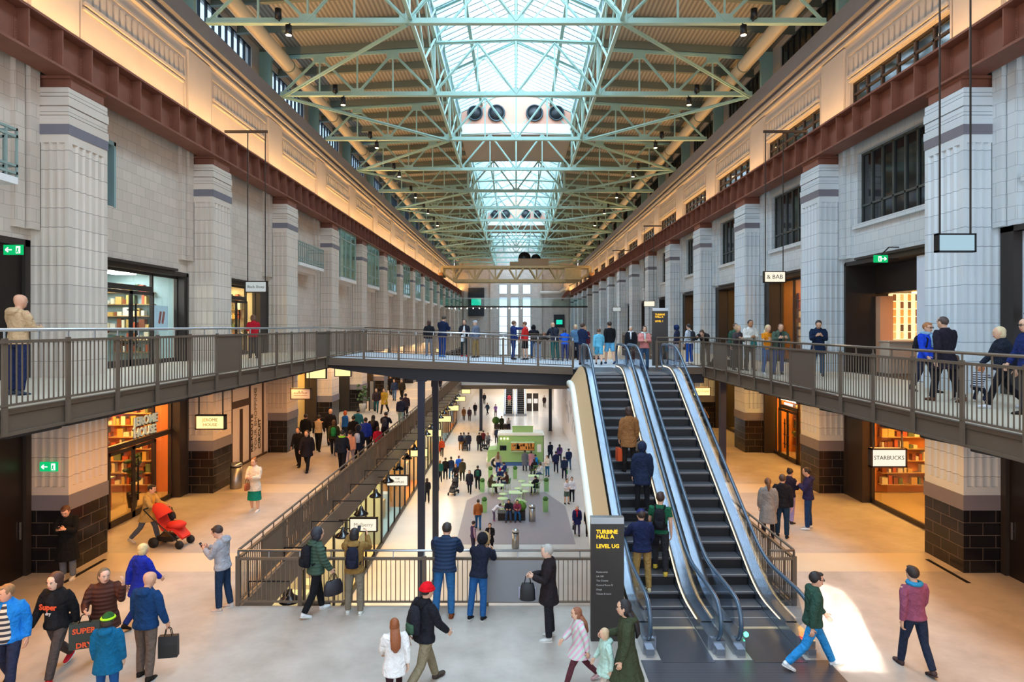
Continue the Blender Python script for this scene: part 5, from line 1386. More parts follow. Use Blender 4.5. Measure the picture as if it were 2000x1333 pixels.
def chair(label, x, y, rot, m_=None, z0=LGZ, name='cafe_chair'):
    c, s = math.cos(R(rot)), math.sin(R(rot))
    def T(a, b, z): return (x+a*c-b*s, y+a*s+b*c, z0+z)
    r = thing(name, label, 'chair', (x, y, z0), 'cafe chairs on the lower level'); m_ = m_ or GCHAIR
    q = MB(); q.loft([[T(a, b, z) for a, b in ((-.2, -.2), (.2, -.2), (.2, .2), (-.2, .2))] for z in (.44, .46)], smooth=False); q.build('seat', m_, r)
    q = MB(); 
    for a in (-.16, -.05, .06, .17): q.bar(T(a, -.19, .47), T(a, -.24, .82), 0.025, 0.025)
    q.bar(T(-.2, -.24, .82), T(.2, -.24, .82), 0.03, 0.05); q.build('backrest', m_, r)
    for a in (-.18, .18):
        for b in (-.18, .18): q = MB(); q.bar(T(a, b, 0), T(a, b, .44), 0.022, 0.022); q.build('leg', m_, r)
    return r
# tall mint planters with clipped box balls
BOX = mat('clipped box leaves', '3F6B2A', 0.8, var=0.35, scale=25, bump=0.6); PLG = mat('mint planter', '8FBE7A', 0.5)
def boxball(q, c, rr, m=0):
    q.ball(c, rr, rr, rr*0.92, m, 14, 9)
    random.seed(int(c[0]*100))
    for i in range(40):
        a = random.uniform(0, 2*PI); t = random.uniform(-0.6, 1.5); q.ball((c[0]+rr*0.93*math.cos(a)*math.cos(t), c[1]+rr*0.93*math.sin(a)*math.cos(t), c[2]+rr*0.86*math.sin(t)), rr*.2, rr*.2, rr*.16, m, 5, 3)
for px, py_, lab in ((958, 936, 'mint planter with clipped bush at the left rear of the cafe'), (1006, 935, 'mint planter with clipped bush in front of the van hatch'), (942, 961, 'mint planter with clipped bush at the left corner of the cafe'), (1067, 960, 'mint planter with clipped bush at the right corner of the cafe'), (946, 1001, 'mint planter with clipped bush beside the man in the tan jacket'), (1065.5, 1000, 'mint planter with clipped bush right of the steel bin')):
    x, y = at(px, py_, LGZ)
    r = thing('tall_planter', lab, 'planter', (x, y, LGZ), 'mint planters round the cafe')
    q = MB(); q.loft([[(x+a*w, y+b*w, LGZ+z) for a, b in ((-1, -1), (1, -1), (1, 1), (-1, 1))] for w, z in ((.15, 0), (.18, .72), (.15, .72), (.15, .68))], smooth=False); q.build('planter_pot', PLG, r)
    q = MB(); boxball(q, (x, y, LGZ+0.82), 0.17); q.build('clipped_foliage', BOX, r)
# planter bench in the foreground of the lower level
x, y = at(1003, 1018, LGZ)
r = thing('planter_bench', 'dark planter bench with round bush where two people sit on the lower level', 'bench', (x, y+.4, LGZ))
q = MB(); q.box(x-.95, y, LGZ, x+.72, y+.75, LGZ+.42, 0); q.box(x-.98, y-.03, LGZ+.42, x+.2, y+.8, LGZ+.47, 1); q.box(x+.2, y, LGZ+.42, x+.72, y+.75, LGZ+.55, 0); q.build('bench_box', [mat('dark planter wood', '2B2320', 0.6), mat('bench slats', '3A2F28', 0.6)], r)
q = MB(); boxball(q, (x+.45, y+.35, LGZ+.8), .33); q.build('round_bush', mat('round bush leaves', '5E8A2E', 0.8, var=0.35, scale=25, bump=0.6), r)
q = MB(); boxball(q, (x-.2, y+.62, LGZ+.75), .2); q.build('round_bush', BOX, r)
x, y = at(992, 838, LGZ)
r = thing('planter_bench', 'dark planter bench behind the van with people sitting on it', 'bench', (x, y, LGZ))
q = MB(); q.box(x-1.6, y, LGZ, x+.3, y+.8, LGZ+.5); q.build('bench_box', mat('dark planter wood', '2B2320', 0.6), r)
q = MB(); boxball(q, (x-1.4, y+.4, LGZ+.9), .45); q.build('round_bush', BOX, r)
# steel litter bins
BINM = mat('brushed bin steel', '9C9A98', 0.35, 0.85)
def bin_(label, x, y, z0, h, rr):
    r = thing('litter_bin', label, 'bin', (x, y, z0), 'steel litter bins')
    q = MB(); q.lathe([(rr*.95, 0), (rr, .03), (rr, h*.80)], (x, y, z0), 20); q.build('bin_body', BINM, r)
    q = MB(); q.lathe([(rr*.9, h*.80), (rr*.9, h*.86)], (x, y, z0), 20); q.build('bin_opening', BLACKM, r)
    q = MB(); q.lathe([(rr*1.02, h*.86), (rr*1.03, h*.92), (rr*.8, h*.98), (rr*.3, h)], (x, y, z0), 20); q.build('bin_lid', STEEL, r)
for px, py_, z0, h, lab in ((1039.5, 1019, LGZ, 1.02, 'round steel litter bin right of the planter bench'), (1006.8, 1071, LGZ, 1.02, 'round steel litter bin standing alone at the front of the lower level'), (461, 954, 0, .95, 'round steel litter bin beside the hoarding on the left ground floor')):
    x, y = at(px, py_, z0); bin_(lab, x, y, z0, h, .2 if z0 < 0 else .21)
# directory slabs by the lower escalators
for i, x in enumerate((1.85, 2.75)):
    r = thing('directory_slab', 'dark directory slab with white poster by the lower escalators, %s' % ('left one' if i == 0 else 'right one'), 'sign', (x, 90, LGZ))
    q = MB(); q.box(x-.38, 89.9, LGZ, x+.38, 90.1, LGZ+2.5); q.build('slab_body', BRONZE, r)
    q = MB(); q.box(x-.28, 89.87, LGZ+1.1, x+.28, 89.9, LGZ+1.75); q.build('poster', mat('white poster', 'F2F2F4', 0.5), r)
# slim sign post and plant among the left crowd
x, y = at(726, 803, 0)
r = thing('sign_post', 'slim dark double sign post standing beyond the left crowd', 'sign', (x, y, 0))
for dx in (-.2, .14): MB().box(x+dx, y-.05, 0, x+dx+.08, y+.05, 2.1).build('post', BLACKM, r)
MB().box(x-.12, y-.02, .1, x+.14, y+.02, 2.05).build('sign_face', mat('grey sign glass', '8A8682', .3), r)
x, y = at(708, 806, 0)
r = thing('potted_plant', 'tall leafy plant in a pale pot beside the slim sign post', 'plant', (x, y, 0))
q = MB(); q.lathe([(.16, 0), (.24, .55), (.22, .6)], (x, y, 0), 14); q.build('plant_pot', mat('pale pot', 'C9C4BC', .6), r)
q = MB(); random.seed(9); q.tube([(x, y, .55), (x+.02, y, 1.5)], .03, 6, 1)
for i in range(40): q.ball((x+random.uniform(-.36, .36), y+random.uniform(-.36, .36), 1.0+random.uniform(-.2, .95)), .10, .10, .06, 0, 6, 4)
q.build('leafy_foliage', [mat('dark green leaf', '3A5A34', .6), mat('bark', '5A3F22', .8)], r)
# pushchairs
def pushchair(label, x, y, z0, rot, hoodm, seatm):
    c, s = math.cos(R(rot)), math.sin(R(rot))
    def T(a, b, z): return (x+a*c-b*s, y+a*s+b*c, z0+z)
    r = thing('pushchair', label, 'pushchair', (x, y, z0), 'pushchairs')
    q = MB()
    for a in (-.22, .22):
        q.tube([T(a, -.62, 1.0), T(a, -.35, .75), T(a, .05, .45), T(a, .42, .14)], .016, 7); q.tube([T(a, -.32, .14), T(a, .0, .48)], .016, 7)
    q.tube([T(-.22, -.62, 1.0), T(.22, -.62, 1.0)], .022, 8); q.tube([T(-.22, -.32, .14), T(.22, -.32, .14)], .012, 6); q.build('frame', BLACKM, r)
    q = MB(); q.loft([[T(a*w, b, z) for a in (-1, 1)]+[T(a*w, b-.03, z-.06) for a in (1, -1)] for b, z, w in ((-.30, .95, .19), (-.16, .62, .20), (-.08, .50, .20), (.22, .52, .20), (.42, .34, .18), (.48, .28, .17))], smooth=False); q.build('seat', seatm, r)
    q = MB(); rings = []
    for t in range(7):
        an = R(20+t*19); rings.append([T(.22*math.cos(u*PI/8), -.22+.36*math.cos(an)*(0.35+.65*math.sin(u*PI/8)) if False else -.18+.34*math.cos(an+R(35))*math.sin(u*PI/8+.0001), .78+.36*math.sin(u*PI/8)*math.sin(an)) for u in range(9)])
    v = [p for g in rings for p in g]; q.add(v, [(i*9+j, i*9+j+1, (i+1)*9+j+1, (i+1)*9+j) for i in range(6) for j in range(8)], 0, True); q.build('hood', hoodm, r)
    q = MB(); q.ball(T(0, .16, .56), .2, .2, .10, n=12, k=6) if abs(s) < .5 else q.ball(T(0, .18, .57), .26, .2, .11, n=12, k=6); q.build('foot_muff', hoodm, r)
    q = MB(); q.loft([[T(a, b, z) for a, b in ((-.2, -.25), (.2, -.25), (.2, .2), (-.2, .2))] for z in (.17, .30)], smooth=False); q.build('basket', BLACKM, r)
    for a in (-.24, .24):
        for b, rr in ((-.32, .14), (.42, .11)):
            q = MB(); q.tube([T(a-.025, b, rr), T(a+.025, b, rr)], rr, 14); q.build('wheel', mat('tyre rubber', '1C1C1E', 0.7), r)
    return r
REDM = mat('red pushchair fabric', 'C8281E', 0.7); DKF = mat('dark pushchair fabric', '26262C', 0.8)
px_, py2 = at(333, 1066, 0)
pushchair('red hooded pushchair pushed along the left ground floor', px_, py2, 0, -97, REDM, REDM)
x, y = at(886, 966, LGZ); pushchair('dark pushchair pushed toward the camera on the lower level', x, y, LGZ, 165, DKF, DKF)
x, y = at(948, 881, LGZ); pushchair('dark pushchair beside the couple near the van front', x, y, LGZ, 100, DKF, DKF)
x, y = at(909, 880, LGZ); pushchair('low dark pushchair among the group left of the van', x, y, LGZ, 180, DKF, DKF)
pushchair('dark pushchair behind the railing of the right upper walkway', 8.15, 25.0, HR, 100, DKF, DKF)
# ------------------------------------------------------------------ people
def fabric(col, quilt=False):
    nm = ('quilted ' if quilt else 'fabric ')+col
    if nm in _mc: return _mc[nm]
    m = bpy.data.materials.new(nm); m.use_nodes = True; n = m.node_tree; b = n.nodes['Principled BSDF']
    b.inputs['Base Color'].default_value = lin(col); b.inputs['Roughness'].default_value = 0.6 if quilt else 0.9; b.inputs['Specular IOR Level'].default_value = 0.15
    t = n.nodes.new('ShaderNodeTexCoord'); bp = n.nodes.new('ShaderNodeBump')
    if quilt:
        w = n.nodes.new('ShaderNodeTexWave'); w.bands_direction = 'Z'; w.inputs['Scale'].default_value = 4.5; w.inputs['Distortion'].default_value = 0.6
        n.links.new(t.outputs['Object'], w.inputs['Vector']); n.links.new(w.outputs['Fac'], bp.inputs['Height']); bp.inputs['Strength'].default_value = 0.5; bp.inputs['Distance'].default_value = 0.03
    else:
        w = n.nodes.new('ShaderNodeTexNoise'); w.inputs['Scale'].default_value = 11; w.inputs['Detail'].default_value = 3; w.inputs['Distortion'].default_value = 0.8
        mx = n.nodes.new('ShaderNodeMix'); mx.data_type = 'RGBA'; c = lin(col); mx.inputs[6].default_value = tuple(v*.72 for v in c[:3])+(1,); mx.inputs[7].default_value = tuple(min(1, v*1.25+.004) for v in c[:3])+(1,)
        n.links.new(w.outputs['Fac'], mx.inputs[0]); n.links.new(mx.outputs[2], b.inputs['Base Color'])
        n.links.new(t.outputs['Object'], w.inputs['Vector']); n.links.new(w.outputs['Fac'], bp.inputs['Height']); bp.inputs['Strength'].default_value = 0.7; bp.inputs['Distance'].default_value = 0.06
    n.links.new(bp.outputs[0], b.inputs['Normal']); _mc[nm] = m
    return m
SKINS = {}
def skin(c):
    if c not in SKINS: SKINS[c] = mat('skin '+c, c, 0.55, var=0.04, scale=12)
    return SKINS[c]
EYEW = mat('eye white', 'E8E4DE', 0.3); EYED = mat('dark iris', '2A1E18', 0.3); LIPS = mat('lips', 'A8605A', 0.5)
# pose: legs (hip flex, knee flex, spread) L, R ; arms (flex, abduct, elbow, inward) L, R ; torso lean, head pitch, head yaw
POSES = {
 'stand': ((2, 4, 3), (-2, 3, 3), (4, 9, 14, 5), (2, 9, 12, 5), 0, 4, 0),
 'stand2': ((6, 10, 4), (-3, 2, 3), (10, 12, 25, 15), (-4, 9, 15, 5), 1, 6, 12),
 'walk': ((26, 8, 2), (-20, 24, 2), (-22, 7, 16, 0), (22, 7, 24, 8), 3, 4, 0),
 'walk2': ((-20, 26, 2), (26, 8, 2), (22, 7, 24, 8), (-22, 7, 16, 0), 3, 4, 0),
 'stroll': ((15, 6, 2), (-12, 16, 2), (-12, 8, 16, 4), (14, 8, 20, 6), 2, 5, 0),
 'phone': ((3, 5, 3), (-4, 6, 3), (26, 4, 88, 32), (30, 4, 82, 30), 3, 30, 0),
 'lean': ((-10, 3, 4), (-4, 6, 4), (42, 10, 62, 28), (42, 10, 62, 28), 16, 12, 0),
 'pocket': ((3, 4, 4), (-2, 4, 4), (-14, 18, 46, 30), (-14, 18, 46, 30), 0, 3, 0),
 'photo': ((2, 3, 4), (-2, 3, 4), (62, 14, 82, 34), (62, 14, 82, 34), 0, -2, 0),
 'cross': ((4, 5, 4), (-2, 3, 4), (24, 8, 88, 62), (26, 8, 84, 62), 1, 6, 0),
 'push': ((22, 8, 2), (-20, 22, 2), (34, 6, 38, 6), (34, 6, 38, 6), 8, 8, 0),
 'pushs': ((4, 4, 2), (-4, 5, 2), (34, 6, 38, 6), (34, 6, 38, 6), 5, 12, 0),
 'sit': ((86, 84, 6), (82, 78, 6), (32, 8, 62, 22), (30, 8, 66, 24), 8, 14, 0),
 'hold': ((2, 4, 3), (-2, 4, 3), (18, 6, 78, 36), (20, 6, 74, 34), 0, 8, 0),
 'carry': ((16, 8, 2), (-14, 18, 2), (6, 8, 10, 0), (16, 8, 70, 20), 2, 4, 0),
 'ear': ((20, 8, 2), (-16, 20, 2), (28, 10, 70, 20), (48, 22, 128, 18), 2, 2, 20),
 'bend': ((10, 14, 4), (6, 10, 4), (60, 8, 40, 20), (60, 8, 40, 20), 48, 30, 0),
 'crouch': ((72, 100, 8), (50, 110, 8), (60, 10, 50, 20), (60, 10, 50, 20), 24, 20, 0),
 'rail': ((2, 4, 3), (-3, 4, 3), (38, 16, 30, -8), (16, 8, 20, 4), 4, 4, 0),
 'stepup': ((30, 36, 3), (-4, 5, 3), (10, 8, 22, 6), (-6, 8, 16, 4), 6, -4, 0),
 'point': ((4, 5, 3), (-3, 5, 3), (86, 4, 6, 20), (6, 9, 20, 5), 0, 4, 8),
}
def rot_x(v, a): c, s = math.cos(a), math.sin(a); return Vector((v.x, v.y*c-v.z*s, v.y*s+v.z*c))
def rot_z(v, a): c, s = math.cos(a), math.sin(a); return Vector((v.x*c-v.y*s, v.x*s+v.y*c, v.z))
def skeleton(H, pose, wide=1.0):
    lL, lR, aL, aR, lean_, pit, yaw = POSES[pose] if isinstance(pose, str) else pose
    J = {}
    pel = Vector((0, 0, 0.525*H)); J['pelvis'] = pel
    la = -R(lean_)
    def T(v): return pel+rot_x(Vector(v)*H, la)
    J['waist'] = T((0, 0.004, 0.09)); J['chest'] = T((0, 0.0, 0.20)); J['neck'] = T((0, -0.012, 0.305)); J['la'] = la
    J['head'] = T((0, 0.012, 0.395)); J['pit'] = R(pit)+R(lean_)*0.3; J['yaw'] = R(yaw)
    for s, leg, arm, n in ((-1, lL, aL, 'L'), (1, lR, aR, 'R')):
        hip = pel+Vector((s*0.052*H*wide, 0, -0.01*H))
        def d(fl, sp): return Vector((s*math.sin(R(sp)), math.sin(R(fl)), -math.cos(R(fl)))).normalized()
        kn = hip+d(leg[0], leg[2])*0.245*H
        an = kn+d(leg[0]-leg[1], leg[2]*0.4)*0.235*H
        J['hip'+n], J['knee'+n], J['ankle'+n] = hip, kn, an
        J['toe'+n] = rot_x(Vector((0, 1, 0)), R(min(0, (leg[0]-leg[1])*0.55)) if leg[0]-leg[1] < 0 else R(min(18, (leg[0]-leg[1])*0.6)))
        sh = T((s*0.103*wide, -0.008, 0.274)); f, ab, el, inn = arm
        u = Vector((s*math.sin(R(ab)), math.sin(R(f)), -math.cos(R(f)))).normalized()
        eb = sh+u*0.168*H
        w = Vector((s*math.sin(R(ab))*0.4, math.sin(R(f+el)), -math.cos(R(f+el)))).normalized(); w = rot_z(w, s*R(inn))
        wr = eb+w*0.148*H
        J['sh'+n], J['elbow'+n], J['wrist'+n], J['hand'+n] = sh, eb, wr, w
    # drop or raise so that the lower sole rests at z = 0
    low = min(J['ankleL'].z, J['ankleR'].z)-0.042*H
    for k, v in J.items():
        if isinstance(v, Vector) and not k.startswith(('toe', 'hand')): J[k] = v-Vector((0, 0, low))
    return J
def ell(c, rx, ry, la, n=14, ph=0):
    """elliptical ring about c in the plane tilted by the torso lean"""
    return [Vector(c)+rot_x(Vector((rx*math.cos(2*PI*j/n), ry*math.sin(2*PI*j/n), 0)), la) for j in range(n)]
def headpt(J, H, x, y, z):
    """point of the head in units of head height about its centre"""
    h = 0.135*H
    v = Vector((x*h, y*h, z*h)); v = rot_x(v+Vector((0, 0, 0.5*h)), -J['pit'])-Vector((0, 0, 0.5*h)); v = rot_z(v, J['yaw'])
    return J['head']+v
def head_ell(q, J, H, c, r, m=0, n=14, k=9, zmin=-1.0):
    rings = []
    for i in range(k+1):
        t = max(-PI/2+PI*i/k, math.asin(zmin) if zmin > -1 else -PI/2); cr = max(math.cos(t), 0.03)
        rings.append([headpt(J, H, c[0]+r[0]*cr*math.cos(2*PI*j/n), c[1]+r[1]*cr*math.sin(2*PI*j/n), c[2]+r[2]*math.sin(t)) for j in range(n)])
    q.loft(rings, m, True, True)
def limb(q, pts, rad, n=10): q.tube(pts, rad, n)
def hand_axes(J, n):
    sg = 1 if n == 'R' else -1; hv = J['hand'+n].normalized(); sd = Vector((sg, 0, 0)); pl = hv.cross(sd)
    pl = pl.normalized() if pl.length > .1 else Vector((0, 1, 0))
    if pl.y+pl.z < 0: pl = -pl
    sd2 = pl.cross(hv).normalized(); curl = -sd2 if sd2.x*sg > 0 else sd2
    return hv, pl, sd2, curl
JOBS = []
class Job: pass
def queue(obj, raw, vox, extra=None, smooth=5):
    j = Job(); j.obj, j.raw, j.vox, j.extra, j.smooth = obj, raw, vox, extra, smooth; JOBS.append(j)
PEOPLE = []
def part_obj(name, root, mats):
    me = bpy.data.meshes.new(name)
    for m in mats: me.materials.append(m)
    o = bpy.data.objects.new(name, me); COL.objects.link(o)
    if root is not None: o.parent = root
    return o
def person(label, pos, face, H=1.72, pose='stand', hair=('short', '3A2A20'), top=('jacket', '26262C'), legs=('trousers', '2A3040'), shoes='2A2624', sk='D9A98C', group=None, lod=1, wide=1.0, **kw):
    """face: 0 looks away from the camera, 90 to the left of the photograph, 180 toward the camera, -90 to the right"""
    J = skeleton(H, pose, wide)
    x, y, z = pos
    if 'sit' == pose or pose == 'crouch': pass
    body = part_obj('person', None, [skin(sk), EYEW, EYED, LIPS, mat('brow '+hair[1], hair[1], 0.8)])
    body.location = (x, y, z); body.rotation_euler = (0, 0, R(face))
    tag(body, label, 'person', group)
    la = J['la']; S = H
    P_ = J['pelvis']
    def tor(f, dy=0.0): return P_+rot_x(Vector((0, dy*S, f*S)), la)
    vox = {2: 0.0125, 1: 0.019, 0: 0.030}[lod]
    # ---- body: one surface
    q = MB(); w = wide
    q.loft([ell(tor(f, dy), rx*S*w, ry*S, la) for f, rx, ry, dy in ((-.06, .05, .05, 0), (-.02, .088, .062, -.004), (.04, .085, .060, 0), (.10, .075, .054, .004), (.17, .088, .060, .004), (.24, .096, .058, 0), (.28, .078, .045, -.008), (.305, .04, .036, -.012))])
    limb(q, [J['neck']-Vector((0, 0, .02*S)), J['neck']+(headpt(J, S, 0, 0, -.3)-J['neck'])*1.0], [.036*S, .033*S])
    for n in 'LR':
        limb(q, [J['hip'+n], J['knee'+n]*.5+J['hip'+n]*.5, J['knee'+n], J['ankle'+n]*.4+J['knee'+n]*.6, J['ankle'+n]], [.052*S, .046*S, .034*S, .034*S, .022*S])
        limb(q, [J['sh'+n]*.5+J['neck']*.5-Vector((0, 0, .02*S)), J['sh'+n], J['elbow'+n], J['wrist'+n]], [.022*S, .031*S, .024*S, .017*S])
        wv = J['wrist'+n]; hv, pl, sd2, curl = hand_axes(J, n)
        # palm: a flattened loft from the wrist to the knuckles
        def hring(t, a, b): c = wv+hv*t*S; return [c+pl*(a*S*math.cos(2*PI*j/10))+sd2*(b*S*math.sin(2*PI*j/10)) for j in range(10)]
        q.loft([hring(-.005, .015, .012), hring(.015, .020, .011), hring(.040, .023, .010), hring(.054, .021, .008)])
    prof = [(-.53, .10, .10, .15), (-.46, .22, .24, .11), (-.32, .30, .36, .05), (-.12, .345, .43, .02), (.08, .365, .465, -.01), (.26, .35, .455, -.02), (.40, .28, .36, -.03), (.48, .16, .2, -.03), (.505, .05, .07, -.03)]
    q.loft([[headpt(J, S, a*math.cos(2*PI*j/14), yo+b*math.sin(2*PI*j/14), zz) for j in range(14)] for zz, a, b, yo in prof])
    q.loft([[headpt(J, S, a*math.cos(2*PI*j/6), yo+b*math.sin(2*PI*j/6), zz) for j in range(6)] for zz, a, b, yo in ((-.16, .075, .10, .43), (-.11, .07, .09, .46), (.02, .04, .06, .42))])
    for s in (-1, 1):
        q.loft([[headpt(J, S, s*.36+.045*math.cos(2*PI*j/6), -.03+.10*math.sin(2*PI*j/6)*k, zz) for j in range(6)] for zz, k in ((-.16, .4), (-.08, 1), (.06, 1), (.11, .5))])
    ex = MB()
    if lod >= 1:
        for s in (-1, 1):
            if lod == 2: head_ell(ex, J, S, (s*.145, .415, .02), (.052, .028, .028), 1, 8, 5)
            head_ell(ex, J, S, (s*.145, .435 if lod == 2 else .418, .02), (.028, .03, .028) if lod == 2 else (.024, .03, .02), 2, 8, 5)
            if lod == 2: ex.bar(headpt(J, S, s*.075, .445, .105), headpt(J, S, s*.215, .395, .11), .009*S/1.7, .010*S/1.7, 4)
        ex.bar(headpt(J, S, -.11, .40, -.29), headpt(J, S, .11, .40, -.29), .02*S/1.7, .016*S/1.7, 3)
    for n in 'LR':
        # four fingers of unequal length, bent, and a thumb leaving the side of the palm
        wv = J['wrist'+n]; hv, pl, sd2, curl = hand_axes(J, n)
        for i, ln in enumerate((.040, .046, .043, .033)):
            b = wv+hv*(.050*S)+pl*((1.5-i)*.0115*S); 
            p1 = b+hv*(ln*.45*S)+curl*(.006*S); p2 = p1+hv*(ln*.32*S)+curl*(.012*S); p3 = p2+hv*(ln*.12*S)+curl*(.016*S)
            ex.tube([b-hv*.012*S, b, p1, p2, p3], [.0052*S, .0054*S, .0050*S, .0046*S, .0034*S], 6, 0)
        b = wv+hv*(.018*S)+pl*(.017*S); p1 = b+pl*(.018*S)+hv*(.014*S)+curl*(.006*S); p2 = p1+hv*(.018*S)+pl*(.004*S)+curl*(.008*S)
        ex.tube([b-pl*.008*S, b, p1, p2], [.0066*S, .0066*S, .0058*S, .0044*S], 6, 0)
    queue(body, q, vox, ex, 4)
    # ---- legs
    lk, lc = legs[0], legs[1]
    q = MB(); t = 0.012*S if lk != 'leggings' else 0.009*S
    if lk == 'skirt':
        mid = (J['kneeL']+J['kneeR'])/2
        q.loft([ell(tor(.09), .082*S*w, .062*S, 0), ell(tor(-.02), .105*S*w, .080*S, 0), ell(P_*.5+mid*.5, .118*S, .095*S, 0), ell(mid-Vector((0, 0, .06*S)), .135*S, .11*S, 0)])
    else:
        q.loft([ell(tor(.085), .086*S*w, .066*S, la), ell(tor(.03), .098*S*w, .073*S, la), ell(tor(-.02), .102*S*w, .075*S, la), ell(tor(-.06), .07*S*w, .06*S, la)])
        for n in 'LR':
            h_, k_, a_ = J['hip'+n], J['knee'+n], J['ankle'+n]
            fl = {'trousers': 1.0, 'leggings': 1.0, 'wide': 1.35, 'shorts': 1.1}.get(lk, 1.0)
            if lk == 'shorts': limb(q, [h_, h_*.5+k_*.5, h_*.08+k_*.92], [.062*S, .060*S, .056*S])
            else: limb(q, [h_, h_*.5+k_*.5, k_, k_*.55+a_*.45, a_+Vector((0, 0, .004*S))], [.060*S*(.9+.1*fl), .053*S*(.8+.2*fl), (.030*S+t)*fl, (.030*S+t)*fl, (.024*S+t)*fl])
    o = part_obj({'skirt': 'skirt', 'shorts': 'shorts', 'leggings': 'leggings'}.get(lk, 'trousers'), body, [fabric(lc)]); queue(o, q, vox, None, 4)
    # ---- shoes
    for n in 'LR':
        a_ = J['ankle'+n]; d = J['toe'+n]; up = Vector((0, -d.z, d.y)); sx_ = Vector((1, 0, 0))
        def sring(t, b, h0, h1): 
            c = a_+d*t*S
            return [c+sx_*(b*S*math.cos(2*PI*j/10))+up*(S*((h0+h1)/2+(h1-h0)/2*math.sin(2*PI*j/10))) for j in range(10)]
        q = MB(); q.loft([sring(-.034, .014, -.038, -.005), sring(-.026, .022, -.042, .012), sring(0, .026, -.042, .016), sring(.03, .028, -.042, -.004), sring(.065, .029, -.042, -.016), sring(.092, .022, -.040, -.022), sring(.104, .008, -.036, -.028)])
        if lod == 2: q.loft([[p-up*(.004*S) for p in sring(tt, b, -.044, -.032)] for tt, b in ((-.036, .016), (-.02, .025), (.03, .030), (.07, .031), (.098, .021), (.108, .008))], 1)
        o = q.mesh('shoe', [fabric(shoes), mat('pale sole', 'D8D4CC', 0.6) if kw.get('sole') else fabric(shoes)])
        ob = bpy.data.objects.new('shoe', o); COL.objects.link(ob); ob.parent = body
    # ---- top
    tk, tcx = top[0], top[1]
    th = {'tee': .006, 'vest': .014, 'sweater': .010, 'jacket': .016, 'puffer': .024, 'coat': .018, 'longcoat': .018, 'dress': .008}[tk]*S
    hem = {'tee': -.03, 'vest': -.02, 'sweater': -.03, 'jacket': -.045, 'puffer': -.06, 'coat': -.14, 'longcoat': -.27, 'dress': -.2}[tk]
    q = MB()
    rows = [(.02, .090, .066, 0), (.09, .084, .062, .004), (.16, .092, .065, .004), (.23, .104, .064, 0), (.272, .092, .052, -.006), (.298, .062, .046, -.010), (.315, .040, .040, -.010)]
    R_ = []
    sitting = pose in ('sit', 'crouch') or (not isinstance(pose, str))
    if hem > -.07 or pose in ('sit', 'crouch'):
        R_ += [ell(tor(max(hem, -.05), 0), .104*S*w+th*.9, .078*S+th*.9, la), ell(tor(-.01), .102*S*w+th, .076*S+th, la)]
    else:
        mid = (J['kneeL']+J['kneeR'])/2; dz = P_.z+hem*S
        f = (P_.z-dz)/max(.05, P_.z-mid.z); c = P_+(mid-P_)*min(1.1, f); c.z = dz
        fl = .012*S*abs(hem)/.14
        spread = abs(J['kneeL'].y-J['kneeR'].y)*.5*min(1, f)
        R_ += [ell(c, .108*S*w+th+fl, .080*S+th+fl+spread*.8, 0), ell((c+P_)/2, .106*S*w+th+fl*.5, .079*S+th+spread*.4, 0), ell(tor(-.01), .102*S*w+th, .076*S+th, la)]
    R_ += [ell(tor(f, dy), rx*S*w+th, ry*S+th, la) for f, rx, ry, dy in rows]
    q.loft(R_)
    if tk != 'vest':
        for n in 'LR':
            s_, e_, w_ = J['sh'+n], J['elbow'+n], J['wrist'+n]
            if tk in ('tee', 'dress'): limb(q, [s_*.5+J['neck']*.5-Vector((0, 0, .022*S)), s_, s_*.4+e_*.6], [.024*S, .033*S+th, .032*S+th])
            else: limb(q, [s_*.5+J['neck']*.5-Vector((0, 0, .022*S)), s_*.92+J['neck']*.08-Vector((0, 0, .002*S)), s_*.75+e_*.25, s_*.45+e_*.55, e_, e_*.5+w_*.5, w_-(w_-e_)*.02], [.022*S+th*.6, .031*S+th*.8, .033*S+th*.85, .030*S+th*.85, .027*S+th*.8, .024*S+th*.75, .020*S+th*.6])
    if kw.get('hood'):
        q.loft([ell(tor(f, dy), rx*S, ry*S, la) for f, rx, ry, dy in ((.26, .05, .03, -.06), (.29, .075, .045, -.065), (.32, .07, .045, -.05), (.335, .05, .03, -.04))])
    elif tk in ('jacket', 'coat', 'longcoat', 'puffer'):
        q.loft([ell(tor(f, -.010), rx*S, ry*S, la) for f, rx, ry in ((.29, .058, .052), (.315, .05, .05), (.335, .046, .047))])
    o = part_obj({'tee': 't_shirt', 'longcoat': 'long_coat', 'puffer': 'puffer_jacket'}.get(tk, tk), body, [kw.get('topmat') or fabric(tcx, tk == 'puffer')])
    queue(o, q, vox, None, 4)
    if tk == 'vest' or kw.get('sleeve'):
        q = MB(); c = kw.get('sleeve', 'E0DCD4')
        for n in 'LR': limb(q, [J['sh'+n], J['elbow'+n], J['wrist'+n]], [.040*S, .033*S, .023*S])
        o = part_obj('sleeve', body, [fabric(c)]); queue(o, q, vox, None, 3)
    # open front showing what is worn under the jacket
    if kw.get('under'):
        q = MB(); uw = kw.get('uw', .05)
        q.loft([ell(tor(f, dy+th/S*.9), rx*S, ry*S, la) for f, rx, ry, dy in ((-.035, uw*.8, .03, .050), (-.01, uw, .03, .050), (.02, uw, .03, .042), (.09, uw, .03, .040), (.16, uw, .03, .043), (.23, uw*.85, .03, .038), (.272, uw*.6, .025, .026), (.305, uw*.45, .02, .016))])
        ob = bpy.data.objects.new('shirt_front', q.mesh('shirt_front', kw.get('undermat') or fabric(kw['under']))); COL.objects.link(ob); ob.parent = body
        if kw.get('print'):
            for i, (b_, sz, zf, c) in enumerate(kw['print']):
                tx = text('shirt_print', b_, sz, mat('print '+c, c, 0.6), None, (0, 0, 0), (R(90), 0, R(180)), bold=sz*.03, ext=.004)
                tx.parent = body; tx.location = tor(zf, .088+th/S*.9)
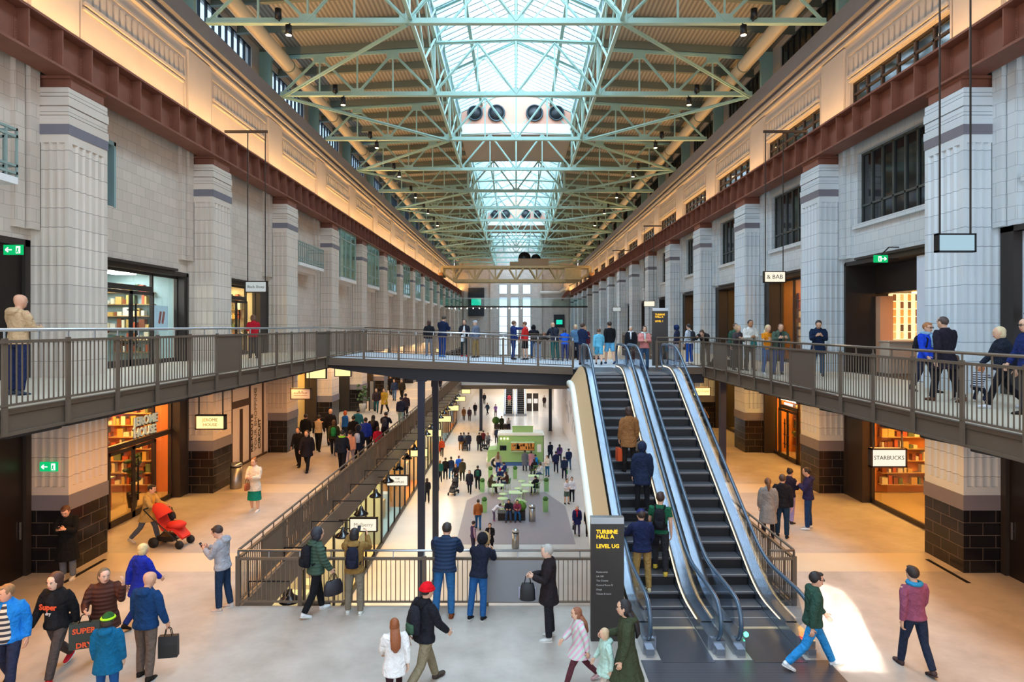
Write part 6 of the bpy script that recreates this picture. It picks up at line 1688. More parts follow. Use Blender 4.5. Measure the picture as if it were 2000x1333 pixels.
    # ---- hair and headgear
    hs, hc = hair
    HM = mat('hair '+hc, hc, 0.6, var=0.25, scale=30, bump=0.3); q = MB(); nm = 'hair'
    if hs == 'buzz': head_ell(q, J, S, (0, -.055, .10), (.385, .465, .43))
    elif hs != 'bald' and hs != 'hood':
        big = {'curly': .06, 'wavy': .03}.get(hs, 0)
        head_ell(q, J, S, (0, -.085-big*1.35, .115), (.405+big, .485+big, .45+big))
        if hs == 'short' and lod == 2: head_ell(q, J, S, (0.04, .22, .40), (.26, .2, .12), 0, 10, 6)
        if hs in ('bob', 'long', 'wavy', 'curly'): head_ell(q, J, S, (0, -.17, -.10), (.43+big, .36+big, .55+big))
        if hs in ('long', 'wavy'):
            b0 = headpt(J, S, 0, -.3, -.2); e = tor(.17, -.088-th/S*.9); e2 = tor(.12, -.075-th/S*.9)
            def hr(c, a, b): return [c+Vector((a*S*math.cos(2*PI*j/12), b*S*math.sin(2*PI*j/12), 0)) for j in range(12)]
            m_ = tor(.27, -.075-th/S*.6)
            q.loft([hr(b0, .052, .04), hr(m_, .062, .032), hr(e, .055, .024), hr(e2, .02, .012)])
        if hs == 'pony':
            q.tube([headpt(J, S, 0, -.5, .2), headpt(J, S, 0, -.72, .05), headpt(J, S, 0, -.7, -.5), headpt(J, S, 0, -.62, -1.0)], [.02*S, .03*S, .026*S, .006*S], 8)
        if hs == 'bun': head_ell(q, J, S, (0, -.42, .42), (.2, .2, .18))
    if q.v:
        ob = bpy.data.objects.new(nm, q.mesh(nm, HM)); COL.objects.link(ob); ob.parent = body
    hat = kw.get('hat')
    if hat:
        q = MB(); hm_ = fabric(hat[1]); nm = 'hat'
        if hat[0] == 'beanie':
            nm = 'beanie'; head_ell(q, J, S, (0, -.04, .16), (.43, .53, .44), 0, 14, 9, -.2); q.tube([headpt(J, S, .43*math.cos(2*PI*j/14), -.04+.52*math.sin(2*PI*j/14), .10) for j in range(14)], .012*S, 6, closed=True)
            if len(hat) > 2: q.tube([headpt(J, S, .44*math.cos(2*PI*j/14), -.04+.53*math.sin(2*PI*j/14), .16) for j in range(14)], .014*S, 6, 1, closed=True)
        elif hat[0] == 'cap':
            nm = 'cap'; head_ell(q, J, S, (0, -.03, .18), (.41, .51, .40), 0, 14, 9, -.15)
            q.loft([[headpt(J, S, a*.8, b, .16-.06*max(0, b-.4)+dz) for a, b in ((-.42, .35), (-.32, .72), (0, .86), (.32, .72), (.42, .35), (0, .42))] for dz in (0, .03)], 0, True, False)
        elif hat[0] == 'hood':
            nm = 'hood'; head_ell(q, J, S, (0, -.10, .04), (.50, .55, .60)); q.tube([headpt(J, S, .46*math.cos(2*PI*j/14), .32, .02+.55*math.sin(2*PI*j/14)) for j in range(14)], .02*S if len(hat) > 2 else .008*S, 7, 1 if len(hat) > 2 else 0, closed=True)
        elif hat[0] == 'scarf':
            nm = 'headscarf'; head_ell(q, J, S, (0, -.09, .06), (.44, .52, .52)); head_ell(q, J, S, (0, -.08, -.5), (.42, .42, .3))
        ob = bpy.data.objects.new(nm, q.mesh(nm, [hm_, fabric(hat[2]) if len(hat) > 2 else hm_])); COL.objects.link(ob); ob.parent = body
    if kw.get('scarf'):
        q = MB(); q.tube([tor(.315, -.01)+rot_x(Vector((.056*S*math.cos(2*PI*j/12), .056*S*math.sin(2*PI*j/12), 0)), la) for j in range(12)], .022*S, 7, closed=True)
        q.tube([tor(.30, .05+th/S), tor(.22, .085+th/S), tor(.12, .082+th/S)], [.02*S, .024*S, .018*S], 7)
        ob = bpy.data.objects.new('scarf', q.mesh('scarf', fabric(kw['scarf']))); COL.objects.link(ob); ob.parent = body
    if kw.get('glasses'):
        q = MB()
        for s in (-1, 1): q.tube([headpt(J, S, s*.155+.1*math.cos(2*PI*j/10), .47, .02+.075*math.sin(2*PI*j/10)) for j in range(10)], .0028*S, 5, closed=True); q.bar(headpt(J, S, s*.255, .47, .03), headpt(J, S, s*.37, -.02, .04), .006, .008)
        q.bar(headpt(J, S, -.055, .475, .03), headpt(J, S, .055, .475, .03), .006, .008)
        ob = bpy.data.objects.new('glasses', q.mesh('glasses', BLACKM)); COL.objects.link(ob); ob.parent = body
    # ---- things carried: each a thing of its own
    M_ = Matrix.Translation((x, y, z)) @ Matrix.Rotation(R(face), 4, 'Z')
    PEOPLE.append((label, body, J, M_))
    bp_ = kw.get('backpack')
    if bp_:
        c, lab = bp_; ctr = tor(.17, -.062-th/S)
        loc = M_ @ ctr
        r = thing('backpack', lab, 'backpack', tuple(loc), 'backpacks'); r.rotation_euler = (0, 0, R(face))
        def rr(z, a, b, dy): return [Vector((a*S*math.cos(2*PI*j/14)*(1 if abs(math.cos(2*PI*j/14)) < .7 else .92), dy*S+b*S*math.sin(2*PI*j/14), z*S)) for j in range(14)]
        q = MB(); q.loft([rr(-.13, .06, .03, -.035), rr(-.12, .078, .045, -.04), rr(-.02, .08, .05, -.042), rr(.07, .074, .045, -.036), rr(.105, .05, .03, -.028), rr(.112, .02, .012, -.025)])
        ob = bpy.data.objects.new('bag_body', q.mesh('bag_body', fabric(c))); COL.objects.link(ob); ob.parent = r
        q = MB(); q.loft([rr(-.11, .05, .02, -.085), rr(-.1, .058, .028, -.085), rr(-.04, .058, .028, -.086), rr(-.025, .05, .02, -.085)])
        ob = bpy.data.objects.new('front_pocket', q.mesh('front_pocket', fabric(kw.get('pocketc', c)))); COL.objects.link(ob); ob.parent = r
        for s in (-1, 1):
            q = MB(); base = ctr
            pts = [Vector((s*.05*S, -.01*S, .10*S)), Vector((s*.062*S, .05*S+0, .135*S)), Vector((s*.066*S, .125*S+th*2, .06*S)), Vector((s*.075*S, .11*S+th*2, -.05*S)), Vector((s*.08*S, .0, -.10*S))]
            q.tube(pts, .010*S, 6); ob = bpy.data.objects.new('shoulder_strap', q.mesh('shoulder_strap', fabric('17171A'))); COL.objects.link(ob); ob.parent = r
    for side in 'LR':
        hb = kw.get('bag'+side)
        if not hb: continue
        kind, c, lab, w_, h_ = hb[:5]
        hand = M_ @ (J['wrist'+side]+J['hand'+side].normalized()*.06*S)
        r = thing({'paper': 'paper_bag', 'hand': 'handbag', 'shop': 'shopping_bag', 'duffel': 'holdall'}[kind], lab, 'bag', (hand.x, hand.y, hand.z-h_-.14), 'carried bags'); r.rotation_euler = (0, 0, R(face+(hb[5] if len(hb) > 5 else 90)))
        q = MB(); d_ = .12 if kind != 'duffel' else .2
        if kind in ('hand', 'duffel'): q.loft([[Vector((a*math.cos(2*PI*j/14), b*math.sin(2*PI*j/14), zz)) for j in range(14)] for zz, a, b in ((0, w_*.42, d_*.4), (.02, w_*.5, d_*.5), (h_*.6, w_*.48, d_*.46), (h_*.95, w_*.38, d_*.25), (h_, w_*.34, d_*.1))])
        else: q.loft([[Vector((a*w_/2, b*dd, zz)) for a, b in ((-1, -1), (1, -1), (1, 1), (-1, 1))] for zz, dd in ((0, d_/2), (h_*.6, d_/2), (h_, d_*.38))], 0, True, False)
        ob = bpy.data.objects.new('bag_body', q.mesh('bag_body', mat('bag '+c, c, .55))); COL.objects.link(ob); ob.parent = r
        for dy in (-.035, .035):
            q = MB(); q.tube([Vector((-w_*.2, dy, h_-.01)), Vector((-w_*.12, dy*.6, h_+.11)), Vector((0, dy*.3, h_+.14)), Vector((w_*.12, dy*.6, h_+.11)), Vector((w_*.2, dy, h_-.01))], .007, 5); ob = bpy.data.objects.new('handle', q.mesh('handle', fabric('1B1918'))); COL.objects.link(ob); ob.parent = r
        if len(hb) > 6:
            for b_, sz, zz in hb[6]:
                tx = text('bag_print', b_, sz, mat('bag print orange', 'E0562A', .6), None, (0, 0, 0), (R(90), 0, R(0)), bold=sz*.03); tx.parent = r; tx.location = (0, -d_/2-.006, zz)
    if kw.get('phone'):
        hand = M_ @ ((J['wristL']+J['wristR'])/2+(J['handL']+J['handR'])/2*.075*S)
        q = MB(); q.box(-.036, -.005, -.07, .036, .005, .07, 0); q.box(-.033, -.0065, -.063, .033, -.005, .063, 1)
        ob = bpy.data.objects.new('phone', q.mesh('phone', [BLACKM, mat('phone glass', '30343C', .1)])); COL.objects.link(ob); ob.location = hand; ob.rotation_euler = (R(-40), 0, R(face)); tag(ob, kw['phone'], 'phone', 'phones held in hand')
    return body
def run_jobs():
    """weld each queued figure part into one surface: voxel remesh, then smooth"""
    tmp = []
    for j in JOBS:
        me = j.raw.mesh('tmp', [EYEW]); o = bpy.data.objects.new('tmp', me); COL.objects.link(o)
        a = o.modifiers.new('r', 'REMESH'); a.mode = 'VOXEL'; a.voxel_size = j.vox; a.use_smooth_shade = True
        s = o.modifiers.new('s', 'SMOOTH'); s.factor = .5; s.iterations = j.smooth
        tmp.append(o)
    dg = bpy.context.evaluated_depsgraph_get(); dg.update()
    import numpy as np
    for j, o in zip(JOBS, tmp):
        ev = o.evaluated_get(dg); me = ev.to_mesh()
        nv = len(me.vertices); co = np.empty(nv*3, 'f4'); me.vertices.foreach_get('co', co)
        vs_ = co.reshape(-1, 3).tolist(); fs_ = [tuple(p.vertices) for p in me.polygons]; mi = [0]*len(fs_)
        ev.to_mesh_clear()
        if j.extra is not None:
            fs_ += [tuple(nv+i for i in f) for f in j.extra.f]; vs_ += j.extra.v; mi += j.extra.m
        d = j.obj.data; d.from_pydata(vs_, [], fs_)
        d.polygons.foreach_set('material_index', mi); d.polygons.foreach_set('use_smooth', [True]*len(fs_)); d.update()
    for o in tmp:
        me = o.data; bpy.data.objects.remove(o); bpy.data.meshes.remove(me)
# ------------------------------------------------------------------ who stands where
def U(px, py_): a = at(px, py_, 0); return (a[0], a[1], 0)
def LG(px, py_): a = at(px, py_, LGZ); return (a[0], a[1], LGZ)
def BR(px, py_):
    z = 4.5
    for _ in range(4): a = at(px, py_, z); z = bz(a[0])
    return (a[0], a[1], z+.012)
def RW(px, d): return ((px-1008)*d/1250.0, d, HR)
T, JN = 'trousers', '2F4A6E'
# -- ground floor, near
STRIPE = wavemat('navy and cream stripes', '2A2C3A', 'D8CDBB', 'Z', 3.6)
person('man in bright blue open jacket over a striped jumper at the left edge', (-8.22, 10.35, 0), 196, 1.80, ((24,8,3),(-16,20,3),(-10,10,20,4),(12,10,24,8),2,4,-38), ('short','8A6A48'), ('jacket','1E7FD8'), (T,'262C44'), '2A2622', 'DDA184', lod=2, wide=1.08, under='C9BBA5', undermat=STRIPE, uw=.062)
person('young man with long dark curls, black jacket, grey jeans and red shoes', (-7.78, 10.85, 0), 176, 1.80, 'walk', ('curly','4A2C20'), ('jacket','17171A'), (T,'4A413E'), 'C82A34', 'E0B49A', lod=2, wide=1.05, under='1F2024', uw=.066, print=[('Super', .13, .185, 'E0562A'), ('dry', .07, .125, 'D8D0CC')], sole=1)
person('woman in long brown puffer coat holding a dark bag and touching her ear', (-7.2, 11.2, 0), 200, 1.70, ((16,8,2),(-14,18,2),(48,22,128,18),(18,16,70,20),1,4,28), ('bob','6A5A48'), ('coat','4A2A22'), ('leggings','17171C'), '1B1A1A', 'E0B096', lod=2, wide=1.12, topmat=fabric('4A2A22', True), bagR=('shop','26302A','dark green shopping bag with orange lettering held by the woman in brown',.44,.42,180,[('SUPER',.12,.30),('DRY',.12,.06)]))
person('child in teal blue coat and lime ringed hat seen from behind', (-6.32, 9.9, 0), 8, 1.46, 'stand', ('bob','3A2A20'), ('coat','0E5E86'), (T,'1E4E86'), '22262E', hat=('beanie','2F5A2A','B8E62A'), lod=2, wide=1.1, hood=1)
person('bald man in navy jacket behind the child in the lime hat', (-6.22, 10.75, 0), -10, 1.76, ((6,8,3),(-4,4,3),(4,9,14,5),(6,12,16,0),3,10,-20), ('bald','8A6A58'), ('jacket','173A66'), (T,'6A5A50'), '2A2420', 'D9A080', lod=2, wide=1.1, hood=1, bagR=('paper','1F1B1A','black paper carrier bag held by the bald man',.30,.36,20))
person('blonde woman in royal blue coat walking away on the left', (-7.48, 12.75, 0), -24, 1.62, 'walk', ('bob','D9C08A'), ('coat','1E2FA8'), (T,'1C2C6A'), '2A1E1A', lod=2, wide=1.05)
person('person in long black coat and grey jeans leaning on the nearest left pilaster', (-10.48, 14.95, 0), 196, 1.76, 'phone', ('short','5A3A28'), ('longcoat','141416'), (T,'6A6E76'), 'D0C8BE', 'DDA88C', lod=2, wide=.95, phone='phone held by the person in the long black coat')
person('person in yellow beige coat and grey jeans pushing the red pushchair', (-10.05, 17.45, 0), -92, 1.64, 'push', ('short','1F1A1A'), ('coat','B99A5E'), (T,'5A616E'), 'D0C4B4', lod=2, under='D8A03A', bagL=('hand','17161A','black shoulder bag on the person pushing the red pushchair',.34,.28))
person('baby in pale clothes sitting in the red pushchair', (px_+.08, py2, .24), -97, .62, 'sit', ('buzz','B08A5A'), ('sweater','D8D0C4'), (T,'D8D0C4'), 'D8D0C4', lod=1, wide=1.3)
person('woman in cream coat, teal skirt and white shoes carrying a tan bag', U(497, 999), 172, 1.70, 'hold', ('bun','8A5A36'), ('coat','E0D2BE'), ('skirt','12806A'), 'E0D8D0', lod=2, bagR=('hand','9A4E26','tan leather bag held before the teal skirt',.28,.22), sole=1)
person('man in grey hoodie and dark jeans leaning on the railing corner with a phone', (-6.12, 13.35, 0), 84, 1.76, 'phone', ('short','3A2820'), ('jacket','A3A3AA'), (T,'22344E'), 'D0BCB0', 'D9A488', lod=2, hood=1, phone='phone held by the man in the grey hoodie', sole=1)
person('man in green puffer with black backpack walking along the near railing', (-4.12, 13.16, 0), -50, 1.78, 'stroll', ('curly','2A2A34'), ('puffer','3F5346'), (T,'17171B'), 'E8E8EA', lod=2, hood=1, backpack=('1C1C22','black backpack on the man in the green puffer'), bagR=('duffel','26232A','dark holdall with red trim carried by the man in the green puffer',.42,.30), sole=1)
person('person in tan jacket filming over the near railing', (-3.32, 13.14, 0), 2, 1.76, 'photo', ('bob','221C1E'), ('jacket','8A6A3A'), (T,'7E7464'), 'D8DCD4', lod=2, hood=1, backpack=('1E2030','navy backpack on the person in the tan jacket'), phone='phone held up by the person in the tan jacket', sole=1)
person('broad man in quilted navy jacket and blue jeans leaning on the near railing', (-1.46, 13.08, 0), -4, 1.86, 'lean', ('short','2E2622'), ('puffer','20304A'), (T,'2C6090'), '7A4226', 'D9A488', lod=2, wide=1.12)
person('woman in black coat with fur trimmed hood looking over the near railing', (-.76, 12.98, 0), -18, 1.68, 'lean', ('hood','2A2020'), ('jacket','1C2030'), (T,'24568C'), '1C1C20', hat=('hood','1A1A20','A8875E'), lod=2, bagL=('hand','1E2A3A','dark shoulder bag of the woman in the fur trimmed hood',.32,.26), sole=1)
person('grey haired man in long dark coat standing sideways near the sign slab', (.62, 12.1, 0), 88, 1.78, 'hold', ('short','A8A29A'), ('coat','261F22'), (T,'26242A'), 'D8D8D4', 'E0B49A', lod=2, bagR=('hand','1C1B1E','black bag held by the grey haired man',.30,.34), sole=1)
person('man in red beanie with rolled pack striding right in the foreground', (-1.50, 10.42, 0), -46, 1.78, 'walk', ('short','2A2020'), ('jacket','1E1E24'), (T,'85785F'), '4A4038', hat=('beanie','D8101E'), lod=2, wide=1.08, backpack=('22222A','black and green rucksack on the man in the red beanie'), pocketc='3F5A44')
person('girl with long auburn hair and white coat in the foreground', (-1.90, 10.02, 0), 18, 1.36, 'walk2', ('long','8A4A24'), ('coat','E4DEDA'), ('leggings','3A2026'), '2A2226', lod=2, wide=1.12)
person('girl in pastel checked coat walking left in the foreground', (1.04, 10.55, 0), 98, 1.32, 'walk', ('long','8A5438'), ('coat','D8B8B8'), ('leggings','5A2E36'), 'C9A8A8', lod=2, wide=1.1, topmat=wavemat('pastel checks', 'D9A8BC', 'BFD2C4', 'DIAGONAL', 5.0))
person('small child in mint coat beside the woman in dark green', (1.42, 10.08, 0), 96, 1.16, 'stroll', ('bob','C9A884'), ('coat','B4D0C2'), (T,'C9B8A8'), 'D8D0CC', lod=2, wide=1.3, hood=1)
person('woman with dark hair in long olive green coat in the foreground', (1.72, 9.92, 0), 82, 1.68, 'carry', ('long','1E1618'), ('longcoat','3E4430'), (T,'26241E'), '1E1C1A', lod=2, wide=1.1, hood=1)
person('man with glasses in dark green jacket and bright jeans striding right', (5.12, 11.05, 0), -92, 1.76, ((30,6,2),(-24,22,2),(20,7,22,6),(-18,7,14,0),3,4,0), ('short','221A18'), ('jacket','2E4A3E'), (T,'2C86C4'), 'E4E4E4', 'D9A488', lod=2, glasses=1, sole=1)
person('person in mauve sweater walking away on the right', U(1786, 1308), 4, 1.78, 'stroll', ('short','2A1E1C'), ('sweater','8A4A62'), ('leggings','232C40'), '4A3A38', lod=2, wide=1.05, scarf='2E8AB8')
# -- right ground floor group
person('person with long ponytail and grey long coat in the right ground floor group', U(1500, 1052), -14, 1.68, 'stand', ('pony','6A4226'), ('longcoat','8E8680'), ('leggings','1E1C22'), '201E22', lod=1, hair2=0)
person('man in black jacket over a pink shirt in the right ground floor group', U(1528, 1050), -30, 1.76, 'stand2', ('short','4A3428'), ('jacket','1F1B1E'), (T,'1E3448'), '1E2024', lod=1)
person('woman in lilac trousers hugging in the right ground floor group', U(1542, 1022), -60, 1.64, 'hold', ('bun','2A1C1A'), ('jacket','2A2436'), (T,'A895C0'), '3A3030', lod=1)
person('man in navy jacket with pale shoes hugging in the right ground floor group', (8.5, 18.62, 0), 66, 1.80, 'cross', ('short','221A1C'), ('jacket','2A2850'), (T,'1E3A64'), 'E0E0E0', lod=1, hood=1)
person('waiter with raised arms by the far right shopfront', U(1375, 862), 160, 1.72, 'photo', ('short','2A1E1A'), ('tee','2A2622'), (T,'2A2622'), '201E1C', lod=0)
# -- on the nearer escalator
def ESC(x, y):
    i = math.floor((y-12.5)/.4); return (x, 12.5+.4*i+.13, soft(12.5+.4*i+.2, 13.6, 21.05, 0, HR)+.006)
person('man in navy cap and navy jacket riding the escalator with his hand on the rail', ESC(2.72, 14.05), 4, 1.74, 'rail', ('short','3A2A22'), ('jacket','1E2648'), (T,'A8864E'), 'D8C8A0', hat=('cap','1E2A6A'), lod=2, wide=1.1)
person('man in green shirt with black backpack riding the escalator', ESC(3.2, 14.35), -18, 1.80, 'stepup', ('short','3A261C'), ('tee','1E5A3E'), (T,'2E2C30'), 'D8B84A', lod=2, backpack=('1B1B20','black backpack on the man riding the escalator'))
person('person in navy hooded coat halfway up the escalator', ESC(3.12, 15.75), 0, 1.70, 'stand', ('short','2A2020'), ('coat','1E2840'), ('leggings','1C1C20'), '1C1A1A', lod=1, hat=('hood','1E2840','6A5A4A'))
person('person in camel coat with an orange scarf halfway up the escalator', ESC(3.0, 17.1), 10, 1.74, 'stand', ('bob','3A241C'), ('coat','8E6038'), ('leggings','26201E'), '201C1A', lod=1, bagL=('shop','D8501E','orange bag held by the person in the camel coat',.22,.34))
person('woman in pink jacket and pale scarf at the head of the escalators', (4.75, 23.7, HR+.012), 178, 1.60, 'hold', ('wavy','4A3028'), ('jacket','D88A86'), (T,'3E5C7C'), '2A3040', lod=1, scarf='D0D8D4')
person('boy in pale blue top and shorts leaving the escalator head', (3.45, 26.7, HR), -6, 1.58, 'walk', ('short','6A4A34'), ('sweater','6FC0DC'), ('shorts','5AB0D0'), '2A2E38', lod=1)
person('man in black top and pale blue shorts at the escalator head', (3.98, 27.2, HR), 10, 1.84, 'stroll', ('short','3A281E'), ('sweater','1C1C20'), ('shorts','6AB0D4'), '3A4E70', lod=1)
person('grey haired person in black with a white scarf behind the escalator head', (4.95, 27.6, HR), 170, 1.62, 'stand', ('short','B0B0B0'), ('coat','1E1E24'), (T,'5A2A2A'), '201C1C', lod=1, scarf='E0E0E4')
person('man in navy top left of the escalator head', (2.75, 26.6, HR), -50, 1.74, 'hold', ('short','4A3226'), ('jacket','1C2A4A'), (T,'6A5A58'), '2A2422', lod=1)
person('person in maroon beside the escalator head', (3.1, 29.0, HR), 175, 1.64, 'stand', ('long','B89A6A'), ('coat','5A1E2A'), (T,'2A2430'), '1E1A1A', lod=1)
person('person with fair hair in denim beyond the escalator head', (2.85, 30.6, HR), 160, 1.70, 'stand', ('bob','C9B48A'), ('jacket','5A7FA0'), (T,'2A3040'), '201C1C', lod=0)
# -- left upper walkway
person('man in beige hoodie standing at the railing of the left upper walkway', (-8.87, 11.4, HL), -16, 1.80, 'hold', ('bald','C99A80'), ('sweater','C9A57E'), (T,'20284A'), '3A4250', 'D9A080', lod=2, wide=1.15, hood=1)
person('person with curly hair and red jacket on the left upper walkway', (-10.05, 24.5, HL), 30, 1.66, 'phone', ('curly','6A4630'), ('jacket','B81C2C'), (T,'2A2A30'), '1E1E22', lod=1)
# -- footbridge
person('person with brown bob and black jacket on the left part of the footbridge', BR(838, 696), 10, 1.62, 'stand', ('bob','4A2A1E'), ('jacket','1E1E22'), (T,'7A7A80'), '4A6A9A', lod=1)
person('tall man in navy jacket and blue shoes on the footbridge', BR(864, 698), -30, 1.86, 'phone', ('short','3A2A22'), ('jacket','1A2440'), (T,'1E3A74'), '3A7AC0', lod=1, wide=1.1)
person('man in white shirt and open dark jacket on the footbridge', (-2.42, 30.0, bz(-2.42)), 176, 1.74, 'hold', ('short','4A3428'), ('jacket','26242E'), (T,'1E3034'), 'B0243A', lod=1, under='E8E8EC', bagR=('paper','E4E6EA','white paper bag held by the man in the white shirt',.26,.3))
person('grey capped man in grey jacket and tan trousers on the footbridge', (-1.86, 29.55, bz(-1.86)), 60, 1.72, 'stand2', ('bald','A89A90'), ('jacket','6A7080'), (T,'9A7A48'), '3A2A20', lod=1, hat=('cap','A8A8AC'))
person('man in navy pointing across the footbridge', BR(1003, 703), -74, 1.76, 'point', ('short','6A4A34'), ('jacket','24346A'), (T,'1E3468'), '22222A', lod=1)
person('person in red and black jacket and shorts on the footbridge', (.42, 29.35, bz(.42)), 70, 1.76, 'stand2', ('short','6A4630'), ('jacket','D02A28'), ('shorts','1C1C20'), '2A2A30', lod=1)
person('person in black hood with blue jeans leaning on the far side of the footbridge', BR(1043, 700), 4, 1.64, 'lean', ('hood','1E1A1C'), ('jacket','1C1A22'), (T,'24568C'), '2A2426', hat=('hood','1A181E'), lod=1, wide=1.1)
person('man with bald head and dark rucksack on the footbridge', (1.8, 29.85, bz(1.8)), 16, 1.82, 'lean', ('bald','C99A80'), ('jacket','2E3240'), (T,'1E5A58'), '4A4A54', lod=1, backpack=('2A2E3A','dark rucksack on the bald man on the footbridge'))
person('child in bright blue on the footbridge beside the bald man', (2.28, 29.9, HR), 0, 1.52, 'lean', ('bob','4A3426'), ('jacket','1E5ED0'), (T,'22346A'), '3A3A44', lod=1)
person('person in white trainers bending beside the bald man on the footbridge', (.98, 29.5, bz(.98)), -40, 1.50, 'bend', ('short','7A4A2E'), ('jacket','3A3028'), (T,'8A9AB0'), 'E8E8EC', lod=1)
# -- right upper walkway
person('person in navy hood standing beyond the bridge on the right', RW(1322, 28.6), 60, 1.66, 'stand', ('hood','1E1C22'), ('jacket','2A3048'), (T,'B8B4B8'), 'E0E0E4', hat=('hood','20305A'), lod=1)
person('person in white top, blue jeans and dark rucksack by the right bridge railing', RW(1346, 27.4), 40, 1.72, 'stand', ('short','2E2420'), ('sweater','C9D2DE'), (T,'1E4EA4'), 'E4E4E8', lod=1, backpack=('2A2E38','dark square rucksack on the person in white'))
person('man in black bending over the right bridge railing', RW(1378, 26.0), 150, 1.74, 'bend', ('short','4A2E20'), ('jacket','221E20'), (T,'6A5E54'), '2A2420', lod=1)
person('woman in dark blouse with fair hair at the right walkway railing', RW(1441, 23.4), 196, 1.64, 'cross', ('bob','B8966A'), ('sweater','4A4044'), (T,'3A3630'), '2A2626', lod=1)
person('person in red and green behind the woman in the dark blouse', RW(1436, 24.6), 190, 1.72, 'stand', ('short','5A3A28'), ('jacket','3A5A4A'), (T,'2E3844'), '26242A', lod=1, under='B02A2E')
person('man in white jacket holding a teal bag at the right walkway railing', RW(1465, 23.2), 180, 1.84, 'hold', ('short','1E1818'), ('jacket','DCD8D0'), (T,'4A443E'), '3A3430', 'B8845E', lod=1, bagR=('shop','0E6A66','teal bag held by the man in the white jacket',.3,.24))
person('fair haired woman in orange vest top at the right walkway railing', RW(1499, 21.4), 192, 1.66, 'cross', ('long','D8BE8E'), ('tee','E08A1E'), (T,'3A6AA0'), 'E0E0E4', lod=1)
person('bearded man in green jacket over black at the right walkway railing', RW(1521, 21.2), 172, 1.74, 'lean', ('buzz','6A4A38'), ('jacket','4A5A4C'), (T,'2A4A7A'), '3A3A40', lod=1, under='1E2430')
person('man in navy coat looking at his hands alone on the right walkway', RW(1598, 20.6), 160, 1.82, 'phone', ('short','2E2220'), ('coat','1A2844'), (T,'1E4A6A'), '26262C', lod=1)
person('woman with ginger hair, glasses and blue jacket on the right upper walkway', RW(1808, 15.6), 200, 1.72, 'stroll', ('short','A86A3A'), ('jacket','1E44C8'), (T,'22263A'), '26242A', lod=2, glasses=1, scarf='8AB0D0', backpack=('20222C','dark rucksack on the ginger haired woman'))
person('broad man in dark overcoat seen from behind on the right upper walkway', RW(1846, 13.6), 14, 1.84, 'stroll', ('buzz','4A3A34'), ('coat','221E2A'), (T,'1C1A20'), '5A3A28', lod=2, wide=1.16)
person('toddler in striped top crouching on the right upper walkway', RW(1908, 13.4), -60, 1.02, 'crouch', ('bob','B86A3A'), ('sweater','D0D0D8'), (T,'20263A'), 'D8CCC0', lod=1, wide=1.2, topmat=wavemat('grey and navy stripes', '2A2E44', 'D0D0D8', 'Z', 7.0))
person('small child in dappled grey beside the broad man in the overcoat', RW(1868, 13.9), 100, .98, 'stand', ('bob','6A4A38'), ('jacket','8A7E78'), (T,'3A3238'), 'B8A8A0', lod=1, wide=1.2)
person('blonde woman in dark jacket walking left on the right upper walkway', RW(1958, 12.5), 76, 1.66, 'walk', ('bob','D8C29A'), ('jacket','1E2432'), ('leggings','16161C'), 'D8D8DC', lod=2)
person('man with glasses in navy at the right edge of the upper walkway', RW(2010, 11.7), 84, 1.78, 'stroll', ('buzz','5A3E30'), ('jacket','1E2A5E'), (T,'2A2630'), '2A2422', lod=2, glasses=1)
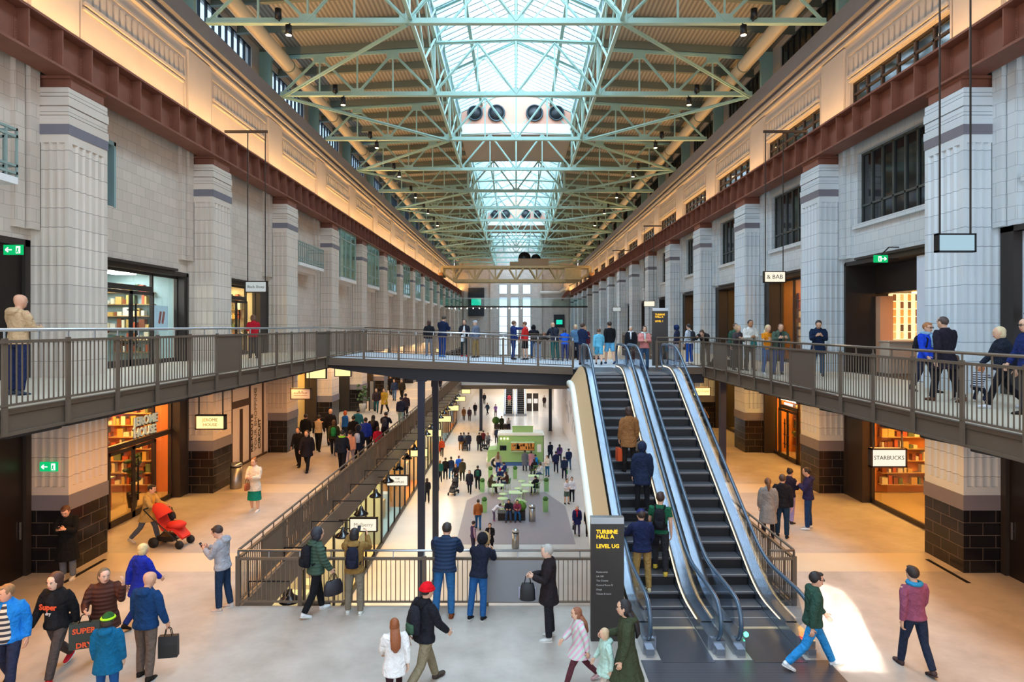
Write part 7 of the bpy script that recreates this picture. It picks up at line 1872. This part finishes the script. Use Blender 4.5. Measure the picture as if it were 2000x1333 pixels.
# -- left ground floor crowd: (pixel, face, height, pose, hair, top, legs, label, extras)
crowd = [
 ((600, 921), 178, 1.74, 'walk', ('long','3A2820'), ('coat','1E1A22'), (T,'1A1A1E'), 'woman in long dark coat walking toward the camera at the front of the left crowd', {}),
 ((583, 912), 176, 1.68, 'stroll', ('short','2A1E1A'), ('jacket','17161A'), (T,'1A181C'), 'person in black just behind the woman in the long dark coat', {}),
 ((622, 882), 0, 1.74, 'stroll', ('short','1E1A1A'), ('vest','B8A484'), (T,'17171B'), 'person in beige body warmer walking away past the boutique', {'sleeve': '1A1A1E'}),
 ((597, 878), 20, 1.70, 'stand', ('short','1E1818'), ('jacket','16161A'), (T,'1A1A1E'), 'person in black at the boutique window', {}),
 ((645, 872), 4, 1.86, 'stroll', ('bald','D0907A'), ('jacket','1C1A1E'), (T,'26242A'), 'tall bald man in black by the boutique pilaster', {}),
 ((652, 890), 10, 1.68, 'walk', ('bob','4A3226'), ('jacket','3A3A26'), (T,'1E1C20'), 'person in olive jacket with green pack in the left crowd', {'backpack': ('1E7A4A', 'green backpack in the left crowd')}),
 ((674, 866), 0, 1.66, 'stroll', ('bob','C05A22'), ('vest','1E5EA8'), (T,'26303E'), 'red haired person in blue body warmer in the left crowd', {'sleeve': 'D8CCC4'}),
 ((668, 926), -4, 1.78, 'stroll', ('short','26201E'), ('jacket','1A1E28'), (T,'15151A'), 'man in black jacket with lime collar at the front of the left crowd', {'scarf': '9AD83A'}),
 ((684, 912), 8, 1.58, 'walk2', ('short','2A2020'), ('jacket','E09A78'), (T,'B8A8B0'), 'child in peach jacket beside the man with the lime collar', {}),
 ((699, 908), 4, 1.70, 'stroll', ('hood','2A2022'), ('coat','232634'), (T,'1C1C24'), 'person in navy hooded coat with white backpack by the cut pattern railing', {'hat': ('hood', '232634', '8A7A66'), 'backpack': ('C8C8D4', 'white backpack by the cut pattern railing')}),
 ((690, 880), 0, 1.66, 'stroll', ('short','1E1A1A'), ('jacket','17171C'), (T,'1A1A1E'), 'person with cap and black jacket amid the left crowd', {'hat': ('cap', '17171C')}),
 ((699, 862), -6, 1.68, 'stroll', ('short','221C20'), ('jacket','2A6A74'), (T,'22242C'), 'person in teal and white jacket amid the left crowd', {}),
 ((714, 889), 2, 1.72, 'stand', ('short','2A2224'), ('puffer','1E3AA8'), (T,'1C2234'), 'person in royal blue puffer by the cut pattern railing', {}),
 ((729, 880), 2, 1.68, 'stand', ('long','1E1618'), ('jacket','1F1A20'), (T,'1A181C'), 'woman with long dark hair in black by the cut pattern railing', {}),
 ((738, 892), 8, 1.36, 'stand', ('bob','3A2420'), ('jacket','C0203E'), (T,'2A2A38'), 'child in crimson jacket by the cut pattern railing', {}),
 ((752, 874), 0, 1.74, 'lean', ('short','2A2020'), ('jacket','26222A'), (T,'1E1C22'), 'man in black with grey pack leaning on the cut pattern railing', {'backpack': ('4A4A54', 'grey backpack at the cut pattern railing')}),
 ((735, 806), 186, 1.72, 'walk', ('short','2E2420'), ('jacket','3A2A2E'), (T,'2A5A62'), 'person in dark jacket walking beside the one in the mustard coat', {}),
 ((751, 808), 170, 1.76, 'walk2', ('short','3A2A22'), ('coat','B08A2A'), (T,'2A2624'), 'person in mustard coat walking far along the left ground floor', {}),
 ((783, 832), 0, 1.74, 'stroll', ('short','1E1A1C'), ('jacket','2A2838'), (T,'8A9A90'), 'person in plum jacket at the far railing on the left', {}),
 ((792, 822), 4, 1.72, 'stroll', ('short','2A1E1E'), ('jacket','3A2A30'), (T,'26242A'), 'person in dark red brown jacket at the far railing on the left', {}),
 ((770, 783), 180, 1.74, 'stroll', ('short','2E2420'), ('jacket','2A3A5A'), (T,'5A7AA0'), 'person in blue jacket far along the left ground floor', {}),
 ((785, 782), 176, 1.74, 'walk', ('short','2A2020'), ('jacket','3A3024'), (T,'26221E'), 'person in brown jacket far along the left ground floor', {}),
 ((763, 772), 178, 1.70, 'stroll', ('short','2A2020'), ('jacket','1E1E24'), (T,'222228'), 'person in black far along the left ground floor', {}),
 ((860, 762), 170, 1.72, 'stroll', ('short','2A2020'), ('jacket','C8301E'), (T,'26242C'), 'person in orange red jacket at the far left of the well', {}),
 ((848, 775), 20, 1.70, 'stroll', ('short','1E1A1C'), ('jacket','26202A'), (T,'1E1C22'), 'person in dark plum at the far left of the well', {}),
]
for pp, fc, H, po, hr, tp, lg_, lab, kw in crowd: person(lab, U(*pp), fc, H, po, hr, tp, lg_, '201E20', lod=1 if pp[1] > 800 else 0, **kw)
# -- lower level
low = [
 ((934, 1034), 4, 1.76, 'stroll', ('short','3A2A22'), ('jacket','9A5A2E'), (T,'24568C'), 'man in tan leather jacket and blue jeans walking away on the lower level', {}),
 ((924, 1082), -60, 1.72, 'stand2', ('short','2A1E1A'), ('vest','3A2E5A'), (T,'2A2A44'), 'man in purple body warmer at the front of the lower level', {'sleeve': 'A88AA8'}),
 ((957, 1084), 176, 1.66, 'hold', ('pony','3A2420'), ('coat','1E1A1E'), (T,'1C1A1E'), 'woman in black coat with a tan bag at the front of the lower level', {'under': 'A89A98', 'bagR': ('hand', 'A0763E', 'tan bag held by the woman in the black coat', .3, .26)}),
 ((1127, 1046), 176, 1.72, 'stroll', ('short','A8A4A4'), ('coat','1E2456'), (T,'5A5470'), 'older person in navy coat with a red scarf on the lower level', {'scarf': 'C02A3A', 'bagR': ('hand', '1A181C', 'black bag of the older person in the navy coat', .26, .24)}),
 ((1150, 1048), 176, 1.70, 'stand', ('short','5A4A44'), ('coat','1C1A1E'), (T,'1E1C20'), 'person in black coat half hidden beside the escalator on the lower level', {}),
 ((1107, 985), 200, 1.70, 'hold', ('short','2A1E1E'), ('sweater','D8D4DA'), ('shorts','5A6A62'), 'person in white top and grey shorts near the white lower wall', {}),
 ((1117, 980), 170, 1.66, 'stand', ('bun','3A2422'), ('sweater','E4E0E4'), ('leggings','1E1C24'), 'woman in white top and black leggings near the white lower wall', {}),
 ((917, 964), 176, 1.68, 'stroll', ('long','1E181A'), ('coat','26242E'), ('leggings','16161A'), 'woman with long dark hair and dark coat left of the cafe', {}),
 ((933, 956), 4, 1.74, 'stroll', ('short','2A2222'), ('jacket','2A2E36'), (T,'1A1C20'), 'person in dark jacket carrying a green backpack left of the cafe', {'backpack': ('1E5A4A', 'dark green backpack left of the cafe')}),
 ((891, 952), 170, 1.74, 'pushs', ('short','8A4A2E'), ('jacket','1E1C22'), (T,'26242A'), 'red haired person pushing a dark pushchair on the lower level', {}),
 ((859, 942), 10, 1.66, 'stand', ('bob','8A6A4A'), ('jacket','1E5A54'), (T,'1E2A30'), 'person in teal jacket at the left of the lower level', {}),
 ((870, 937), 0, 1.70, 'stand', ('short','2A2020'), ('jacket','1C1A1E'), (T,'1A1A1E'), 'person in black next to the one in teal on the lower level', {}),
 ((881, 936), 0, 1.74, 'stand', ('short','2A2020'), ('jacket','22304E'), (T,'3A6A90'), 'person in navy jacket and teal cap on the lower level', {'hat': ('cap', '1E5A5A')}),
 ((896, 932), 4, 1.68, 'stand', ('short','6A4A34'), ('jacket','1E5ED8'), (T,'26303E'), 'person in bright blue jacket in the group on the lower level', {}),
 ((903, 940), 8, 1.72, 'stand', ('short','3A2A22'), ('coat','3E3A2A'), (T,'2A261E'), 'person in olive coat in the group on the lower level', {}),
 ((900, 880), 0, 1.70, 'stand', ('short','2A2020'), ('jacket','26304A'), (T,'9A6A34'), 'person with navy backpack and tan trousers left of the van', {'backpack': ('1E2440', 'navy backpack left of the van')}),
 ((906, 878), 10, 1.66, 'stand', ('bob','3A2A22'), ('jacket','7A8288'), (T,'3A3A40'), 'person in grey jacket left of the van', {}),
 ((915, 881), 0, 1.76, 'stand', ('short','1E1A1C'), ('coat','1E2438'), (T,'22304A'), 'man in long navy coat left of the van', {}),
 ((936, 881), 0, 1.76, 'stand', ('short','1E1A1C'), ('coat','1C1A20'), (T,'1E1C24'), 'man in long black coat near the front of the van', {}),
 ((944, 874), -20, 1.66, 'stand', ('short','2A1E1E'), ('jacket','5A1E26'), (T,'26242A'), 'person in dark red near the front of the van', {}),
 ((953, 879), 176, 1.68, 'pushs', ('bob','6A5A50'), ('jacket','7A7A84'), (T,'3A3A48'), 'person in grey bending to a pushchair near the front of the van', {}),
 ((970, 866), 20, 1.60, 'stand', ('short','2A2020'), ('jacket','2A3048'), (T,'26262E'), 'person half hidden behind the van cab', {}),
 ((834, 982), 10, 1.66, 'stroll', ('bob','2A1E1E'), ('jacket','1E1A1E'), (T,'1C1A1E'), 'person in black seen between the two blue black columns', {}),
 ((853, 958), 12, 1.68, 'stroll', ('short','1E1A1C'), ('jacket','26202A'), (T,'1E1C22'), 'person in dark clothes just right of the blue black columns', {}),
 ((854, 900), 180, 1.66, 'stroll', ('short','3A2420'), ('jacket','A8341E'), (T,'2A2A30'), 'person in rust red jacket by the far lower shopfronts', {}),
 ((863, 892), 180, 1.68, 'stroll', ('short','3A2420'), ('jacket','B84A2A'), (T,'2E2A30'), 'person in orange jacket by the far lower shopfronts', {}),
 ((973, 924), 0, 1.72, 'stand', ('long','7A5230'), ('sweater','B8A898'), (T,'1E3E8A'), 'long haired woman in beige top and blue jeans at the van front wheel', {}),
 ((1025, 920), 4, 1.70, 'stand', ('bun','2A1E1E'), ('longcoat','6E727C'), (T,'4A4A54'), 'customer in long grey coat at the van hatch', {}),
 ((1037.5, 920), -6, 1.66, 'stand', ('bob','2A1C1E'), ('longcoat','C88E9A'), (T,'3A2A30'), 'customer in long pink coat at the van hatch', {}),
 ((1069, 931), 150, 1.68, 'hold', ('short','4A342A'), ('jacket','D8CEC4'), (T,'24608C'), 'person in cream jacket and blue jeans right of the van', {}),
 ((1075, 902), 20, 1.76, 'stroll', ('short','1E1A1C'), ('coat','1E2438'), (T,'1C2030'), 'man in navy coat walking behind the van corner', {}),
 ((1086, 923), 0, 1.74, 'stroll', ('short','1E1A1C'), ('jacket','22284A'), (T,'1E2236'), 'man in navy jacket near the right lower wall, left of a pair', {}),
 ((1093, 905), 0, 1.66, 'stroll', ('long','2A1E24'), ('jacket','6A4A86'), (T,'2A2A38'), 'person in purple jacket near the right lower wall', {}),
 ((1102, 936), 0, 1.76, 'stroll', ('short','1E1A1C'), ('jacket','222C48'), (T,'1E2438'), 'man in navy jacket nearest the right lower wall with a green bag', {'bagR': ('shop', '2E9A3E', 'green bag carried near the right lower wall', .3, .34)}),
 ((1111, 917), 4, 1.74, 'stroll', ('short','1E1A1C'), ('puffer','1E2A50'), (T,'3A5A80'), 'man in navy puffer and blue jeans near the right lower wall', {}),
 ((906, 822), 176, 1.72, 'stroll', ('short','3A2A22'), ('coat','8A5A34'), (T,'4A3428'), 'person in brown coat far along the lower shops', {}),
 ((917, 823), 178, 1.74, 'stroll', ('short','5A4A44'), ('coat','3A2E38'), (T,'2E2430'), 'person in long dark coat far along the lower shops', {}),
 ((928, 812), 178, 1.72, 'stroll', ('short','1E1A1C'), ('coat','1E1A1E'), (T,'1C1A1E'), 'person in black beside the far column of the lower level', {}),
 ((952, 811), 150, 1.72, 'walk', ('short','2A2020'), ('jacket','2E3A48'), (T,'22242E'), 'person in slate jacket far along the lower level', {}),
 ((968, 815), 160, 1.68, 'hold', ('short','2A2020'), ('jacket','8A6AB0'), (T,'6A6070'), 'person in lilac jacket far along the lower level', {}),
 ((946, 790), 176, 1.74, 'stroll', ('short','1E1A1C'), ('jacket','26262C'), (T,'1E1E24'), 'person in black in the deepest part of the lower level', {}),
 ((1063, 796), 176, 1.74, 'stroll', ('short','1E1A1C'), ('coat','2A1E1E'), (T,'221A1C'), 'person in dark brown coat beside the directory slabs', {}),
]
for pp, fc, H, po, hr, tp, lg_, lab, kw in low: person(lab, LG(*pp), fc, H, po, hr, tp, lg_, '201E20', lod=1 if pp[1] > 960 else 0, **kw)
person('rider in coral top on the small distant escalator', (-.95, 88.5, soft(88.5, 87, 97.4, LGZ, 0)), 0, 1.74, 'stand', ('short','2A2020'), ('sweater','C84A5A'), (T,'D8C8A8'), '201E20', lod=0)
# seated people: chairs first, the sitter on the chair
seats = [
 ((959, 964), -76, ('long','3A2820'), ('coat','4A3E2E'), '3A3228', 'woman in olive coat sitting at the left of the cafe table'),
 ((977, 949), 176, ('short','2A2020'), ('jacket','22305E'), '22304A', 'man in red cap and navy jacket sitting behind the cafe table'),
 ((990, 957), 70, ('bob','4A2A22'), ('jacket','4A2E28'), '2A3A5A', 'person in brown jacket sitting at the right of the cafe table'),
 ((986, 936), 60, ('short','2A2020'), ('jacket','22306A'), '26304A', 'person in navy sitting behind the others in the cafe'),
 ((1047, 966), 30, ('short','1E1A1C'), ('jacket','1E1E22'), '1E2A5A', 'person in black sitting on a green chair at the right of the cafe'),
 ((1047, 919), 120, ('short','1E1A1C'), ('jacket','1E84C8'), '26426A', 'person in bright blue sitting beside the van hatch'),
 ((1044, 929), 20, ('bob','4A2420'), ('jacket','2A2226'), '2A2A34', 'person in dark top sitting at the right rear of the cafe'),
 ((1057, 938), 80, ('short','1E1A1C'), ('sweater','D8DCE4'), '3A4A6A', 'person in white top sitting at the right edge of the cafe'),
]
for i, (pp, fc, hr, tp, lc, lab) in enumerate(seats):
    x, y, z = LG(*pp)
    chair('green wire cafe chair under the '+lab[:lab.index(' sitting')], x, y, fc)
    kw = {'hat': ('cap', 'C8202E')} if 'red cap' in lab else {}
    person(lab, (x+.06*math.sin(R(fc)), y-.06*math.cos(R(fc)), z+.0), fc, 1.68, 'sit', hr, tp, (T, lc), '201E20', lod=0 if pp[1] < 950 else 1, **kw)
bx_, by_ = at(1003, 1018, LGZ)
person('person in black jacket and jeans sitting on the planter bench', (bx_-.28, by_+.12, LGZ), 176, 1.70, 'sit', ('bob','1E1A1E'), ('jacket','22202A'), (T,'3A4A6A'), '6A4A38', lod=1)
person('woman in pink and black jacket sitting on the planter bench', (bx_+.22, by_+.12, LGZ), 184, 1.66, 'sit', ('long','2A1A1E'), ('jacket','8A3A52'), (T,'24588C'), '3A3440', lod=1)
person('child in white jacket stooping beside the planter bench', (bx_-1.22, by_-.05, LGZ), -70, 1.24, 'bend', ('bob','2A2024'), ('jacket','E0DCE4'), (T,'6A5A78'), 'C88AB0', lod=1)
bx2, by2 = at(995, 838, LGZ)
person('person in white top sitting on the bench behind the van', (bx2-.1, by2-.0, LGZ), 180, 1.66, 'sit', ('short','3A2A22'), ('sweater','D8D8DC'), (T,'2A2A38'), '201E20', lod=0)
person('person in grey sitting on the right end of the bench behind the van', (bx2+.6-.5, by2+.0, LGZ), 170, 1.66, 'sit', ('bob','4A2A22'), ('sweater','B8B4B4'), (T,'3A3238'), '201E20', lod=0) if False else None
person('person in dark jacket standing left of the bench behind the van', LG(980, 842), 176, 1.70, 'stand', ('short','2A2020'), ('jacket','26301E'), (T,'1E2A1E'), '201E20', lod=0)
run_jobs()
# lettering becomes plain mesh objects
def letters():
    dg = bpy.context.evaluated_depsgraph_get(); dg.update()
    for o in [o for o in COL.objects if o.type == 'FONT']:
        me = bpy.data.meshes.new_from_object(o.evaluated_get(dg))
        n = bpy.data.objects.new(o.name, me); COL.objects.link(n); n.parent = o.parent
        n.location = o.location; n.rotation_euler = o.rotation_euler; n.scale = o.scale
        nm = o.name; bpy.data.objects.remove(o); n.name = nm
letters()
